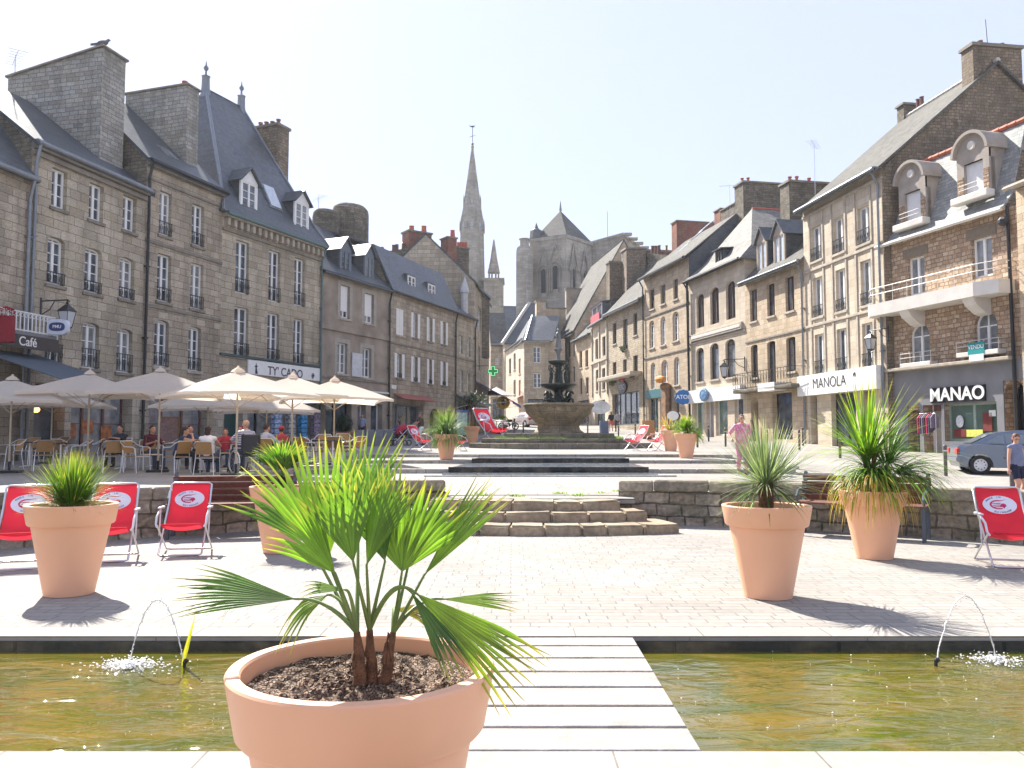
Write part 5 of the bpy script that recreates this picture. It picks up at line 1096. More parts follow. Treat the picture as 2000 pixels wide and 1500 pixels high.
# cross, blue awning etc.
pc = empty('pharmacy_cross', at(963, 725, 64), 0, 'green illuminated pharmacy cross over the street', 'pharmacy sign', None, .85)
m = MB(); s_ = .17; c = [(-s_, -.5), (s_, -.5), (s_, -s_), (.5, -s_), (.5, s_), (s_, s_), (s_, .5), (-s_, .5), (-s_, s_), (-.5, s_), (-.5, -s_), (-s_, -s_)]
m.prism([(x * 1.0, y * 1.0) for x, y in c], -.1, .1); m.build('cross_box', plain('dark green cross', (.0, .16, .04), .4, emit=(0, .6, .1, .05)), pc)
m = MB(); P = [(x * .82, y * .82) for x, y in c]; m.tube([(x, -.12, y) for x, y in P], .022, 5, closed=True); m.build('neon_tube', plain('green neon', (.3, .9, .4), .4, emit=(.3, 1, .45, .45)), pc)
m = MB(); m.tube([(-.4, 0, .5), (-1.8, .3, .5)], .03); m.build('bracket', DARKM, pc)
# ================================================================ church
CHU = stone('pale weathered church stone', (.30, .28, .24), (.43, .40, .345), (.19, .175, .15), bw=.9, bh=.4, ms=.012, grime=.45, gcol=(.17, .165, .145), hue=(.38, .34, .28), gscale=.15)
d0 = 135; s1 = d0 / FPX
sp = empty('church_spire', (at(921, 855, d0).x, d0, 4), 0, 'tall pierced gothic stone spire with a weathercock', 'church spire')
Z = lambda py, d=d0: at(1000, py, d).z - 4
def sr(px): return px * s1
m = MB(); prof = [(28, 600), (27, 545), (24.5, 450), (26.2, 448), (24.5, 446), (24, 430), (16.5, 394), (17.8, 391), (16.5, 389), (15, 378), (3, 296), (2.2, 290), (3.6, 287), (1.5, 283)]
m.lathe([(sr(r), Z(y)) for r, y in prof], 8, a0=pi / 8); m.build('spire', CHU, sp)
for py, r, n in ((443, 24.8, 8), (398, 17.2, 8), (348, 9.6, 8)):
    for k in range(n):
        m = MB(); a = pi / 4 * k; M = Matrix.Rotation(a + pi / 2, 4, 'Z'); hz = Z(py - 6) - Z(py + 6); w_ = sr(r * .11); z0 = Z(py + 8)
        m.prism([(-w_, z0), (w_, z0), (w_, z0 + hz * .8), (0, z0 + hz * 1.15), (-w_, z0 + hz * .8)], -sr(r) * .955, -sr(r) * .9, M=M)
        m.build('opening', plain('pale opening', (.35, .38, .42), .9), sp)
m = MB()
for py, r in ((440, 25.5), (391, 17.8)):
    for k in range(8):
        a = pi / 8 + pi / 4 * k; m.lathe([(sr(1.3), Z(py + 14)), (sr(1.3), Z(py)), (.02, Z(py - 9))], 5, (sr(r) * cos(a), sr(r) * sin(a)))
m.build('pinnacle', CHU, sp)
m = MB(); m.tube([(0, 0, Z(285)), (0, 0, Z(247))], .05, 5); m.tube([(-.5, 0, Z(268)), (.5, 0, Z(264))], .04, 5); m.lathe([(.1, Z(283)), (.3, Z(281)), (.1, Z(279))], 6); m.ball((0, 0, Z(247)), (.3, .05, .15), 8); m.prism([(-.25, Z(247)), (-.55, Z(243)), (-.35, Z(249))], -.03, .03); m.prism([(.2, Z(248)), (.4, Z(243)), (.3, Z(249))], -.03, .03); m.build('weathercock', DARKM, sp)
m = MB(); m.box(sr(-27), sr(27), -2.3, 2.3, -2, Z(590)); m.box(sr(24), sr(62), -2.2, 2.2, -2, Z(552)); m.box(sr(22), sr(64), -2.4, 2.4, Z(552), Z(548)); m.build('tower_base', CHU, sp)
m = MB(); cx = sr(43); m.lathe([(sr(13), Z(533)), (sr(8), Z(510)), (.1, Z(468))], 8, (cx, 0), pi / 8)
for k in range(8): a = pi / 8 + k * pi / 4; m.tube([(cx + sr(10) * cos(a), sr(10) * sin(a), Z(552)), (cx + sr(10) * cos(a), sr(10) * sin(a), Z(533))], sr(1.6), 5)
m.build('turret', CHU, sp)
# clock tower of the basilica
tw = empty('church_tower', (at(1100, 855, 122).x, 122, 3.5), 0, 'massive pale stone church tower with lancet windows and a pyramid slate roof', 'church tower')
ZT = lambda py, d=122: at(1000, py, d).z - 3.5
XT = lambda px, d=122: (px - 1000) / FPX * d - tw.location.x
# body: corner towards the camera; left face and right face receding
zt = ZT(458)
c0 = (XT(1035, 125), 3.0); c1 = (XT(1108), 0.0); c2 = (XT(1158, 127), 5.0); c3 = (XT(1090, 135), 12)
def wallseg(m, a, b, z0, z1, thick=0): m.poly([(a[0], a[1], z0), (b[0], b[1], z0), (b[0], b[1], z1), (a[0], a[1], z1)])
m = MB()
for a, b in ((c0, c1), (c1, c2), (c2, c3), (c3, c0)): wallseg(m, a, b, -1, zt)
m.build('wall', CHU, tw)
m = MB(); cc = [V((*c, zt)) for c in (c0, c1, c2, c3)]; ctr = sum(cc, V()) / 4
cor = [ctr + (c - ctr) * 1.04 for c in cc]; m.slab([tuple(c) for c in cor], .5); m.build('cornice', CHU, tw)
ap = V((XT(1101), 6, ZT(398) + .6)); mats_ = [SLATEP, SLATE]
b_ = [ctr + (c - ctr) * .98 + V((0, 0, .1)) for c in cc]
k0_ = V((XT(1060, 125), 3.2, zt + .1))
m = MB(); m.poly([b_[0].lerp(b_[1], .12), b_[1], ap]); m.poly([b_[1], b_[2], ap]); m.poly([b_[2], b_[3], ap]); m.poly([b_[3], b_[0].lerp(b_[1], .12), ap]); m.build('roof', SLATEP, tw)
m = MB(); m.tube([ap, ap + V((0, 0, 1.6))], [.25, .02], 6); m.build('finial', LEAD, tw)
def face(a, b, cols, m, md, mr):
    a, b = V((*a, 0)), V((*b, 0)); L_ = (b - a).length; e = (b - a) / L_; n = V((e.y, -e.x, 0)); M = M3(e, -n, V((0, 0, 1)), a)
    for (t, w_, z0, z1, gz_) in cols:
        u = t * L_
        md.prism([(u - w_, z0), (u + w_, z0), (u + w_, z1 - w_), (u + w_ * .6, z1 - w_ * .3), (u, z1), (u - w_ * .6, z1 - w_ * .3), (u - w_, z1 - w_)], -.06, -.02, M=M)
        for s_ in (-1, 1):
            for q_ in (1.3, 2.0): m.prism([(u + s_ * w_ * q_, z0 - .5), (u + s_ * w_ * (q_ + .3), z0 - .5), (u + s_ * w_ * (q_ + .3), z1 + .2), (u + s_ * w_ * q_, z1 + .2)], -.25, -.01, M=M)
            mr.tube([M @ V((u + s_ * w_ * 3.2, -.2, z1 - .5)), M @ V((u, -.2, gz_))], .13, 5)
        P_ = [M @ V((u + w_ * 2.2 * cos(t_), -.18, z1 - .3 + w_ * 2.2 * sin(t_))) for t_ in [pi * i / 8 for i in range(9)]]; mr.tube(P_, .14, 5)
m, md, mr = MB(), MB(), MB()
zA, zB, zG = ZT(568), ZT(520), ZT(478)
face(c0, c1, [(.38, .38, zA, zB, zG), (.70, .38, zA + .4, zB + .3, zG + .3)], m, md, mr)
face(c1, c2, [(.25, .33, zA + .3, zB - .1, zG + .4), (.68, .33, zA, zB - .3, zG)], m, md, mr)
m.build('pilaster', CHU, tw); md.build('lancet_opening', plain('dark lancet opening', (.03, .03, .035), .9), tw); mr.build('hood_moulding', CHU, tw)
m = MB(); bx = XT(1025); m.lathe([(1.45, -1), (1.35, ZT(488)), (1.2, ZT(480)), (1.0, ZT(478)), (.75, ZT(476)), (.7, ZT(464)), (.9, ZT(463)), (.9, ZT(462))], 8, (bx, 1.6), pi / 8); m.build('stair_turret', CHU, tw)
m = MB(); tx = XT(1049); m.lathe([(1.0, zt + .1), (.9, ZT(440)), (.4, ZT(436)), (.03, ZT(424))], 6, (tx, 3.2)); m.box(tx, tx + 1.2, 2.6, 3.8, zt, ZT(442)); m.build('roof_turret', SLATE, tw)
m = MB(); ra = (XT(1152, 128), 5.5); rb = (XT(1213, 130), 4.0); rc = (XT(1264, 134), 12)
for a, b, z0, z1 in ((ra, rb, ZT(460), ZT(446)), (rb, rc, ZT(446), ZT(460))):
    m.poly([(a[0], a[1], -1), (b[0], b[1], -1), (b[0], b[1], z1), (a[0], a[1], z0)])
m.poly([(rc[0], rc[1], -1), (ra[0], 16, -1), (ra[0], 16, ZT(460)), (rc[0], rc[1], ZT(460))]); m.poly([(ra[0], ra[1], ZT(460)), (rb[0], rb[1], ZT(446)), (rc[0], rc[1], ZT(460)), (ra[0], 16, ZT(460))])
m.build('side_wall', CHU, tw)
m = MB(); 
for i in range(5):
    a, b = V((*rb, ZT(447))), V((*rc, ZT(459))); p = a.lerp(b, i / 4); m.cham(p.x, p.x + 1.3, p.y - .8, p.y, p.z - .15, p.z + .25, .05)
m.tube([(ra[0] + .2, ra[1] - .1, ZT(459)), (rb[0], rb[1] - .1, ZT(445)), (rc[0], rc[1] - .1, ZT(459))], .3, 6); m.build('gargoyle', CHU, tw)
m = MB(); u = XT(1176); m.prism([(u - .5, ZT(525)), (u + .5, ZT(525)), (u + .5, ZT(508)), (u, ZT(503)), (u - .5, ZT(508))], 4.6, 4.75); m.build('lancet_opening', plain('dark lancet opening', (.03, .03, .035), .9), tw)
m = MB(); m.tube([(XT(1197), 5, ZT(450)), (XT(1197), 5, ZT(395))], .03, 4); m.build('lightning_rod', DARKM, tw)
# ================================================================ fountain
FX, FY = 2.25, 40.0
FSTONE = stone('fountain stone', (.24, .19, .125), (.36, .29, .20), (.12, .10, .075), bw=.7, bh=.3, ms=.01, grime=.5, gcol=(.08, .075, .055), hue=(.30, .22, .13), fine=.3, moss=.45, gscale=1.3)
FSTEP = stone('fountain step stone', (.20, .175, .14), (.30, .265, .21), (.09, .08, .07), bw=1.0, bh=.4, ms=.012, grime=.5, gcol=(.10, .095, .07), hue=(.25, .2, .14), moss=.4)
BRONZE = plain('dark green bronze', (.028, .04, .038), .45, metal=.5, var=.5, scale=4)
fo = empty('fountain', (FX, FY, gz(FX, FY) - .12), 0, 'tiered stone and dark bronze fountain with a statue on top', 'fountain')
zf = fo.location.z
def zy(py, d): return at(1000, py, d).z - zf
m = MB(); 
def stones_ring(m, r, z0, z1, n, a0, depth):
    for k in range(n):
        A, B = a0 + 2 * pi * k / n, a0 + 2 * pi * (k + 1) / n; p, q = V((r * cos(A), r * sin(A), 0)), V((r * cos(B), r * sin(B), 0)); L_ = (q - p).length; e = (q - p) / L_; nn = V((-e.y, e.x, 0)); cnt = max(1, round(L_ / 1.25))
        for i in range(cnt): m.cham(L_ * i / cnt + .006, L_ * (i + 1) / cnt - .006, -.02, depth, z0 + random.uniform(-.01, .01), z1 + random.uniform(-.008, .008), .02, M3(e, nn, V((0, 0, 1)), p))
stones_ring(m, 4.55, -.1, .32, 8, pi / 8, .9); m.build('step', FSTEP, fo)
m = MB(); stones_ring(m, 3.95, .25, .53, 8, pi / 8, .9); m.build('step', FSTEP, fo)
m = MB(); m.lathe([(3.2, .2), (3.2, .5)], 8, a0=pi / 8); m.build('planting_bed', plain('soil bed', (.06, .05, .03), .95), fo)
m = MB(); stones_ring(m, 2.75, .45, .78, 8, pi / 8, 1.1); m.lathe([(2.2, .4), (2.2, .76)], 8, a0=pi / 8); m.build('plinth', FSTEP, fo)
random.seed(9); m = MB()
for k in range(1500):
    a = random.uniform(0, 2 * pi); r = random.uniform(2.75, 3.1) ; hgt = random.uniform(.05, .16); x, y = r * cos(a), r * sin(a); dx = random.uniform(-.03, .03)
    m.poly([(x - .02, y, .5), (x + .02, y + .01, .5), (x + dx, y, .5 + hgt)])
g_ = m.build('low_plants', leafmat('low green plants', (.10, .16, .03), (.20, .26, .06)), fo)
m = MB()
prof = [(1.18, .70), (1.22, .82), (1.02, .95), (.98, 1.12), (1.25, 1.45), (1.55, 1.75), (1.62, 1.98), (1.64, 2.03), (1.70, 2.06), (1.72, 2.14), (1.68, 2.2), (1.5, 2.2), (1.4, 2.0), (.3, 1.9)]
n = 48; base_ = []
for r, z in prof:
    k_ = 1.0 if z < .9 or z > 1.95 else 1.0
    amp = .07 if .9 < z < 1.95 else .015
    base_.append(m.vs([((r + amp * abs(sin(8 * a / 2 + pi / 4)) - amp * .5) * cos(a), (r + amp * abs(sin(8 * a / 2 + pi / 4)) - amp * .5) * sin(a), z) for a in [2 * pi * i / n for i in range(n)]]))
for b0, b1 in zip(base_, base_[1:]):
    for k in range(n): m.f.append((b0 + k, b0 + (k + 1) % n, b1 + (k + 1) % n, b1 + k)); m.fm.append(0)
m.build('basin', FSTONE, fo, smooth=35)
m = MB(); m.lathe([(1.45, 2.1), (.05, 2.1)], 24); m.build('basin_water', CASC, fo)
# four winged horses round the stem
m = MB(); m.lathe([(.42, 2.05), (.36, 2.15), (.22, 2.3), (.2, 2.75), (.3, 2.85), (.7, 2.98), (.86, 3.06), (.88, 3.14), (.82, 3.15), (.3, 3.1)], 24); m.build('lower_bronze_basin', BRONZE, fo, smooth=50)
for k in range(4):
    A = pi / 4 + k * pi / 2; M = Matrix.Rotation(A, 4, 'Z'); m = MB()
    m.ball((.55, 0, 2.32), (.30, .13, .15), 10, M=None) if 0 else None
    q_ = lambda x, y, z: M @ V((x, y, z))
    m.tube([q_(.25, 0, 2.2), q_(.42, 0, 2.28), q_(.58, 0, 2.38), q_(.70, 0, 2.52), q_(.74, 0, 2.68), q_(.80, 0, 2.74)], [.12, .16, .15, .10, .07, .06], 8)
    m.tube([q_(.78, 0, 2.74), q_(.88, 0, 2.72), q_(.95, 0, 2.64)], [.065, .055, .03], 7)
    m.tube([q_(.65, .06, 2.42), q_(.85, .09, 2.40), q_(.88, .09, 2.22)], [.05, .035, .025], 5); m.tube([q_(.65, -.06, 2.42), q_(.87, -.09, 2.46), q_(.93, -.09, 2.30)], [.05, .035, .025], 5)
    m.tube([q_(.3, .1, 2.15), q_(.5, .16, 2.08), q_(.7, .12, 2.1), q_(.8, 0, 2.16)], [.09, .07, .05, .02], 6)
    for s_ in (-1, 1):
        for j in range(5): m.tube([q_(.45, .08 * s_, 2.42), q_(.33 - j * .03, (.2 + j * .02) * s_, 2.62 + j * .02), q_(.30 - j * .07, (.28 + j * .02) * s_, 2.86 - j * .07)], [.035, .03, .01], 5)
    m.build('winged_horse', BRONZE, fo, smooth=50)
m = MB(); m.lathe([(.22, 3.05), (.18, 3.2), (.14, 3.3), (.14, 3.95), (.22, 4.05), (.42, 4.14), (.48, 4.2), (.49, 4.27), (.44, 4.28), (.2, 4.24)], 20); m.build('upper_bronze_basin', BRONZE, fo, smooth=50)
for k in range(4):
    A = k * pi / 2 + .25; M = Matrix.Rotation(A, 4, 'Z'); m = MB(); q_ = lambda x, y, z: M @ V((x, y, z))
    m.tube([q_(.42, 0, 3.1), q_(.40, 0, 3.3), q_(.37, 0, 3.45), q_(.36, 0, 3.52), q_(.36, 0, 3.66), q_(.37, 0, 3.78), q_(.37, 0, 3.82)], [.11, .085, .10, .085, .10, .05, .04], 8)
    m.ball(q_(.38, 0, 3.9), .065, 8)
    for s_ in (-1, 1): m.tube([q_(.37, .09 * s_, 3.76), q_(.44, .17 * s_, 3.88), q_(.44, .1 * s_, 4.08)], [.035, .03, .02], 6)
    m.build('nymph_figure', BRONZE, fo, smooth=50)
m = MB(); m.lathe([(.16, 4.2), (.10, 4.35), (.09, 4.6), (.13, 4.72), (.2, 4.8), (.2, 4.88), (.1, 4.92)], 12); m.lathe([(.14, 4.9), (.17, 5.0), (.13, 5.2), (.11, 5.4), (.14, 5.55), (.10, 5.66), (.04, 5.7)], 10); m.ball((0, 0, 5.78), (.065, .07, .08), 8)
m.tube([(0, .11, 5.6), (-.02, .16, 5.45), (-.08, .05, 5.42)], .035, 5); m.tube([(0, -.11, 5.6), (0, -.17, 5.45), (-.08, -.05, 5.42)], .035, 5)
m.tube([(0, 0, 5.85), (0, 0, 6.25)], .012, 4); m.build('crowning_statue', plain('weathered lead statue', (.16, .17, .17), .6, var=.4, scale=5), fo, smooth=50)
WJ = plain('white water droplets', (.75, .78, .8), .1, var=.1)
# ================================================================ pots
POTC = plain('peach resin pot', (.82, .44, .265), .45, var=.07, scale=1.5, spec=.45)
SOIL = stone('gravelly potting soil', (.13, .07, .04), (.52, .38, .27), (.02, .012, .01), bw=.014, bh=.011, ms=.002, dist=.02, bump=1, grime=.6, gcol=(.04, .02, .012), hue=(.48, .34, .24), fine=.5, gscale=20)
def pot(P, label, s=1.0, base=None, tilt=None, fine=0):
    e = empty('plant_pot', P, 0, label, 'plant pot', 'large peach coloured plant pots', s)
    if base: 
        for c in base.children: dup(c, e)
        return e
    n = 96 if fine else 48
    m = MB(); m.lathe([(.19, .0), (.215, .004), (.218, .02), (.337, .645), (.362, .648), (.372, .66), (.40, .815), (.402, .826), (.397, .833), (.362, .833), (.356, .826), (.350, .74), (.348, .70)], n); m.build('pot_body', POTC, e, smooth=32)
    m = MB(); rs = 26
    rings = []
    for j in range(rs + 1):
        r = .351 * j / rs + .0001
        rings.append(m.vs([(r * cos(a), r * sin(a), .775 + (random.uniform(-.008, .014) if 0 < j < rs else 0)) for a in [2 * pi * i / 72 for i in range(72)]]))
    for b0, b1 in zip(rings, rings[1:]):
        for k in range(72): m.f.append((b0 + k, b0 + (k + 1) % 72, b1 + (k + 1) % 72, b1 + k)); m.fm.append(0)
    m.build('soil', SOIL, e)
    return e
def gp(px, py, z=0): return onz(px, py, z)
pot0 = pot(V((at(709, 1300, 2.58).x, 2.58, at(704, 1299, 2.58).z - .83)), 'nearest big peach pot holding the fan palm, at the bottom of the picture', fine=1)
pot1 = pot(gp(135, 1160), 'peach pot with spiky grass in front of the two left deckchairs')
P2 = gp(548, 1078); P3 = gp(1500, 1165); P4 = gp(1708, 1090)
pot(P2, 'peach pot with a short dark stemmed palm, in front of the left bench', 1.0, pot1); pot(P3, 'peach pot right of centre holding a grey green yucca', 1.0, pot1); pot(P4, 'peach pot in front of the right bench, half covered by drooping yellow leaves', .98, pot1)
def up(px, d): p = at(px, 855, d); return V((p.x, d, gz(p.x, d)))
P5 = up(872, 26.6); P6 = up(1340, 27.6); P7 = up(1310, 33); P8 = up(922, 46); 
pot(P5, 'pot with drooping grass left of the water cascade, on the plaza step', .95, pot1); pot(P6, 'pot with a bright green palm right of the fountain steps', .98, pot1); pot(P7, 'smaller looking pot with thin pale agave, behind the bright green palm', 1.0, pot1); pot(P8, 'far peach pot with a dark small tree beside the giant deckchair', 1.15, pot1)
# ================================================================ plants
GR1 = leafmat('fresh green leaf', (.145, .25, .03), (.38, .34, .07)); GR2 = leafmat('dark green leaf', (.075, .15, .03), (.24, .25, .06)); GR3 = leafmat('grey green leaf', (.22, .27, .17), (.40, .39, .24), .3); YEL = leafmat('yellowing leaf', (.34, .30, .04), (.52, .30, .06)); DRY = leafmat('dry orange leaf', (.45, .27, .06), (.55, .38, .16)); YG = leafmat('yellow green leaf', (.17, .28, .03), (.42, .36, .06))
FIB = plain('fibrous brown stem', (.16, .08, .04), .9, var=.5, scale=30, bump=.8); PETI = plain('green petiole', (.13, .19, .04), .5, var=.3, scale=8)
class Leafs(MB):
    def __init__(s): MB.__init__(s); s.uv = []
    def blade(s, pts, w, nrm, fold=.25, rnd=None, wf=None):
        rnd = random.random() if rnd is None else rnd; n = len(pts); ids = []
        for i, p in enumerate(pts):
            t = i / (n - 1); d = (V(pts[min(i + 1, n - 1)]) - V(pts[max(i - 1, 0)])).normalized(); sd_ = d.cross(nrm)
            if sd_.length < 1e-5: sd_ = V((1, 0, 0))
            sd_.normalize(); up_ = sd_.cross(d).normalized(); ww = w * (wf(t) if wf else (min(1, t * 6 + .35) * (1 - t ** 3)))
            b = len(s.v); s.v += [tuple(V(p) - sd_ * ww + up_ * ww * fold), tuple(V(p)), tuple(V(p) + sd_ * ww + up_ * ww * fold)]; s.uv += [(rnd, t)] * 3; ids.append(b)
        for a, b in zip(ids, ids[1:]):
            s.f.append((a, a + 1, b + 1, b)); s.fm.append(s.mi); s.f.append((a + 1, a + 2, b + 2, b + 1)); s.fm.append(s.mi)
def arcpath(o, d, L, droop, n=7, g=V((0, 0, -1))):
    p = V(o); d = V(d).normalized(); out = [p.copy()]; st_ = L / (n - 1)
    for i in range(n - 1):
        p = p + d * st_; out.append(p.copy()); d = (d + g * droop * st_ / L * (1 + i * .5)).normalized()
    return out
def fan(m, o, d, nrm, L, spread=150, n=22, fused=.5, droop=.25, seed=0, split=.0, tipw=1, jit=.06):
    """one fan leaf: pleated segments joined near the base, free tapering tips"""
    rs = random.Random(seed); d = V(d).normalized(); nrm = (V(nrm) - d * V(nrm).dot(d)).normalized(); sd_ = d.cross(nrm).normalized(); dth = R(spread) / n
    for i in range(n):
        th = -R(spread) / 2 + dth * (i + .5); e = d * cos(th) + sd_ * sin(th); l = L * (1 - .28 * (abs(th) / R(90)) ** 1.5) * rs.uniform(.9, 1.06)
        jv = nrm * rs.uniform(-jit, jit) * 2 + sd_ * rs.uniform(-.1, .1) + V((0, 0, -droop * rs.uniform(.5, 1.5)))
        path = [V(o) + e * l * t + jv * l * max(0, t - fused * .8) ** 2 * 1.6 - nrm * 0 for t in [q / 10 for q in range(11)]]
        hw = tan(dth / 2) * 1.04
        wf = lambda t: (t * l * hw if t < fused else fused * l * hw * (1 - ((t - fused) / (1 - fused)) ** 1.3) + .0006) / (l * hw)
        m.blade(path, l * hw, nrm, .32 if i % 2 else .28, rs.random(), wf)
        if rs.random() < .35: # thread
            p = path[5]; m.blade(arcpath(p, e + sd_ * rs.uniform(-.8, .8) + nrm * rs.uniform(-.5, .5), l * .25, 2, 5), .0007, nrm, 0, .9)
# --- foreground fan palm
pz = pot0.location; soilz = pz.z + .775
fp = empty('fan_palm', (pz.x, pz.y, soilz), 0, 'large fan palm with bright green pleated leaves in the nearest pot', 'palm')
def L3(px, py, dd=0): return at(px, py, pz.y + dd) - V(fp.location)
trunks = [((702, 1322), (697, 1235), -.03, -.04), ((724, 1318), (722, 1230), .0, .0), ((748, 1312), (768, 1235), .0, .03)]
for k, ((ax, ay), (bx, by), da, db) in enumerate(trunks):
    a = L3(ax, ay, da); a.z = 0; b = L3(bx, by, db); m = MB(); m.tube([a + V((0, 0, -.02)), a.lerp(b, .3) + V((.004, 0, 0)), a.lerp(b, .65), b], [.023, .019, .014, .010], 10)
    for j in range(7):
        t = random.uniform(.05, .6); p = a.lerp(b, t); an = random.uniform(0, 2 * pi); q_ = V((cos(an), sin(an), 0)) * .02
        m.prism([(-.008, 0), (.008, 0), (.003, .07), (-.004, .06)], -.002, .002, M=Matrix.Translation(p + q_) @ Matrix.Rotation(an + pi / 2, 4, 'Z') @ Matrix.Rotation(-.25, 4, 'X'))
    m.build('stem', FIB, fp, smooth=50)
fans = [  # base px, tip px, depth of base, depth of tip, spread, segments, trunk, normal, mat, droop, sag of petiole
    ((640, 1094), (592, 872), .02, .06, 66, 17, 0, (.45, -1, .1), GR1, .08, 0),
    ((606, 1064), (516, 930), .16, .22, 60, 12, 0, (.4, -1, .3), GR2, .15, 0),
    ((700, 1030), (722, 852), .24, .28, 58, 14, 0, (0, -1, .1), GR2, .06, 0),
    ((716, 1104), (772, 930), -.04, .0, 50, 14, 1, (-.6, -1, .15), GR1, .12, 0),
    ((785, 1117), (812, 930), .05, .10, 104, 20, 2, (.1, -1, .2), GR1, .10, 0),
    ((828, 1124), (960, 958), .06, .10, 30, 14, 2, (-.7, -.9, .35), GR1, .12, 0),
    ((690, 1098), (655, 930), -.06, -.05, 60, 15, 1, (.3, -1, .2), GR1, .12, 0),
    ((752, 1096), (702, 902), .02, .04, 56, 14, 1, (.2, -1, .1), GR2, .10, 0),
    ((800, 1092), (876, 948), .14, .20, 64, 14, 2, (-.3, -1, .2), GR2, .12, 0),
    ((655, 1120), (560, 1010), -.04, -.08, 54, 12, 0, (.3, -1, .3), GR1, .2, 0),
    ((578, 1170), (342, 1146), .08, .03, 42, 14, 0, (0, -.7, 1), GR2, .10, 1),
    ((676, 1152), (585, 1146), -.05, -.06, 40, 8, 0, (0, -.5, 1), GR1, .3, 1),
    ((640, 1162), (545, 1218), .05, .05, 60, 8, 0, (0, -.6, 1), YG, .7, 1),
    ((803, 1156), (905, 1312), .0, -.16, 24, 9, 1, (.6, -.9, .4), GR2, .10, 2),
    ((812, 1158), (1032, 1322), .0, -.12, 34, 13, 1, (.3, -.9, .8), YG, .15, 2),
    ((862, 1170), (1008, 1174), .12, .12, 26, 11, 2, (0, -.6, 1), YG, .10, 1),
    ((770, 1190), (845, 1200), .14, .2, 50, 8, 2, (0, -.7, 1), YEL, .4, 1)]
for k, (bp_, tp_, db, dt, spd, ns, tr_, nm, mt, dr, sag) in enumerate(fans):
    a = L3(*trunks[tr_][1], trunks[tr_][3]); b = L3(*bp_, db); t = L3(*tp_, dt)
    mid = a.lerp(b, .5) + (V((0, 0, .0)) if sag == 0 else V((0, 0, .06 if sag == 1 else .12)))
    m = MB(); path = [a.lerp(mid, u).lerp(mid.lerp(b, u), u) for u in [i / 10 for i in range(11)]] + [b + (t - b) * .09]; m.tube(path, [lerp(.0075, .0038, i / 10) for i in range(11)] + [.0012], 6)
    pe = m.build('petiole', PETI, fp, smooth=50)
    lf = Leafs(); fan(lf, b, t - b, V(nm), (t - b).length * (1.12 if sag == 0 else 1.03), spd, ns, .5 if spd > 50 else .62, dr, k + 1)
    lf.build('fan_leaf', mt, fp)
# floating reed blade by the left jet
rb = empty('reed_blade', onz(356, 1300, -.1), 0, 'single yellow-green blade sticking up out of the left pool', 'leaf'); lf = Leafs(); o = rb.location
t_ = at(381, 1203, o.y - .1) - o; lf.blade([V((0, 0, 0)).lerp(t_, i / 6) for i in range(7)], .016, V((0, -1, 0)), .3, .5, lambda t: min(1, t * 3 + .3) * (1 - t ** 2) + .02); lf.build('blade', YEL, rb)
def tuft(m, o, n, L, elev, w, droop, seed, lv=.2, wn=7, azr=None, base=.03):
    rs = random.Random(seed)
    for i in range(n):
        az = rs.uniform(0, 2 * pi) if azr is None else rs.uniform(*azr); el = R(rs.uniform(*elev)); d = V((cos(az) * cos(el), sin(az) * cos(el), sin(el))); b = V(o) + V((cos(az) * base, sin(az) * base, rs.uniform(-.01, .02)))
        m.blade(arcpath(b, d, L * rs.uniform(1 - lv, 1 + lv), droop * rs.uniform(.6, 1.4) * cos(el), wn), w * rs.uniform(.8, 1.2), V((-sin(az) * 0 + cos(az) * -sin(el), sin(az) * -sin(el), cos(el))), .3, rs.random())
def plant(P, zoff, label, name='potted_plant', cat='plant', s=1):
    return empty(name, P + V((0, 0, zoff)), 0, label, cat, None, s)
p = plant(gp(135, 1160), .775, 'spiky green grass tuft with orange outer tips, in the far left pot', 'spiky_plant')
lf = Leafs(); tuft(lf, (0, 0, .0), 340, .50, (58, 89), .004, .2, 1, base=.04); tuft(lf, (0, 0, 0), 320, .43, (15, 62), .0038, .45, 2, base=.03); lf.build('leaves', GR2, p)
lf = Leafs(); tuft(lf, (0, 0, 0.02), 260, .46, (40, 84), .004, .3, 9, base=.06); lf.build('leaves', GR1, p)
lf = Leafs(); tuft(lf, (0, 0, .02), 70, .40, (2, 25), .005, .25, 3, base=.03); lf.build('dry_leaves', DRY, p)
lf = Leafs(); random.seed(4)
for i in range(170):
    o = V((random.gauss(-.08, .06), random.gauss(-.1, .06), random.uniform(.02, .26))); a = random.uniform(0, 2 * pi); lf.blade([o, o + V((cos(a), sin(a), .2)) * .015, o + V((cos(a), sin(a), .1)) * .035], .010, V((0, 0, 1)), .1)
lf.build('weed', GR1, p)
p = plant(P3, .775, 'grey green yucca on a short stubby trunk with stiff radiating blades', 'yucca')
m = MB(); m.tube([(0, 0, 0), (0, .0, .14), (.01, 0, .27)], [.062, .066, .06], 12)
for i in range(60): a, z = i * 2.4, i * .0042; m.prism([(-.012, 0), (.012, 0), (0, .035)], -.004, .004, M=Matrix.Translation((.064 * cos(a), .064 * sin(a), z)) @ Matrix.Rotation(a + pi / 2, 4, 'Z'))
m.build('trunk', FIB, p)
lf = Leafs(); tuft(lf, (0, 0, .25), 340, .60, (-6, 88), .0060, .12, 5, base=.05, lv=.18); lf.build('leaves', GR3, p); lf = Leafs(); tuft(lf, (0, 0, .24), 50, .50, (-35, 5), .006, .25, 6, base=.05); lf.build('lower_leaves', GR2, p)
lf = Leafs(); tuft(lf, (-.2, -.12, 0), 26, .15, (40, 85), .003, .3, 7); lf.build('weed', GR1, p)
p = plant(P4, .72, 'tall bushy cordyline with long green blades and yellow leaves hanging over its pot', 'cordyline')
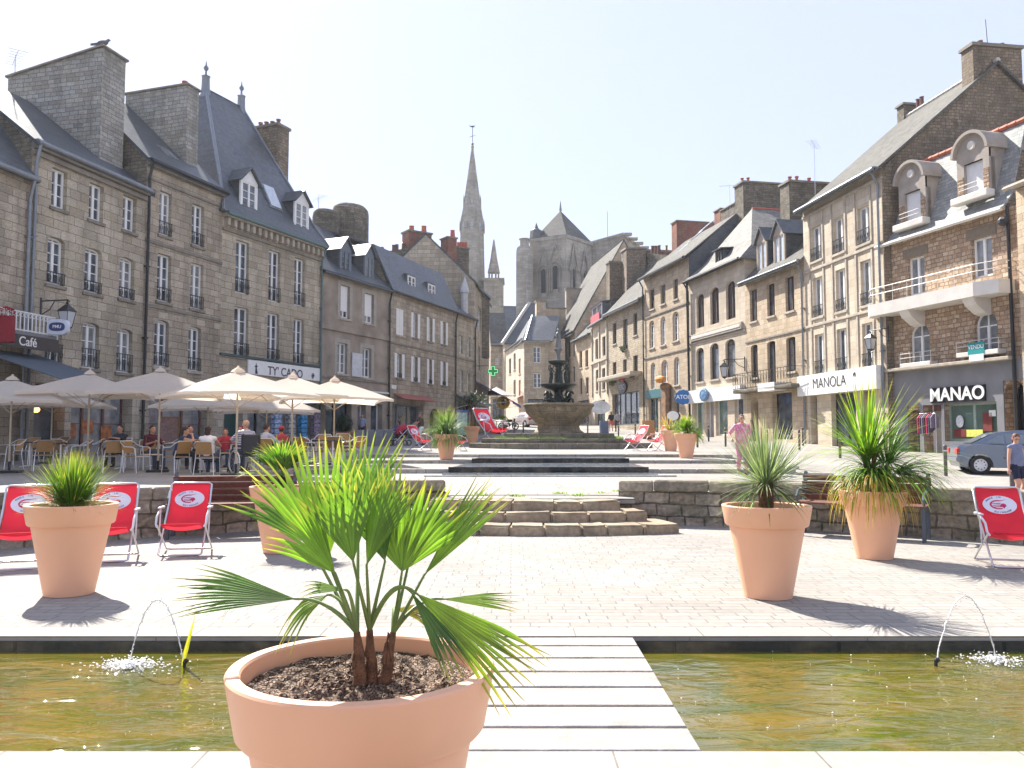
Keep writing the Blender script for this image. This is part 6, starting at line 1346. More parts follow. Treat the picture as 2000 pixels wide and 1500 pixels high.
m = MB(); m.tube([(0, 0, 0), (0, 0, .3), (.04, 0, .55)], [.035, .03, .025], 8); m.tube([(.0, 0, .1), (.12, .02, .3), (.2, 0, .42)], [.025, .022, .02], 8); m.tube([(.0, 0, .05), (-.05, .02, .25), (-.1, 0, .5)], [.025, .022, .02], 8); m.build('trunk', FIB, p)
lf = Leafs(); tuft(lf, (-.06, 0, .45), 80, .92, (50, 86), .011, .15, 11, base=.03); tuft(lf, (-.05, 0, .5), 90, .80, (5, 55), .009, .3, 12, base=.03); lf.build('leaves', GR1, p)
lf = Leafs(); tuft(lf, (.18, 0, .42), 120, .58, (-20, 75), .009, .7, 13, base=.05); tuft(lf, (.0, 0, .35), 120, .58, (-30, 60), .010, 1.1, 14, base=.05); tuft(lf, (.25, 0, .3), 90, .8, (-20, 35), .010, .9, 17, base=.04, azr=(-.9, .6)); lf.build('leaves', GR2, p)
lf = Leafs(); tuft(lf, (0, 0, .3), 150, .68, (-45, 25), .008, 1.5, 15, base=.06); lf.build('hanging_leaves', YG, p)
lf = Leafs(); tuft(lf, (-.02, -.05, .16), 100, .70, (-10, 35), .008, 2.4, 16, base=.06, azr=(pi * .75, pi * 2.1)); lf.build('yellow_leaves', DRY, p)
# short stemmed palm in pot 2 (behind the fan palm)
p = plant(P2, .775, 'short palm on a shaggy dark stub of trunk, near the left bench', 'palm')
m = MB(); m.tube([(0, 0, 0), (0, 0, .1), (.02, 0, .18)], [.075, .085, .07], 12); m.build('trunk', plain('black shaggy trunk', (.02, .016, .012), .95, var=.6, scale=30, bump=1), p)
for k, (az, el, L_, sp) in enumerate(((170, 65, .42, 80), (150, 45, .45, 90), (120, 75, .45, 90), (60, 70, .45, 90), (20, 60, .42, 80), (-30, 55, .42, 90), (-90, 60, .4, 90), (200, 12, .42, 60), (-60, 70, .42, 80), (-150, 50, .42, 90), (0, 35, .4, 70), (90, 60, .42, 90))):
    a, e_ = R(az), R(el); d = V((cos(a) * cos(e_), sin(a) * cos(e_), sin(e_))); b = V((0, 0, .16)) + d * .12; m = MB(); m.tube([(0, 0, .14), b], .007, 5); m.build('petiole', PETI, p)
    lf = Leafs(); fan(lf, b, d, V((cos(a) * -sin(e_), sin(a) * -sin(e_), cos(e_))), L_ * 1.12, sp, 15, .5, .25, k + 40); lf.build('fan_leaf', GR2 if k % 4 else GR1, p)
def simple_plant(P, s, label, kind):
    p = plant(P, .735 * s, label, {'grass': 'grass_plant', 'palm': 'palm', 'agave': 'agave', 'tree': 'small_tree'}[kind])
    if kind == 'grass':
        lf = Leafs(); tuft(lf, (0, 0, 0), 260, .95, (30, 85), .009, 1.5, 21, base=.08); tuft(lf, (.05, 0, 0), 120, .7, (0, 50), .009, 2.4, 22, base=.1); lf.build('leaves', GR2, p); lf = Leafs(); tuft(lf, (0.05, 0, 0), 160, .85, (50, 85), .009, 1.2, 23, base=.08); lf.build('leaves', GR3, p); lf = Leafs(); tuft(lf, (0, 0, 0), 26, 1.15, (25, 60), .006, 2.2, 24); lf.build('long_blades', YG, p)
        lf = Leafs(); tuft(lf, (0, 0, .02), 90, .65, (-10, 30), .008, 3.2, 25, base=.12); lf.build('hanging_leaves', YG, p)
    if kind == 'palm':
        m = MB(); m.tube([(0, 0, 0), (0.03, 0, .2)], [.09, .07], 8); m.build('trunk', FIB, p); lf = Leafs(); tuft(lf, (0, 0, .15), 240, .55, (5, 85), .018, .7, 31, base=.05); lf.build('leaves', GR1, p); lf = Leafs(); tuft(lf, (.1, 0, .05), 60, .6, (-10, 30), .016, .9, 32, base=.05, azr=(-1, 1)); lf.build('leaves', YG, p)
    if kind == 'agave':
        lf = Leafs(); tuft(lf, (0, 0, 0), 70, .55, (10, 80), .022, .9, 33, base=.08); lf.build('leaves', GR3, p); lf = Leafs(); tuft(lf, (-.1, 0, 0.1), 40, .6, (20, 80), .012, .5, 34, base=.08); lf.build('leaves', DRY, p)
    if kind == 'tree':
        m = MB(); m.tube([(0, 0, 0), (.02, 0, .6), (0, 0, 1.15)], [.14, .10, .09], 8)
        for k in range(5): a = k * 1.3; m.tube([(0, 0, 1.1), (.3 * cos(a), .3 * sin(a), 1.45), (.6 * cos(a), .6 * sin(a), 1.65)], [.05, .03, .015], 5)
        m.build('trunk', FIB, p); lf = Leafs(); rs = random.Random(8)
        for k in range(2600):
            a = rs.uniform(0, 2 * pi); r = abs(rs.gauss(0, .38)); c = V((r * cos(a) * 1.25, r * sin(a), 1.65 + rs.gauss(0, .18) - r * .12)); d = V((rs.uniform(-1, 1), rs.uniform(-1, 1), rs.uniform(-.8, .4))).normalized() * rs.uniform(.06, .12); lf.blade([c, c + d * .5, c + d], .02, V((rs.uniform(-1, 1), rs.uniform(-1, 1), 1)), .1)
        lf.build('crown', leafmat('dark olive leaves', (.03, .055, .02), (.05, .07, .03), .2), p)
simple_plant(P5, .95, 'mop of drooping striped grass in the pot left of the cascade', 'grass'); simple_plant(P6, .98, 'bright green small palm in the pot right of the cascade', 'palm'); simple_plant(P7, 1, 'thin brown and grey agave behind the bright green palm', 'agave'); simple_plant(P8, 1.15, 'small dark leaved tree growing in the far pot', 'tree')
# box planter with topiary (outside gift shop)
bp_ = empty('square_planter', up(671, 40), 0, 'square orange brown planter holding a clipped bush, outside the gift shop', 'planter'); m = MB(); m.cham(-.42, .42, -.42, .42, 0, .78, .02); m.cham(-.46, .46, -.46, .46, .72, .8, .015); m.build('box', plain('orange brown planter', (.25, .11, .06), .7), bp_)
tp = empty('clipped_bush', up(671, 40) + V((0, 0, .78)), 0, 'rounded dark green clipped bush in the square orange brown planter', 'bush'); lf = Leafs(); rs = random.Random(4)
for k in range(1500): d = V((rs.gauss(0, 1), rs.gauss(0, 1), rs.gauss(0, 1))).normalized(); c = V((d.x * .4, d.y * .4, .38 + d.z * .42)) * rs.uniform(.92, 1.04); lf.blade([c, c + d * .03 + V((rs.uniform(-.03, .03), rs.uniform(-.03, .03), 0)), c + d * .05], .014, V((rs.random(), rs.random(), 1)), .1)
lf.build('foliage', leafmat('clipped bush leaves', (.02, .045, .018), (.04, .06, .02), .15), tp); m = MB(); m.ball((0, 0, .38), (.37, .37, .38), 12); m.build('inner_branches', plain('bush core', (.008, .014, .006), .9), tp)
m = MB(); 
for k in range(4): 
    x = at(705 + k * 18, 855, 43.5).x; e = empty('barrier_box', V((x, 43.5, gz(x, 43.5))), 0, ['grey concrete barrier block nearest to the square orange brown planter', 'second grey barrier block counted from the orange brown planter', 'third grey barrier block, just left of the pushchair', 'pale grey barrier block closest to the pushchair'][k], 'barrier block', 'grey barrier blocks by the street'); m = MB(); m.cham(-.22, .22, -.1, .1, 0, .85, .015); m.build('block', plain('grey barrier', (.22, .23, .25) if k < 3 else (.34, .35, .37), .8), e)
# weeds on steps
we = MB(); lf = Leafs(); rs = random.Random(6)
for (px, py, z, n, s_) in ((1235, 975, .3, 30, 1), (1293, 1003, .15, 40, 1.2), (1166, 1012, .15, 40, 1.2), (1205, 1031, 0, 34, 1), (1252, 1036, 0, 30, 1), (1290, 1028, 0, 25, .9), (975, 1013, .15, 30, 1), (940, 968, .45, 60, 1), (1010, 970, .45, 60, .8), (1090, 966, .45, 70, .9), (1130, 969, .45, 50, .9), (1180, 965, .45, 40, .9), (1210, 962, .45, 40, 1.1), (880, 990, .3, 50, 1.3), (1225, 1000, .15, 30, 1)):
    c = onz(px, py, z + .01)
    for k in range(n):
        o = c + V((rs.gauss(0, .07), rs.gauss(0, .04), 0)); a = rs.uniform(0, 2 * pi); e_ = rs.uniform(.2, 1.4); d = V((cos(a) * cos(e_), sin(a) * cos(e_), sin(e_))) * rs.uniform(.03, .09) * s_
        lf.blade([o, o + d * .5, o + d], .011 * s_, V((0, 0, 1)), .2)
tag(lf.build('weeds', GR1), kind='stuff')
# ================================================================ benches
def bench(P, rz, label, first=None):
    e = empty('park_bench', P, rz, label, 'bench', 'slatted benches along the wall')
    if first:
        for c in first.children: dup(c, e)
        return e
    for s_ in (-.86, .86):
        m = MB(); m.prism([(-.02, 0), (.04, 0), (.04, .42), (.42, .42), (.44, 0), (.50, 0), (.49, .47), (.06, .47), (.0, .55), (-.14, .93), (-.19, .91), (-.04, .5)], s_ - .025, s_ + .025, 'x'); m.tube([(s_, -.06, .62), (s_, .12, .68), (s_, .34, .66), (s_, .44, .58), (s_, .42, .5)], .022, 6); m.build('leg_frame', plain('blue grey cast iron', (.08, .10, .13), .5, metal=.3), e)
    m = MB()
    for i in range(4): z = .55 + i * .095; y = -.015 - i * .038; m.cham(-.9, .9, -.012, .018, -.043, .043, .006, Matrix.Translation((0, y, z)) @ Matrix.Rotation(R(-21), 4, 'X'))
    m.build('backrest', WOODB, e)
    m = MB()
    for i in range(4): m.cham(-.9, .9, .06 + i * .105, .155 + i * .105, .472, .50, .006)
    m.build('seat', WOODB, e); return e
def faceto(p, q): return atan2(q[1] - p[1], q[0] - p[0]) - pi / 2       # local +y looks at q
pb = gp(1695, 1048); pb = V((pb.x, pb.y + .12, 0)); bench1 = bench(pb, faceto(pb, AC), 'brown slatted bench against the wall at the right, behind the bushy cordyline pot')
pb2 = gp(448, 1046); pb2 = V((pb2.x + .03, pb2.y + .12, 0)); bench(pb2, faceto(pb2, (-1.5, 0)) , 'brown slatted bench on the left, right beside a red deckchair', bench1)
# ================================================================ deckchairs
PINKF = RED
LOGOB = plain('blue grey lettering', (.10, .10, .22), .6)
def deckchair(P, rz, label, s=1, first=None, name='deckchair'):
    e = empty(name, P, rz, label, 'deckchair', 'red canvas deckchairs', s)
    if first:
        for c in first.children: dup(c, e)
        return e
    W2 = .27; m = MB()
    m.tube([(-W2, -.42, .90), (-W2, -.30, .66), (-W2, .30, .02), (-W2 + .04, .33, .015), (W2 - .04, .33, .015), (W2, .30, .02), (W2, -.30, .66), (W2, -.42, .90), (W2 - .04, -.43, .925), (-W2 + .04, -.43, .925)], .013, 8, closed=True); m.build('frame', STEEL, e, smooth=50)
    m = MB(); w = W2 + .03; m.tube([(-w, .26, .40), (-w, -.34, .02), (-w + .04, -.37, .015), (w - .04, -.37, .015), (w, -.34, .02), (w, .26, .40)], .012, 8); m.build('frame', STEEL, e, smooth=50)
    for s_ in (-1, 1):
        m = MB(); x = s_ * (w + .015); m.tube([(x, -.20, .60), (x, -.05, .62), (x, .22, .52), (x, .28, .42), (x * .93, .30, .38)], .014, 7); m.tube([(x, .0, .6), (x, .06, .25)], .010, 6); m.cham(x - .022, x + .022, -.18, .1, .605, .628, .008); m.build('armrest', plain('white plastic armrest', (.66, .66, .68), .4), e, smooth=50)
    prof = [(-.425, .915), (-.30, .70), (-.16, .50), (-.05, .385), (.08, .34), (.2, .36), (.29, .41)]
    m = MB(); nx = 8
    cols = [m.vs([(lerp(-W2 + .02, W2 - .02, i / nx), y, z - .035 * sin(pi * i / nx) * (1 if z < .6 else .15)) for y, z in prof]) for i in range(nx + 1)]
    for a, b in zip(cols, cols[1:]):
        for j in range(len(prof) - 1): m.f.append((a + j, a + j + 1, b + j + 1, b + j)); m.fm.append(0)
    m.tube([(-W2 + .02, .295, .41), (W2 - .02, .295, .41)], .014, 6); m.build('fabric', RED, e, smooth=60)
    d = (V((0, prof[1][0], prof[1][1])) - V((0, prof[0][0], prof[0][1]))); d = (V((0, -.16, .50)) - V((0, -.425, .915))).normalized(); nn = V((0, -d.z, d.y)).normalized(); nn = nn if nn.y > 0 else -nn
    c = V((0, -.30, .705)) + nn * .008; M = M3((1, 0, 0), -d, nn, c)
    # viewed from +y the local x runs right to left, so mirror
    M = M @ Matrix.Diagonal((-1, 1, 1, 1))
    m = MB(); m.prism([(.195 * cos(t), .13 * sin(t)) for t in [2 * pi * i / 32 for i in range(32)]], -.001, .001, 'z', M=M); lg = m.build('printed_oval', plain('white print', (.72, .72, .78), .7, var=.03), e)
    m = MB(); o = [(-.015 + .10 * cos(t), .0 + .066 * sin(t)) for t in [R(x) for x in range(70, 300, 15)]]; i_ = [(-.01 + .083 * cos(t), .0 + .050 * sin(t)) for t in [R(x) for x in range(300, 60, -15)]]
    m.prism([(.09, .078)] + o + [(.02, -.045)] + i_, .0015, .003, 'z', M=M)
    for k in range(3): y = -.03 + k * .024; m.prism([(-.085, y), (.0, y + .008), (.03, y + .004), (.0, y - .004), (-.08, y - .008)], .0015, .003, 'z', M=M)
    m.prism([(.0, -.02), (.03, -.035), (.045, -.055), (.055, -.035), (.075, -.02), (.07, .005), (.045, .02), (.02, .012)], .0015, .003, 'z', M=M); m.build('printed_head', plain('crimson print', (.50, .02, .10), .7), lg)
    m = MB()
    for txt, t0, dr, rr in (('MADE IN', 150, -1, 0), ('GUINGAMP', 245, 1, 0)):
        for k, ch in enumerate(txt):
            if ch == ' ': continue
            t = R(t0 + dr * k * (11 if dr < 0 else 10)); x, y = .162 * cos(t), .108 * sin(t); ang = atan2(.108 * cos(t), -.162 * sin(t)) + (pi if dr < 0 else 0)
            m.addmesh(text_mesh(ch, .031), M @ Matrix.Translation((x, y, .002)) @ Matrix.Rotation(ang, 4, 'Z'))
    m.build('printed_lettering', LOGOB, lg)
    return e
dc = deckchair(gp(360, 1080), pi + R(11), 'red deckchair standing alone in front of the left bench', .93)
p_ = gp(212, 1092); deckchair(p_, pi + R(16), 'red deckchair just right of the far left pot, half hidden by it', .95, dc)
p_ = gp(42, 1106); deckchair(p_, pi + R(20), 'red deckchair left of the far left pot, cut by the picture edge', .96, dc)
p_ = gp(1972, 1103); deckchair(p_, pi + R(-14), 'red deckchair at the right edge, in front of the cracked stone wall', .93, dc)
def upc(px, d, lab, rz, s=1): return deckchair(up(px, d), rz, lab, s, dc)
upc(1241, 33.5, 'small looking red deckchair at the foot of the fountain steps, facing left', pi / 2 + .5, 1.1); upc(1285, 33.5, 'red deckchair right of the other one at the fountain steps, touching the pots', pi / 2 + .5, 1.1)
upc(822, 33, 'red deckchair beside the pushchair, turned sideways', -pi / 2 - .55, 1.1); upc(893, 33, 'red deckchair mostly hidden behind the grassy plaza pot', -pi / 2 - .4, 1.0)
deckchair(up(962, 43), -pi / 2 - .75, 'giant red deckchair left of the fountain', 2.1, dc)
# ================================================================ water jets
def jet(a, b, top, label, splash):
    e = empty('water_jet', a, 0, label, 'water jet', 'thin arching water jets'); o = V(a); rs = random.Random(int(abs(a.x) * 100)); n = 60; m = MB()
    P = []
    for i in range(n + 1):
        t = i / n; p = V(a).lerp(V(b), t); p.z = a.z + (top - a.z) * 4 * t * (1 - t); P.append(p - o + V((rs.gauss(0, .002), rs.gauss(0, .002), rs.gauss(0, .002))))
    m.tube(P, [rs.uniform(.0025, .0065) for _ in P], 5)
    for p in P:
        if rs.random() < .8: m.ball(p + V((rs.gauss(0, .008), rs.gauss(0, .008), rs.gauss(0, .008))), rs.uniform(.002, .006), 4)
    m.build('stream', WATERJ, e)
    m = MB()
    for k in range(splash): r = abs(rs.gauss(0, .11)); t = rs.uniform(0, 6.28); m.ball(V(b) - o + V((r * cos(t) * 1.3, r * sin(t), .002 + rs.uniform(0, .03) * (1 - min(1, r / .3)))), (rs.uniform(.003, .011), rs.uniform(.003, .009), rs.uniform(.0015, .005)), 4)
    m.build('foam', WATERJ, e)
    m = MB(); m.tube([(0, 0, -.05), (0, 0, .03)], .012, 8); m.ball((.01, 0, .03), .018, 6); m.build('nozzle', DARKM, e)
WATERJ = plain('foaming white water', (.80, .80, .80), .5, var=.05)
a = onz(360, 1300, -.09); b = onz(250, 1300, -.09); jet(a, b, at(308, 1172, a.y).z, 'thin arching water jet falling into the left pool', 700)
a = onz(1828, 1298, -.09); b = onz(1948, 1292, -.09); jet(a, b, at(1885, 1166, a.y).z, 'thin arching water jet falling into the right pool', 420)
m = MB(); rs = random.Random(3)
for k in range(46): p = onz(rs.choice([rs.uniform(20, 480), rs.uniform(1300, 1990)]), rs.uniform(1270, 1440), -.099); m.ball(p, (rs.uniform(.002, .006),) * 2 + (.003,), 5)
tag(m.build('water_bubbles', WATERJ), kind='stuff')
# ================================================================ parasols
CANV = plain('cream parasol canvas', (.80, .71, .60), .85, var=.03, trans=.55)
POLE = plain('pale wood pole', (.45, .38, .28), .5)
par0 = None
def parasol(px, d, py, label, rz=.4, s=1.0, sz=1.5):
    global par0
    p = up(px, d); zt = at(px, py, d).z
    e = empty('parasol', p, rz, label, 'parasol', 'cream square parasols over the cafe terrace')
    H = zt - p.z
    m = MB(); m.tube([(0, 0, 0), (0, 0, H - .1)], .026, 10); m.build('pole', POLE, e, smooth=50)
    m = MB(); m.cham(-.28, .28, -.28, .28, 0, .06, .01); m.tube([(0, 0, .05), (0, 0, .3)], .035, 8); m.build('base', DARKM, e)
    h_ = sz * s; m = MB(); k = 6; drop = .62 * s
    def pt(i, t):  # i along the perimeter 0..4k
        side = i // k % 4; f = (i % k) / k; c = [(-1, -1), (1, -1), (1, 1), (-1, 1), (-1, -1)]; x = lerp(c[side][0], c[side + 1][0], f); y = lerp(c[side][1], c[side + 1][1], f)
        sag = sin(pi * f); rr = t * (1 - .035 * sag * t); return V((x * h_ * rr, y * h_ * rr, H - .04 - drop * t ** 1.12 * (1) - .05 * sag * sin(pi * t) + .06 * sag * t * t))
    ts = [.09, .35, .62, .85, 1]; rings = [m.vs([pt(i, t) for i in range(4 * k)]) for t in ts]
    for a, b in zip(rings, rings[1:]):
        for i in range(4 * k): m.f.append((a + i, b + i, b + (i + 1) % (4 * k), a + (i + 1) % (4 * k))); m.fm.append(0)
    v_ = m.vs([pt(i, 1) - V((0, 0, .07)) for i in range(4 * k)]); a = rings[-1]
    for i in range(4 * k): m.f.append((a + i, v_ + i, v_ + (i + 1) % (4 * k), a + (i + 1) % (4 * k))); m.fm.append(0)
    m.build('canopy', CANV, e, smooth=25)
    m = MB(); m.lathe([(.2 * s, H - .06), (.14 * s, H + .0), (.03, H + .06), (.03, H + .1)], 4, a0=pi / 4); m.build('vent_cap', CANV, e)
    m = MB()
    for i in range(4): c = [(-1, -1), (1, -1), (1, 1), (-1, 1)][i]; m.tube([(0, 0, H - .12), (c[0] * h_ * .97, c[1] * h_ * .97, H - .07 - drop)], .012, 5); m.tube([(0, 0, H - .95), (c[0] * h_ * .5, c[1] * h_ * .5, H - .12 - drop * .48)], .010, 5)
    m.build('ribs', POLE, e)
    return e
parasol(20, 22.0, 738, 'leftmost cream parasol, shaded lilac, cut by the left picture edge', .3)
parasol(172, 22.6, 727, 'cream parasol with its pole left of the dark clad seated person', .25, .95)
parasol(310, 22.4, 722, 'cream parasol in front of the narrow two-window house', .35, 1.08)
parasol(462, 20.6, 722, 'nearest and largest cream parasol, a corner pointing at the camera', .72, 1.0, 1.5)
parasol(570, 23.6, 733, 'cream parasol in front of the white gift shop sign', .3, .95)
parasol(652, 25.0, 740, 'rightmost cream parasol, over the empty chairs', .35, 1.0)
parasol(405, 27.4, 755, 'back row cream parasol seen under the nearest one', .3, 1.1); parasol(520, 28, 762, 'back row cream parasol before the postcard racks', .3, 1.1); parasol(100, 26.5, 748, 'back row cream parasol seen behind the two leftmost ones', .3, 1.1)
# ================================================================ cafe furniture
RATT = plain('tan woven rattan', (.36, .20, .07), .6, var=.25, scale=60, bump=.5)
ALU = plain('brushed aluminium tube', (.66, .66, .67), .3, metal=.75, var=.05)
def cafe_chair(P, rz, label, first=None):
    e = empty('cafe_chair', P, rz, label, 'chair', 'aluminium and rattan cafe chairs')
    if first:
        for c in first.children: dup(c, e)
        return e
    m = MB(); m.cham(-.21, .21, -.2, .22, .43, .455, .012); m.build('seat', RATT, e)
    m = MB(); n = 8; c = [m.vs([(.24 * sin(a) * (1 - (z - .5) * .1), -.235 - .05 * cos(a) - (z - .45) * .22, z) for z in (.52, .6, .7, .8, .83)]) for a in [lerp(-1.0, 1.0, i / n) for i in range(n + 1)]]
    c2 = [m.vs([(.24 * sin(a) * (1 - (z - .5) * .1) , -.25 - .05 * cos(a) - (z - .45) * .22, z) for z in (.52, .6, .7, .8, .83)]) for a in [lerp(-1.0, 1.0, i / n) for i in range(n + 1)]]
    for A in (c, c2):
        for a, b in zip(A, A[1:]):
            for j in range(4): m.f.append((a + j, b + j, b + j + 1, a + j + 1)); m.fm.append(0)
    m.build('backrest', RATT, e, smooth=60)
    for s_ in (-1, 1):
        m = MB(); m.tube([(s_ * .25, .24, 0), (s_ * .25, .20, .44), (s_ * .27, .19, .64), (s_ * .28, .12, .68), (s_ * .28, -.15, .69), (s_ * .24, -.32, .80), (s_ * .17, -.37, .84)], .0125, 7); m.build('arm_leg', ALU, e, smooth=50)
        m = MB(); m.tube([(s_ * .25, -.30, 0), (s_ * .22, -.24, .44), (s_ * .2, -.28, .6)], .0125, 7); m.build('leg', ALU, e, smooth=50)
    for q_ in (((-.24, .21, .425), (.24, .21, .425)), ((-.22, -.22, .425), (.22, -.22, .425)), ((-.2, -.37, .84), (.2, -.37, .84))): m = MB(); m.tube(q_, .0118, 6); m.build('crossbar', ALU, e)
    return e
def cafe_table(P, label, first=None, rz=0):
    e = empty('cafe_table', P, rz, label, 'table', 'round cafe tables')
    if first:
        for c in first.children: dup(c, e)
        return e
    m = MB(); m.lathe([(.34, .715), (.35, .72), (.35, .745), (.345, .75)], 24); m.build('table_top', plain('dark table top', (.05, .045, .045), .3), e); m = MB(); m.tube([(0, 0, 0.02), (0, 0, .72)], .03, 8); m.build('column', ALU, e)
    m = MB()
    for k in range(4): a = k * pi / 2 + .4; m.tube([(0, 0, .06), (.27 * cos(a), .27 * sin(a), .015)], .016, 5)
    m.build('foot', ALU, e); return e
ch_ = [(18, 23.6, 2.6, 'empty rattan cafe chair at the left picture edge'), (86, 22.8, .6, 'empty rattan chair with its back to the left, above the spiky potted grass'), (132, 24.0, -.4, 'empty rattan chair in front of the glowing cafe window'), (150, 22.9, 2.3, 'rattan chair behind the spiky potted grass'), (176, 24.3, 1.9, 'rattan chair beside the second parasol pole'), (222, 22.2, .5, 'rattan chair in front of the dark clad seated person'), (268, 22.0, -1.9, 'rattan chair turned sideways, left of the person in a navy top'), (296, 23.2, -2.5, 'rattan chair holding the person in dark red'), (345, 21.7, 1.0, 'rattan chair of the person in a navy top'), (406, 21.2, .05, 'rattan chair of the person in a white vest, its back to the camera'), (520, 22.4, .1, 'rattan chair of the person in a pale blue t-shirt'), (232, 25.2, 3.0, 'rattan chair of the dark clad person'), (440, 24.2, 3.0, 'chair of the person in a red shirt'), (468, 24.6, 2.8, 'chair of the red haired person'), (372, 23.6, 2.7, 'chair across the table from the navy top'), (330, 25.5, 2.2, 'rattan chair near the menu board'), (585, 24.2, .3, 'empty chair under the parasol before the gift shop sign'), (612, 23.2, -.9, 'empty chair, left one in front of the postcard racks'), (640, 24.5, 1.5, 'empty chair beside the rightmost parasol pole'), (662, 23.4, -.2, 'empty chair right of the rightmost parasol pole'), (690, 25.5, 2.5, 'empty chair in front of the square orange planter'), (628, 26.5, 3.1, 'empty chair in the back row near the grey racks'), (676, 27.5, -2.6, 'rearmost empty chair by the square orange planter'), (52, 26, 3.0, 'dark chair in the back row by the blue grey awning'), (110, 27, 2.8, 'chair in the back row before the orange lit window')]
c0 = None
for px, d, rz, lab in ch_:
    c = cafe_chair(up(px, d), rz, lab, c0); c0 = c0 or c
tb_ = [(120, 23.5, 'cafe table between the two leftmost chairs'), (60, 24.5, 'cafe table at the far left with pale legs'), (246, 23.6, 'cafe table in front of the dark clad seated person'), (395, 22.6, 'cafe table shared by the navy top and the white vest'), (452, 23.0, 'cafe table in front of the wheelchair'), (545, 23.6, 'cafe table beside the pale blue t-shirt'), (632, 25.2, 'cafe table among the empty chairs at the right'), (650, 22.8, 'front cafe table of the empty group'), (305, 24.6, 'cafe table by the menu board')]
t0 = None
for px, d, lab in tb_:
    t = cafe_table(up(px, d), lab, t0); t0 = t0 or t
mb_ = empty('menu_board', up(330, 27.5), .15, 'brown framed standing menu board behind the cafe chairs', 'menu board'); m = MB(); m.cham(-.33, .33, -.03, .03, .55, 1.5, .01); m.tube([(-.28, 0, 0), (-.28, 0, .6)], .02); m.tube([(.28, 0, 0), (.28, 0, .6)], .02); m.build('frame', plain('gold brown frame', (.22, .13, .06), .6), mb_); m = MB(); m.box(-.27, .27, -.036, -.032, .61, 1.44); m.build('panel', plain('pinkish chalk panel', (.26, .17, .16), .8, var=.2, scale=12), mb_)
cl = empty('cafe_lamp', h2_lamp := (at(68, 800, 29.5)), 0, 'glowing orange globe lamp in the dark cafe at the left', 'lamp'); m = MB(); m.ball((0, 0, 0), (.16, .16, .11), 12); m.build('globe', plain('orange lamp globe', (.9, .45, .1), .5, emit=(1, .42, .08, 3)), cl); m = MB(); m.tube([(0, 0, .1), (0, 0, .9)], .01); m.build('cord', DARKM, cl)
# ================================================================ bollards and street things
b0 = None
for px, py, d, lab in ((1845, 0, 26.5, 'tall brown bollard left of the silver blue car'), (1974, 0, 18.6, 'bollard beside the person in navy shorts'), (1640, 0, 34, 'dark bollard just left of the bushy cordyline'), (1561, 0, 40, 'bollard below the white fascia with dark letters'), (1568, 0, 45, 'second bollard below the white fascia, further back'), (1498, 0, 40, 'bollard in front of the grilled shop window'), (1417, 0, 44, 'bollard left of the person in pink'), (1384, 0, 50, 'bollard in front of the optician door'), (1362, 0, 42, 'bollard touching the bright palm pot on its right'), (1208, 0, 60, 'bollard before the two walkers'), (1241, 0, 58, 'bollard between the walkers and the fountain chairs'), (1262, 0, 58, 'bollard right of the walkers'), (988, 0, 62, 'bollard nearest the motorbike'), (1005, 0, 64, 'bollard in front of the small pale car'), (1022, 0, 62, 'bollard touching the fountain basin at its left'), (1148, 0, 62, 'bollard touching the fountain basin at its right')):
    e = empty('bollard', up(px, d), 0, lab, 'bollard', 'dark bollards along the street')
    if b0:
        for c in b0.children: dup(c, e)
    else:
        m = MB(); m.lathe([(.055, 0), (.055, .9), (.06, .92), (.06, .95), (.03, .99), (.0, 1.0)], 12); m.build('post', plain('brown grey painted steel', (.09, .075, .07), .5), e, smooth=40); m = MB(); m.lathe([(.062, .78), (.062, .82)], 12); m.build('ring', STEEL, e); b0 = e
bn = empty('litter_bin', up(1180, 62), 0, 'blue grey litter bin right of the fountain', 'bin'); m = MB(); m.cham(-.32, .32, -.3, .3, .15, 1.1, .03); m.build('body', plain('blue grey bin', (.08, .11, .18), .5), bn); m = MB(); m.tube([(-.28, 0, 0), (-.28, 0, 1.2)], .03); m.tube([(.28, 0, 0), (.28, 0, 1.2)], .03); m.build('leg', DARKM, bn)
ov = empty('oval_sign', up(1172, 68), 0, 'white oval advertising sign on a pole right of the fountain', 'sign'); m = MB(); m.prism([(.85 * cos(t), 2.1 + .55 * sin(t)) for t in [2 * pi * i / 24 for i in range(24)]], -.08, .08); m.build('panel', plain('white and grey panel', (.6, .62, .62), .5, var=.25, scale=3), ov); m = MB(); m.tube([(0, 0, 0), (0, 0, 1.6)], .05); m.build('post', DARKM, ov)
ab = empty('pavement_sign', up(1268, 55), .2, 'orange wooden pavement sign before the teal shop', 'sign'); m = MB(); m.cham(-.42, .42, -.04, .02, .1, 1.25, .02, Matrix.Rotation(R(-8), 4, 'X')); m.build('board', plain('orange brown board', (.45, .22, .08), .7), ab); m = MB(); m.box(-.35, .35, .3, .33, 0, 1.1); m.build('back_leg', WOODB, ab)
bn2 = empty('mascot_free_display', up(1317, 52), 0, 'black round display figure stand beside the agave pot', 'display stand'); bn2.name = 'round_display_stand'; m = MB(); m.ball((0, 0, 1.5), (.42, .15, .36), 12); m.tube([(0, 0, 1.2), (0, 0, .1)], [.12, .25], 8); m.build('stand', BLACK, bn2); m = MB(); m.prism([(-.1 + .36 * cos(t), 1.55 + .3 * sin(t)) for t in [2 * pi * i / 20 for i in range(20)]], -.16, -.15); m.build('rim', WHITE, bn2)
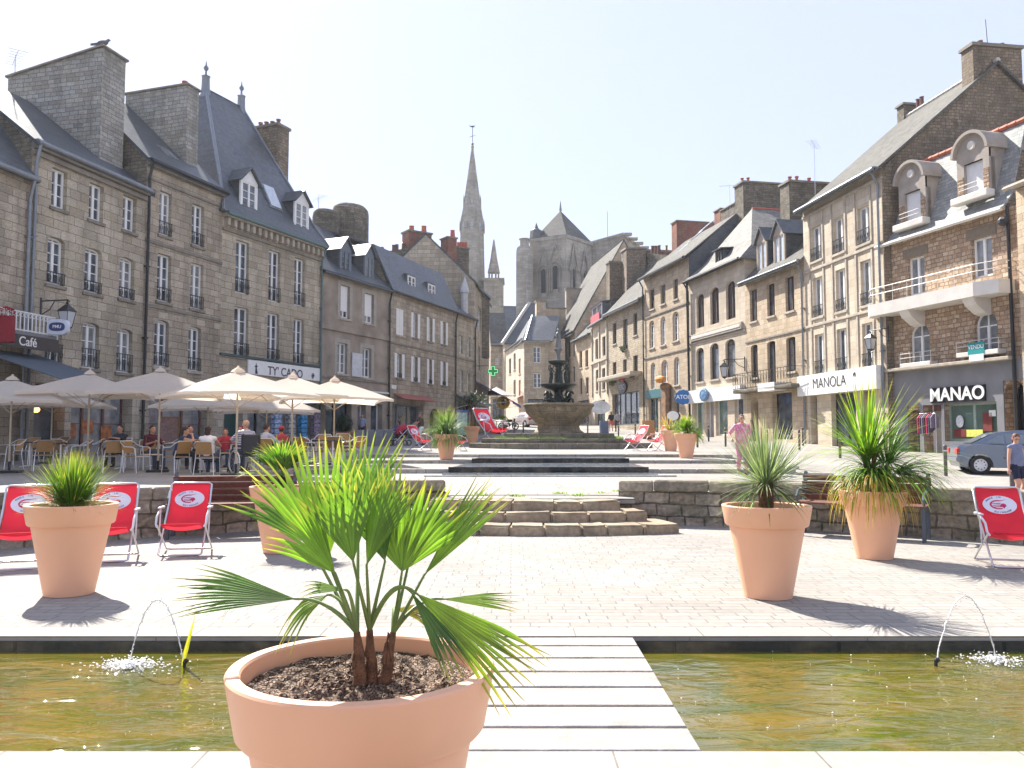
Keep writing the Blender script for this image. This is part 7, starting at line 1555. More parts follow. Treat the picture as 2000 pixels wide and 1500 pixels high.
fr = empty('drinks_cabinet', up(903, 52), 0, 'tall drinks cabinet with a pale green door by the street corner', 'cabinet'); m = MB(); m.cham(-.4, .4, -.3, .3, 0, 1.9, .02); m.build('cabinet', DARKM, fr); m = MB(); m.box(-.33, .33, -.315, -.302, .35, 1.75); m.build('glass_door', plain('pale green glass door', (.35, .48, .42), .2, var=.35, scale=6), fr); m = MB(); m.box(-.38, .38, -.32, -.303, 1.78, 1.88); m.build('header', plain('blue header', (.08, .12, .4), .5), fr)  # door is a mottled pale green colour without emission
mr_ = empty('menu_stand', up(916, 53), 0, 'narrow menu stand between the drinks cabinet and the small tree', 'menu stand'); m = MB(); m.box(-.2, .2, -.03, .03, .4, 1.75); m.build('board', plain('menu paper', (.32, .32, .26), .7, var=.3, scale=8), mr_); m = MB(); m.tube([(0, .05, 0), (0, .05, 1.7)], .03); m.build('post', DARKM, mr_)
sfl = empty('sunflower_decoration', up(983, 70), 0, 'big yellow sunflower shaped street decoration beside the motorbike', 'decoration'); m = MB(); m.tube([(0, 0, 0), (0, 0, 2.2)], .06, 6); m.build('stem', plain('orange stem', (.5, .3, .04), .6), sfl); m = MB()
for k in range(12): a = k * pi / 6; m.ball((.38 * cos(a), 0, 2.5 + .38 * sin(a)), (.2, .06, .2), 8)
m.build('petals', plain('yellow petal', (.75, .45, .03), .6), sfl); m = MB(); m.ball((0, -.06, 2.5), (.2, .08, .2), 10); m.build('flower_centre', plain('dark centre', (.06, .03, .01), .8), sfl)
sp_ = empty('far_parasol', up(970, 78), .3, 'small pinkish white parasol far down the street', 'parasol'); m = MB(); m.lathe([(1.7, 3.1), (.1, 3.9), (.02, 4.0)], 8); m.build('canopy', plain('pinkish white canvas', (.6, .5, .46), .8), sp_); m = MB(); m.tube([(0, 0, 0), (0, 0, 3.9)], .04); m.build('pole', POLE, sp_)
gb = empty('green_bush', up(978, 66), 0, 'low green plant tub behind the giant deckchair', 'plant tub'); m = MB(); m.lathe([(.35, 0), (.42, .5)], 12); m.build('tub', DARKM, gb); lf = Leafs(); rs = random.Random(12)
for k in range(400): d = V((rs.gauss(0, 1), rs.gauss(0, 1), rs.gauss(0, 1))).normalized(); c = V((d.x * .6, d.y * .6, .9 + d.z * .5)) * 1; lf.blade([c, c + d * .06, c + d * .12], .05, V((0, rs.random(), 1)), .1)
lf.build('foliage', GR1, gb)
# ================================================================ cars
def car(P, rz, label, paint, first=None, hatch=0, name='parked_car'):
    e = empty(name, P, rz, label, 'car'); L = 4.4 if not hatch else 3.7; x0, x1 = -L / 2, L / 2; wr = .31; xa, xf = x0 + (.64 if not hatch else .6), x1 - .85
    def arch(xc, r=.37): return [(xc + r * cos(t), .30 + r * sin(t)) for t in [pi - pi * i / 10 for i in range(11)]]
    low = [(x0 + .08, .25)] + [(xa - .37, .22)] + arch(xa) + [(xa + .37, .22), (xf - .37, .22)] + arch(xf) + [(xf + .37, .22), (x1 - .05, .25), (x1, .45), (x1 - .03, .66), (x1 - .35, .78), (x1 - 1.15, .90), (x0 + .75, .97), (x0 + .1, .94), (x0, .85), (x0 - .02, .5)]
    m = MB(); ys = [-.84, -.80, .80, .84]
    bm = bmesh.new(); n = len(low); rows = []
    for y, k in ((-.80, .985), (-.86, 1.0), (-.86, 1.0), (.86, 1.0), (.80, .985)):
        pass
    sec = ((-.87, .0), (-.74, .035), (.74, .035), (.87, .0))
    for y, ins in sec: rows.append([bm.verts.new((x + (.20 if x < x0 + .12 and abs(y) > .82 else 0) - (.2 if x > x1 - .2 and abs(y) > .82 else 0), y, z + (ins if z > .8 else 0))) for x, z in low])
    for a, b in zip(rows, rows[1:]):
        for i in range(n): j = (i + 1) % n; bm.faces.new((a[i], a[j], b[j], b[i]))
    bm.faces.new(rows[0]); bm.faces.new(list(reversed(rows[-1]))); bmesh.ops.recalc_face_normals(bm, faces=bm.faces); m.addbm(bm)
    body = m.build('body', paint, e, smooth=28)
    # greenhouse
    A = [(x0 + .35, .96), (x0 + 1.15, 1.36), (x0 + 1.9, 1.44), (x1 - 1.95, 1.43), (x1 - 1.1, .90)] if not hatch else [(x0 + .05, .93), (x0 + .4, 1.38), (x0 + 1.2, 1.46), (x1 - 1.6, 1.44), (x1 - .8, .88)]
    m = MB(); yy = (.80, .62); bm = bmesh.new(); rows = []
    for s_ in (-1, 1): rows.append([bm.verts.new((x, s_ * (.80 if z < 1.1 else .60), z)) for x, z in A])
    n = len(A)
    for i in range(n - 1): bm.faces.new((rows[0][i], rows[0][i + 1], rows[1][i + 1], rows[1][i]))
    bm.faces.new(rows[0]); bm.faces.new(list(reversed(rows[1]))); bmesh.ops.recalc_face_normals(bm, faces=bm.faces); bmesh.ops.bevel(bm, geom=bm.edges[:], offset=.03, segments=2, affect='EDGES'); m.addbm(bm); m.build('cabin', paint, e, smooth=30)
    CG = plain('car window glass', (.16, .19, .21), .05, spec=.9, var=.1)
    def sidepoly(pts, mat, nm, out=.008):
        for s_ in (-1, 1):
            m = MB(); P_ = []
            for x, z in pts: y = lerp(.80, .60, min(1, max(0, (z - .96) / .4))) + out; P_.append((x, s_ * y, z))
            m.poly(P_ if s_ < 0 else list(reversed(P_))); m.build(nm, mat, e)
    mid = (x0 + x1) / 2 - .1
    sidepoly([(x0 + 1.42, 1.0), (mid - .06, 1.0), (mid - .06, 1.37), (x0 + 1.75, 1.37), (x0 + 1.42, 1.32)] if not hatch else [(x0 + .8, 1.0), (mid - .05, 1.0), (mid - .05, 1.38), (x0 + .95, 1.38)], CG, 'side_window'); sidepoly([(mid + .06, 1.0), (x1 - 1.3, 1.0), (x1 - 1.95, 1.36), (mid + .06, 1.37)], CG, 'side_window')
    if not hatch: sidepoly([(x0 + .78, 1.0), (x0 + 1.36, 1.0), (x0 + 1.36, 1.30), (x0 + 1.2, 1.26)], CG, 'quarter_window')
    m = MB(); q = (.1, .92); a, b = (A[0], A[1]); pa = lambda t: (lerp(a[0], b[0], t), lerp(a[1], b[1], t)); off = .02
    m.poly([(pa(.12)[0] - off, .68, pa(.12)[1] + off), (pa(.12)[0] - off, -.68, pa(.12)[1] + off), (pa(.9)[0] - off, -.56, pa(.9)[1] + off), (pa(.9)[0] - off, .56, pa(.9)[1] + off)]); m.build('rear_window', CG, e)
    a2, b2 = A[4], A[3]; pa2 = lambda t: (lerp(a2[0], b2[0], t), lerp(a2[1], b2[1], t)); m = MB(); m.poly([(pa2(.1)[0] + off, -.7, pa2(.1)[1] + off), (pa2(.1)[0] + off, .7, pa2(.1)[1] + off), (pa2(.92)[0] + off, .56, pa2(.92)[1] + off), (pa2(.92)[0] + off, -.56, pa2(.92)[1] + off)]); m.build('windscreen', CG, e)
    TY = plain('tyre rubber', (.015, .015, .016), .8); RIM = plain('silver wheel trim', (.55, .55, .56), .35, metal=.5)
    for xw in (xa, xf):
        for s_ in (-1, 1):
            w = empty('wheel', (xw, s_ * .78, wr)); w.parent = e; w.rotation_euler = (pi / 2 * s_, 0, 0)
            m = MB(); m.lathe([(.2, -.1), (.29, -.1), (wr, -.07), (wr, .07), (.29, .1), (.2, .1)], 28, closeends=False); m.build('tyre', TY, w, smooth=40)
            m = MB(); m.lathe([(.001, -.085), (.05, -.095), (.2, -.085), (.212, -.1), (.215, .0)], 24); m.build('rim', RIM, w, smooth=40)
            m = MB()
            for k in range(9): a = k * 2 * pi / 9; m.ball((.14 * cos(a), .14 * sin(a), -.09), (.022, .022, .008), 6)
            m.build('rim_holes', TY, w)
    for s_ in (-1, 1):
        m = MB(); m.cham(x0 - .03, x0 + .06, s_ * .62 - .18, s_ * .62 + .18, .66, .86, .02); m.build('tail_light', plain('red tail light', (.4, .02, .02), .3), e)
        m = MB(); m.box(x0 + 1.3, x1 - 1.2, s_ * .872 - .006, s_ * .872 + .006, .52, .56); m.build('side_moulding', DARKM, e)
        m = MB(); m.box(mid - .004, mid + .004, s_ * .872 - .004, s_ * .872 + .004, .3, .95); m.box(x0 + 1.35, x0 + 1.358, s_ * .872 - .004, s_ * .872 + .004, .6, .95); m.build('door_gap', BLACK, e)
        m = MB(); m.cham(mid - .3, mid - .12, s_ * .885 - .012, s_ * .885 + .012, .80, .83, .005); m.build('door_handle', paint, e)
        m = MB(); m.ball((x1 - 1.35, s_ * .95, 1.02), (.07, .1, .06), 8); m.build('wing_mirror', paint, e)
    m = MB(); m.cham(x0 - .05, x0 + .1, -.8, .8, .42, .58, .03); m.build('bumper', paint, e)
    return e
cp = up(1993, 27.0); pr = onz(1905, 928, cp.z); crz = R(-17); cpos = V((at(1915, 900, 27.0).x, 27.0, 0)) - Matrix.Rotation(crz, 3, 'Z') @ V((-2.2 + .64, -.86, 0)); cpos.z = gz(cpos.x, 27.4) - .02
car(cpos, crz, 'silver blue saloon car at the right edge, in front of the dark grey shop', plain('silver blue car paint', (.17, .20, .25), .2, metal=.6, var=.04))
q_ = up(1022, 84); car(q_ + V((.3, 0, 0)), pi / 2 + .5, 'small pinkish white hatchback, left of the fountain basin', plain('white car paint', (.55, .48, .46), .3, var=.04), hatch=1); q_ = up(1045, 90); car(q_, pi / 2 + .3, 'pale silver car further up the street, mostly behind the fountain', plain('silver car paint', (.5, .5, .5), .3, metal=.3, var=.04), hatch=1)
mo = empty('motorbike', up(993, 76), R(-25), 'dark parked motorbike by the yellow sunflower', 'motorbike'); TYM = plain('tyre rubber', (.015, .015, .016), .8)
for x in (-.7, .7):
    m = MB(); m.tube([(x + .3 * cos(t), 0, .32 + .3 * sin(t)) for t in [2 * pi * i / 18 for i in range(18)]], .055, 8, closed=True)
    for k in range(5): a = k * pi / 5; m.tube([(x - .28 * cos(a), 0, .32 - .28 * sin(a)), (x + .28 * cos(a), 0, .32 + .28 * sin(a))], .012, 4)
    m.build('wheel', TYM, mo, smooth=50)
m = MB(); m.tube([(-.7, .0, .32), (-.2, 0, .4), (.35, 0, .5), (.6, 0, .95)], .04, 6); m.tube([(.7, .07, .32), (.52, .07, 1.0)], .025, 6); m.ball((-.02, 0, .45), (.28, .14, .2), 10); m.build('frame', DARKM, mo); m = MB(); m.ball((.15, 0, .82), (.28, .14, .14), 10); m.build('tank', plain('dark red tank', (.10, .01, .01), .3), mo); m = MB(); m.ball((-.38, 0, .80), (.36, .13, .07), 10); m.build('seat', BLACK, mo); m = MB(); m.tube([(.45, -.35, 1.08), (.55, 0, 1.03), (.45, .35, 1.08)], .018, 6); m.ball((.62, 0, .9), (.08, .1, .1), 8); m.build('handlebar', DARKM, mo)
# ================================================================ people
def ik(a, b, l1, l2, pole):
    a, b, pole = V(a), V(b), V(pole); d = b - a; L = min(d.length, (l1 + l2) * .999); dn = d.normalized(); x = (l1 * l1 - l2 * l2 + L * L) / (2 * L); h_ = sqrt(max(0, l1 * l1 - x * x)); p = (pole - dn * pole.dot(dn)).normalized(); return a + dn * x + p * h_, a + dn * L
def capsule(m, a, b, ra, rb, n=12):
    a, b = V(a), V(b); d = b - a; L = d.length
    if L < 1e-6: return
    z = d.normalized(); x = z.orthogonal().normalized(); y = z.cross(x); M = M3(x, y, z, a); k = 5
    prof = [(ra * cos(t), -ra * sin(t)) for t in [pi / 2 * (1 - i / k) * .98 for i in range(k + 1)]] + [(rb * cos(t), L + rb * sin(t)) for t in [pi / 2 * (i / k) * .98 for i in range(k + 1)]]
    base = [m.vs([M @ V((r * cos(2 * pi * j / n), r * sin(2 * pi * j / n), z_)) for j in range(n)]) for r, z_ in prof]
    for b0_, b1 in zip(base, base[1:]):
        for j in range(n): m.f.append((b0_ + j, b0_ + (j + 1) % n, b1 + (j + 1) % n, b1 + j)); m.fm.append(0)
    m.f.append(tuple(base[0] + j for j in reversed(range(n)))); m.f.append(tuple(base[-1] + j for j in range(n))); m.fm += [0, 0]
def remesh(m, name, mat, parent, vox=.012, it=3):
    me = bpy.data.meshes.new(name); me.from_pydata(m.v, [], m.f); bm = bmesh.new(); bm.from_mesh(me); bmesh.ops.recalc_face_normals(bm, faces=bm.faces); bm.to_mesh(me); bm.free()
    o = bpy.data.objects.new(name, me); COL.objects.link(o)
    r = o.modifiers.new('r', 'REMESH'); r.mode = 'VOXEL'; r.voxel_size = vox; r.use_smooth_shade = True; s_ = o.modifiers.new('s', 'SMOOTH'); s_.iterations = it; s_.factor = .5
    bpy.context.view_layer.update(); me2 = bpy.data.meshes.new_from_object(o.evaluated_get(bpy.context.evaluated_depsgraph_get())); o.modifiers.clear(); o.data = me2; me2.name = name; me2.materials.clear(); me2.materials.append(mat); me2.uv_layers.new(name='UV') if not me2.uv_layers else None
    o.parent = parent; return o
def ell(m, c, r, M=None): m.ball(c, r, 14, M)
def person(P, rz, label, pose, s=1.0, build=1.0, top=None, bottom=None, hair=(.05, .03, .02), hairlen=.1, sleeves=.5, legs=1.0, shoe=(.05, .04, .04), hat=None, skirt=0, headturn=0, headdown=0, glasses=0, vox=.011):
    """pose: dict in metres, x right, y forward, z up: hip, chest, handL, handR, footL, footR (ankles), kneeDir"""
    hip, chest = V(pose['hip']), V(pose['chest']); B = build; up_ = (chest - hip).normalized(); neck = chest + up_ * .10 + V((0, pose.get('neckf', .01), .02)); head = neck + V((0, .02 + pose.get('headf', 0), .13)); sx = V((1, 0, 0)); sw = .17 * (.9 + .1 * B)
    sk = MB(); tp = MB(); bt = MB(); sh = MB()
    Hm = Matrix.Rotation(headturn, 4, 'Z') @ Matrix.Rotation(-headdown, 4, 'X')
    # head with face
    ell(sk, head, (.074, .092, .105), Hm); 
    def hp(x, y, z): return head + (Hm @ V((x, y, z)))
    ell(sk, hp(0, .045, -.055), (.054, .052, .055), Hm); capsule(sk, hp(0, .085, .005), hp(0, .108, -.025), .010, .015, 8); capsule(sk, hp(-.02, .088, -.058), hp(.02, .088, -.058), .010, .010, 8)
    ell(sk, hp(0, .075, .032), (.05, .02, .012), Hm); ell(sk, hp(0, .075, -.088), (.022, .018, .018), Hm)
    for q in (-1, 1): ell(sk, hp(q * .076, -.005, -.01), (.012, .022, .032), Hm)
    capsule(sk, neck - up_ * .06, head - V((0, .0, .06)), .055, .05)
    # torso
    w = .125 * B
    torso = [(hip, .165 * B, .115 * B), (hip.lerp(chest, .3), .15 * B, .115 * B), (hip.lerp(chest, .65), .155 * B, .115 * B), (chest, .165, .105 * (.8 + .2 * B)), (chest + up_ * .05, .14, .08)]
    tw = torso
    def tors(m, g):
        for (c1, a1, b1), (c2, a2, b2) in zip(tw, tw[1:]):
            for t in (0, .33, .66, 1): c = c1.lerp(c2, t); a_, b_ = lerp(a1, a2, t) + g, lerp(b1, b2, t) + g; ell(m, c, (a_, b_, .085))
    tors(sk, 0); tors(tp, .014)
    SHd = {}
    for q, key in ((-1, 'L'), (1, 'R')):
        S = chest + sx * q * sw + up_ * .035; hnd = V(pose['hand' + key]); el, wr_ = ik(S, hnd, .285, .25, pose.get('elb' + key, (q * .6, -.6, -.5)))
        capsule(sk, chest + up_ * .04 + sx * q * .08, S, .055, .052); capsule(sk, S, el, .048 * (.8 + .2 * B), .036 * (.8 + .2 * B)); capsule(sk, el, wr_, .038 * (.8 + .2 * B), .024)
        d = (wr_ - el).normalized(); fd = V(pose.get('fing' + key, d)).normalized(); sd_ = fd.cross(V((0, 0, 1)))
        if sd_.length < .2: sd_ = fd.cross(V((0, 1, 0)))
        sd_.normalize(); nn = sd_.cross(fd).normalized(); pc_ = wr_ + fd * .045; ell(sk, pc_, (.03, .03, .03)); capsule(sk, wr_, wr_ + fd * .03, .023, .026)
        curl = pose.get('curl', .5)
        for k in range(4):
            o = wr_ + fd * .07 + sd_ * (k - 1.5) * .0195; l = (.032, .036, .034, .026)[k]; capsule(sk, wr_ + fd * .03 + sd_ * (k - 1.5) * .013, o, .012, .0095, 8); p2 = o + (fd - nn * curl).normalized() * l; p3 = p2 + (fd - nn * curl * 2.4).normalized() * l * .8; capsule(sk, o, p2, .0092, .0085, 8); capsule(sk, p2, p3, .0085, .0075, 8)
        o = wr_ + fd * .02 - sd_ * q * .02; p2 = o + (fd * .5 - sd_ * q * .7 - nn * .3).normalized() * .04; capsule(sk, o, p2, .013, .010, 8); capsule(sk, p2, p2 + (fd - nn * .4).normalized() * .028, .010, .0085, 8)
        capsule(tp, chest + up_ * .035 + sx * q * .06, S, .068, .064)
        if sleeves > 0:
            e2 = S.lerp(el, min(1, sleeves * 2)); capsule(tp, S, e2, .062 * (.8 + .2 * B), .056 * (.8 + .2 * B))
            if sleeves > .5: capsule(tp, el, el.lerp(wr_, (sleeves - .5) * 2), .052, .042)
        # legs
        Hj = hip + sx * q * .09 + V((0, 0, -.03)); ft = V(pose['foot' + key]); kn, an = ik(Hj, ft, .43, .42, pose.get('knee', (q * .08, 1, .1)))
        capsule(sk, Hj, kn, .085 * B ** .7, .056 * B ** .5); capsule(sk, kn, kn.lerp(an, .35), .052, .054 * B ** .5); capsule(sk, kn.lerp(an, .35), an, .054 * B ** .5, .034)
        ff = V(pose.get('toe', (q * .15, 1, 0))).normalized(); capsule(sk, an + V((0, 0, -.04)) - ff * .03, an + V((0, 0, -.06)) + ff * .13, .036, .028); capsule(sh, an + V((0, 0, -.045)) - ff * .045, an + V((0, 0, -.05)) + ff * .09, .043, .04); capsule(sh, an + V((0, 0, -.05)) + ff * .09, an + V((0, 0, -.06)) + ff * .15, .04, .032)
        capsule(bt, hip + sx * q * .05, Hj, .12 * B, .11 * B); l_ = min(1, legs * 2); capsule(bt, Hj, Hj.lerp(kn, l_), .10 * B ** .7, lerp(.10, .072, l_) * B ** .6)
        if legs > .5: capsule(bt, kn, kn.lerp(an, (legs - .5) * 2), .070, lerp(.07, .055, (legs - .5) * 2))
    if skirt: ell(bt, hip + V((0, 0, -.05)), (.19 * B, .15 * B, .12)); 
    ell(bt, hip, (.17 * B, .125 * B, .10)); ell(sk, hip + V((0, 0, -.02)), (.15 * B, .11 * B, .09))
    root = remesh(sk, 'person', SKIN, None, vox); root.location = P; root.rotation_euler = (0, 0, rz); root.scale = (s, s, s); tag(root, label, 'person')
    if top: remesh(tp, 'top', top, root, .014)
    if bottom: remesh(bt, 'shorts' if legs < .6 else 'trousers', bottom, root, .014)
    remesh(sh, 'shoes', plain('shoe %s' % (shoe,), shoe, .6), root, .012)
    hm = MB(); ell(hm, hp(0, -.018, .022), (.084, .098, .100), Hm)
    if hairlen > .12: ell(hm, hp(0, -.06, -.06), (.075, .05, .10), Hm)
    if hairlen > .2: capsule(hm, hp(0, -.07, -.05), hp(0, -.085, -hairlen), .065, .04)
    hb = bmesh.new(); 
    ho = remesh(hm, 'hair', plain('hair %s' % (hair,), hair, .7, var=.3, scale=20), root, .012)
    # open the face: drop hair faces in front of it
    bm = bmesh.new(); bm.from_mesh(ho.data); Hi = Hm.inverted()
    dl = [f for f in bm.faces if (lambda c: c.y > .03 and c.z < .055 or c.y > .062 and c.z < .08)(Hi @ (f.calc_center_median() - head))]; bmesh.ops.delete(bm, geom=dl, context='FACES'); bm.to_mesh(ho.data); bm.free()
    ey = MB()
    for q in (-1, 1): ey.ball(hp(q * .028, .084, .012), (.011, .008, .006), 8)
    ey.build('eyes', BLACK, root)
    if glasses:
        g = MB()
        for q in (-1, 1): g.tube([hp(q * .03 + .02 * cos(t), .100, .012 + .016 * sin(t)) for t in [2 * pi * i / 12 for i in range(12)]], .003, 4, closed=True)
        g.build('glasses', DARKM, root)
    if hat: g = MB(); g.ball(hp(0, -.01, .055), (.092, .105, .065), 14, Hm); g.ball(hp(0, .10, .045), (.06, .06, .010), 10, Hm); g.build('cap', hat, root)
    return root
SIT = dict(hip=(0, -.05, .50), chest=(0, -.08, .88), handL=(-.16, .34, .76), handR=(.16, .34, .76), footL=(-.13, .40, .09), footR=(.13, .38, .09), headf=.0)
def sit(**k): d = dict(SIT); d.update(k); return d
def cl(n, c): return plain(n, c, .85, var=.12, scale=8)
NAVYC = cl('navy cloth', (.03, .045, .10)); DARKC = cl('near black cloth', (.02, .018, .025)); DENIM = cl('dark denim', (.05, .07, .12)); WHT = cl('white cotton', (.72, .71, .74))
person(up(232, 24.9), pi - .2, 'dark clad person sitting at a cafe table in front of the lit window', sit(handL=(-.05, .36, .86), elbL=(-1, .2, -.6)), 1, 1.15, DARKC, DARKC, hairlen=.15, vox=.014)
person(up(296, 23.6), -pi / 2 - .6, 'person in dark red with bobbed hair, seated second from the left', sit(chest=(0, 0, .88)), 1, 1.05, cl('dark wine cloth', (.09, .015, .03)), DENIM, hair=(.10, .04, .02), hairlen=.17, vox=.014)
person(up(352, 21.9), -1.25, 'person in a navy top leaning forward with long dark hair, seated', sit(chest=(0, .06, .86), handR=(.05, .30, 1.0), handL=(-.1, .36, .76), elbR=(1, .3, -.8)), 1, 1.05, NAVYC, DARKC, hair=(.02, .012, .01), hairlen=.28, sleeves=0, headdown=.2, vox=.014)
person(up(372, 24.0), pi + .5, 'dark haired person across the table behind the navy top', sit(), 1, 1, NAVYC, DARKC, hair=(.03, .02, .02), hairlen=.2, vox=.015)
person(up(408, 21.5), .05, 'person in a white vest seen from behind, seated with short dark hair', sit(), 1, 1.05, WHT, DENIM, hair=(.04, .02, .02), hairlen=.14, sleeves=0, vox=.013)
person(up(440, 24.4), pi + .2, 'person in a red shirt facing the camera behind the table, seated', sit(), .92, .95, cl('red cotton', (.42, .03, .05)), DENIM, hair=(.12, .03, .02), hairlen=.22, vox=.015)
person(up(468, 24.8), pi - .3, 'red haired person seated behind the bald one', sit(), .98, 1, cl('crimson cloth', (.25, .02, .06)), DARKC, hair=(.25, .03, .04), hairlen=.2, vox=.015)
STR = plain('white and purple stripes', (.5, .5, .55), .8)
m_, nt_, b__ = newmat('striped polo shirt'); wv = N(nt_, 'ShaderNodeTexWave', bands_direction='Z'); wv.inputs['Scale'].default_value = 7; tc_ = N(nt_, 'ShaderNodeTexCoord'); nt_.links.new(tc_.outputs['Object'], wv.inputs[0]); nt_.links.new(ramp(nt_, wv.outputs['Fac'], [(.45, (.06, .03, .16)), (.55, (.65, .65, .70))]), b__.inputs['Base Color'])
person(up(478, 21.6), .75, 'bald heavy person in a striped polo shirt sitting in a wheelchair', sit(hip=(0, -.05, .56), chest=(0, -.07, .95), handL=(-.2, .35, .82), handR=(.25, .3, .80)), 1.02, 1.25, m_, DENIM, hair=(.45, .28, .22), hairlen=.05, sleeves=.45, vox=.013)
person(up(524, 22.6), -.6, 'person in a pale blue t-shirt beside the short dark palm, seated', sit(handL=(-.2, .3, .8)), 1, 1.05, cl('pale blue cotton', (.42, .47, .56)), DENIM, hair=(.03, .02, .015), hairlen=.1, vox=.013)
person(up(548, 24.5), .6, 'person with a red cap behind the pale blue t-shirt, seated', sit(), .95, 1, cl('red pink cloth', (.45, .06, .08)), DENIM, hat=cl('red cap', (.5, .03, .04)), vox=.015)
# wheelchair
wc = empty('wheelchair', up(480, 21.5), .75, 'black wheelchair with a large spoked wheel among the cafe tables', 'wheelchair')
for s_ in (-1, 1):
    m = MB(); m.tube([(s_ * .3, .30 * cos(t) - .02, .31 + .30 * sin(t)) for t in [2 * pi * i / 32 for i in range(32)]], .016, 6, closed=True); m.tube([(s_ * .335, .27 * cos(t) - .02, .31 + .27 * sin(t)) for t in [2 * pi * i / 32 for i in range(32)]], .008, 5, closed=True)
    for k in range(12): a = k * pi / 6; m.tube([(s_ * .3, -.02, .31), (s_ * .3, .29 * cos(a) - .02, .31 + .29 * sin(a))], .003, 3)
    m.build('large_wheel', STEEL, wc, smooth=60); m = MB(); m.tube([(s_ * .26, .4 + .08 * cos(t), .09 + .08 * sin(t)) for t in [2 * pi * i / 14 for i in range(14)]], .016, 6, closed=True); m.build('castor', BLACK, wc)
m = MB(); m.cham(-.24, .24, -.26, .24, .45, .50, .015); m.build('seat', BLACK, wc); m = MB(); m.cham(-.24, .24, -.31, -.27, .52, 1.02, .02); m.build('backrest', BLACK, wc); m = MB()
for s_ in (-1, 1): m.tube([(s_ * .25, -.42, 1.03), (s_ * .25, -.3, 1.02), (s_ * .25, -.29, .3), (s_ * .25, .36, .3), (s_ * .25, .46, .1)], .013, 6); m.tube([(s_ * .26, -.27, .72), (s_ * .26, .2, .72), (s_ * .26, .22, .48)], .015, 6)
m.build('frame', DARKM, wc)
ST = dict(hip=(0, 0, .92), chest=(0, .0, 1.32), handL=(-.28, .06, .82), handR=(.28, .06, .82), footL=(-.1, .02, .08), footR=(.1, .0, .08), knee=(0, 1, 0))
def std(**k): d = dict(ST); d.update(k); return d
# standing people
d_ = 16.6; P_ = V((at(1982, 855, d_).x, d_, 0)); hd = at(1982, 846, d_).z; P_.z = gz(P_.x, d_)
person(P_, pi + .35, 'person in a grey blue sleeveless top and navy shorts standing at the right edge', std(handL=(-.30, .10, .80), handR=(.30, .05, .82), curl=.35), (hd - P_.z) / 1.69, 1.2, cl('grey blue jersey', (.16, .18, .27)), cl('navy shorts', (.012, .014, .04)), hair=(.12, .05, .03), hairlen=.14, sleeves=.0, legs=.3, headturn=-.5, headdown=.45, glasses=1, vox=.009, shoe=(.5, .5, .5))
d_ = 21; P_ = V((at(1449, 855, d_).x, d_, 0)); hd = at(1449, 807, d_).z; P_.z = gz(P_.x, d_)
m_, nt_, b__ = newmat('pink patterned cloth'); nz_ = N(nt_, 'ShaderNodeTexNoise'); nz_.inputs['Scale'].default_value = 14; tc_ = N(nt_, 'ShaderNodeTexCoord'); nt_.links.new(tc_.outputs['Object'], nz_.inputs[0]); nt_.links.new(ramp(nt_, nz_.outputs['Fac'], [(.35, (.58, .10, .25)), (.55, (.66, .22, .38)), (.7, (.70, .42, .52))]), b__.inputs['Base Color'])
wm = person(P_, pi - .1, 'person in pink patterned clothes with a dark shoulder bag, walking behind the yucca', std(footL=(-.09, .14, .08), footR=(.1, -.1, .10), handL=(-.32, .12, .84), handR=(.30, .12, 1.0)), (hd - P_.z) / 1.72, 1.05, m_, m_, hair=(.14, .06, .03), hairlen=.13, sleeves=.42, legs=.85, glasses=1, vox=.01)
sb = empty('shoulder_bag', P_ + V((-.30 * -1, -.02, .95)) , 0, 'dark bag hanging at the side of the person in pink', 'bag'); m = MB(); m.cham(-.08, .08, -.13, .13, -.12, .16, .03); m.build('bag_body', BLACK, sb); m = MB(); m.tube([(0, -.1, .15), (-.06, -.06, .42), (-.06, .06, .42), (0, .1, .15)], .012, 5); m.build('strap', BLACK, sb)
d_ = 43; P_ = V((at(822, 855, d_).x, d_, 0)); P_.z = gz(P_.x, d_); hd = at(822, 805, d_).z
person(P_, pi / 2 + .45, 'person in a brown top and white trousers pushing a red pushchair', std(handL=(-.18, .42, 1.02), handR=(.18, .42, 1.02), footL=(-.08, .2, .08), footR=(.08, -.2, .12)), max(.95, (hd - P_.z) / 1.69), 1.15, cl('brown top', (.10, .055, .035)), WHT, hair=(.10, .05, .03), hairlen=.12, sleeves=.3, legs=.95, hat=cl('khaki cap', (.22, .18, .13)), vox=.015)
ps = empty('pushchair', V((P_.x - .95, d_ - .35, P_.z)), pi / 2 + .45, 'red and black pushchair on the plaza, pushed by the person in a brown top', 'pushchair')
for x, y in ((-.25, .45), (.25, .45), (-.28, -.3), (.28, -.3)): m = MB(); m.tube([(x, y + .13 * cos(t), .15 + .13 * sin(t)) for t in [2 * pi * i / 16 for i in range(16)]], .025, 6, closed=True); m.build('wheel', BLACK, ps)
m = MB()
for s_ in (-1, 1): m.tube([(s_ * .25, .45, .15), (s_ * .25, .1, .5), (s_ * .25, -.45, 1.05)], .018, 6); m.tube([(s_ * .28, -.3, .15), (s_ * .25, .2, .75)], .018, 6)
m.tube([(-.25, -.45, 1.05), (.25, -.45, 1.05)], .022, 6); m.build('frame', STEEL, ps); m = MB(); m.cham(-.22, .22, -.12, .3, .38, .62, .05); m.cham(-.22, .22, -.26, -.1, .5, 1.0, .05); m.build('seat', cl('dark maroon seat', (.06, .01, .015)), ps)
m = MB(); n = 7
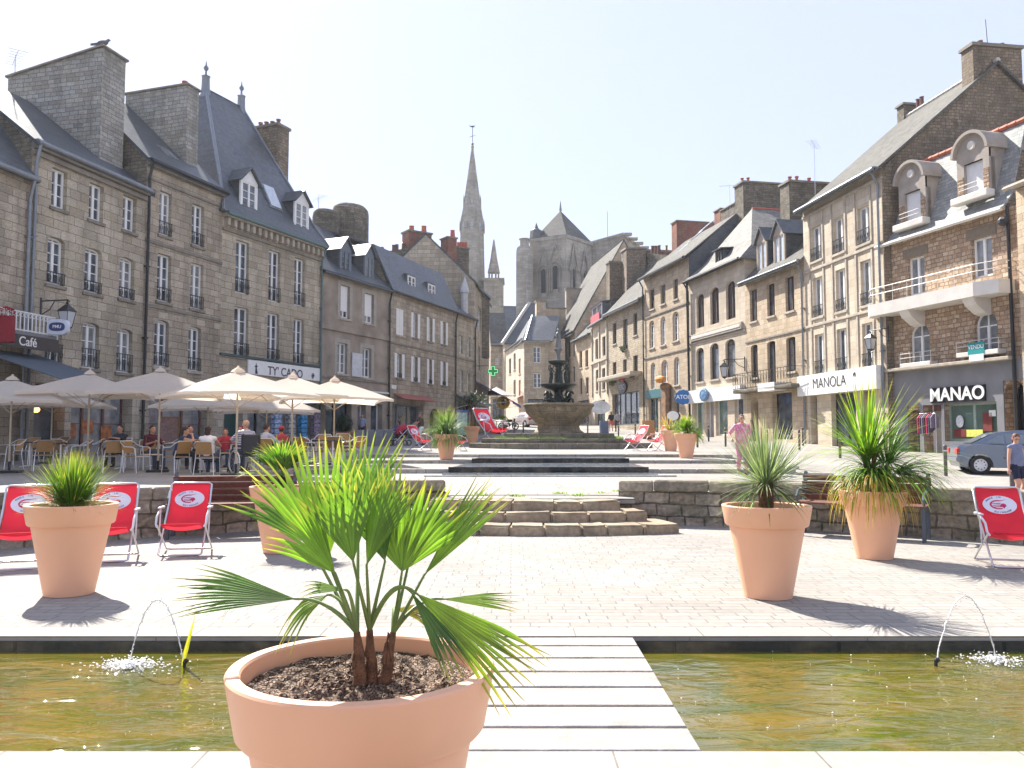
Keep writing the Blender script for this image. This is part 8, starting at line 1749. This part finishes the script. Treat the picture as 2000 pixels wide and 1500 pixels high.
for i in range(n):
    a0, a1 = lerp(-.3, 1.7, i / n), lerp(-.3, 1.7, (i + 1) / n)
    for j in range(8):
        b0_, b1 = pi * j / 8, pi * (j + 1) / 8; f_ = lambda a, b: (.27 * cos(b), -.1 + .42 * sin(a) * (.35 + .65 * sin(b)), .68 + .42 * cos(a) * (.35 + .65 * sin(b))); m.poly([f_(a0, b0_), f_(a1, b0_), f_(a1, b1), f_(a0, b1)])
m.build('hood', cl('red hood', (.42, .02, .05)), ps)
for px, d_, lab, tpc, btc, hl in ((1194, 72, 'distant walker in a dark top and coral shorts, left one of the pair', DARKC, cl('coral shorts', (.55, .12, .10)), .25), (1206, 71.5, 'distant walker with a pale top and dark trousers, right one of the pair', cl('pale grey top', (.3, .3, .33)), DARKC, .12)):
    P_ = up(px, d_); person(P_, .2, lab, std(footL=(-.08, .15, .08), footR=(.08, -.15, .1)), 1.02, 1, tpc, btc, hair=(.05, .03, .03), hairlen=hl, legs=.4 if 'coral' in lab else 1, vox=.02)
P_ = up(777, 47); person(P_, 1.2, 'person in a blue top sitting behind the pushchair', sit(), 1.05, 1.1, cl('blue top', (.05, .12, .30)), DENIM, hair=(.05, .03, .02), hairlen=.15, vox=.02); cafe_chair(P_, 1.2, 'chair of the person in a blue top', c0)
P_ = up(707, 50); person(P_, pi, 'person in a pale top standing in the shop doorway behind the barrier blocks', std(), 1, 1, cl('pale top', (.3, .33, .42)), DARKC, hair=(.04, .03, .03), hairlen=.12, vox=.02)
P_ = h0_red = at(14, 700, 27.4)
fp_ = empty('red_planter', at(12, 614, 26.0), 0, 'red flowering plant on the white balcony at the left edge', 'plant'); lf = Leafs(); rs = random.Random(3)
for k in range(200): d = V((rs.gauss(0, 1), rs.gauss(0, 1), rs.gauss(0, 1))).normalized(); c = V((d.x * .22, d.y * .2, .05 + d.z * .16)); lf.blade([c, c + d * .03, c + d * .06], .03, V((0, rs.random(), 1)), .1)
lf.build('flowers', plain('deep red petals', (.40, .01, .03), .7), fp_); m = MB(); m.cham(-.25, .25, -.12, .12, -.9, -.05, .03); m.build('trough', cl('red cloth cover', (.22, .01, .02)), fp_)
# ================================================================ air
def haze(dens):
    m = bpy.data.materials.new('thin air haze'); m.use_nodes = True; nt = m.node_tree; nt.nodes.clear(); o = nt.nodes.new('ShaderNodeOutputMaterial'); v = nt.nodes.new('ShaderNodeVolumePrincipled'); v.inputs['Color'].default_value = (.86, .92, 1, 1); v.inputs['Density'].default_value = dens; v.inputs['Anisotropy'].default_value = .35; nt.links.new(v.outputs[0], o.inputs['Volume'])
    mb = MB(); mb.box(-240, 240, -60, 420, -2, 60); x = mb.build('haze', m); tag(x, kind='stuff')
haze(.00028)
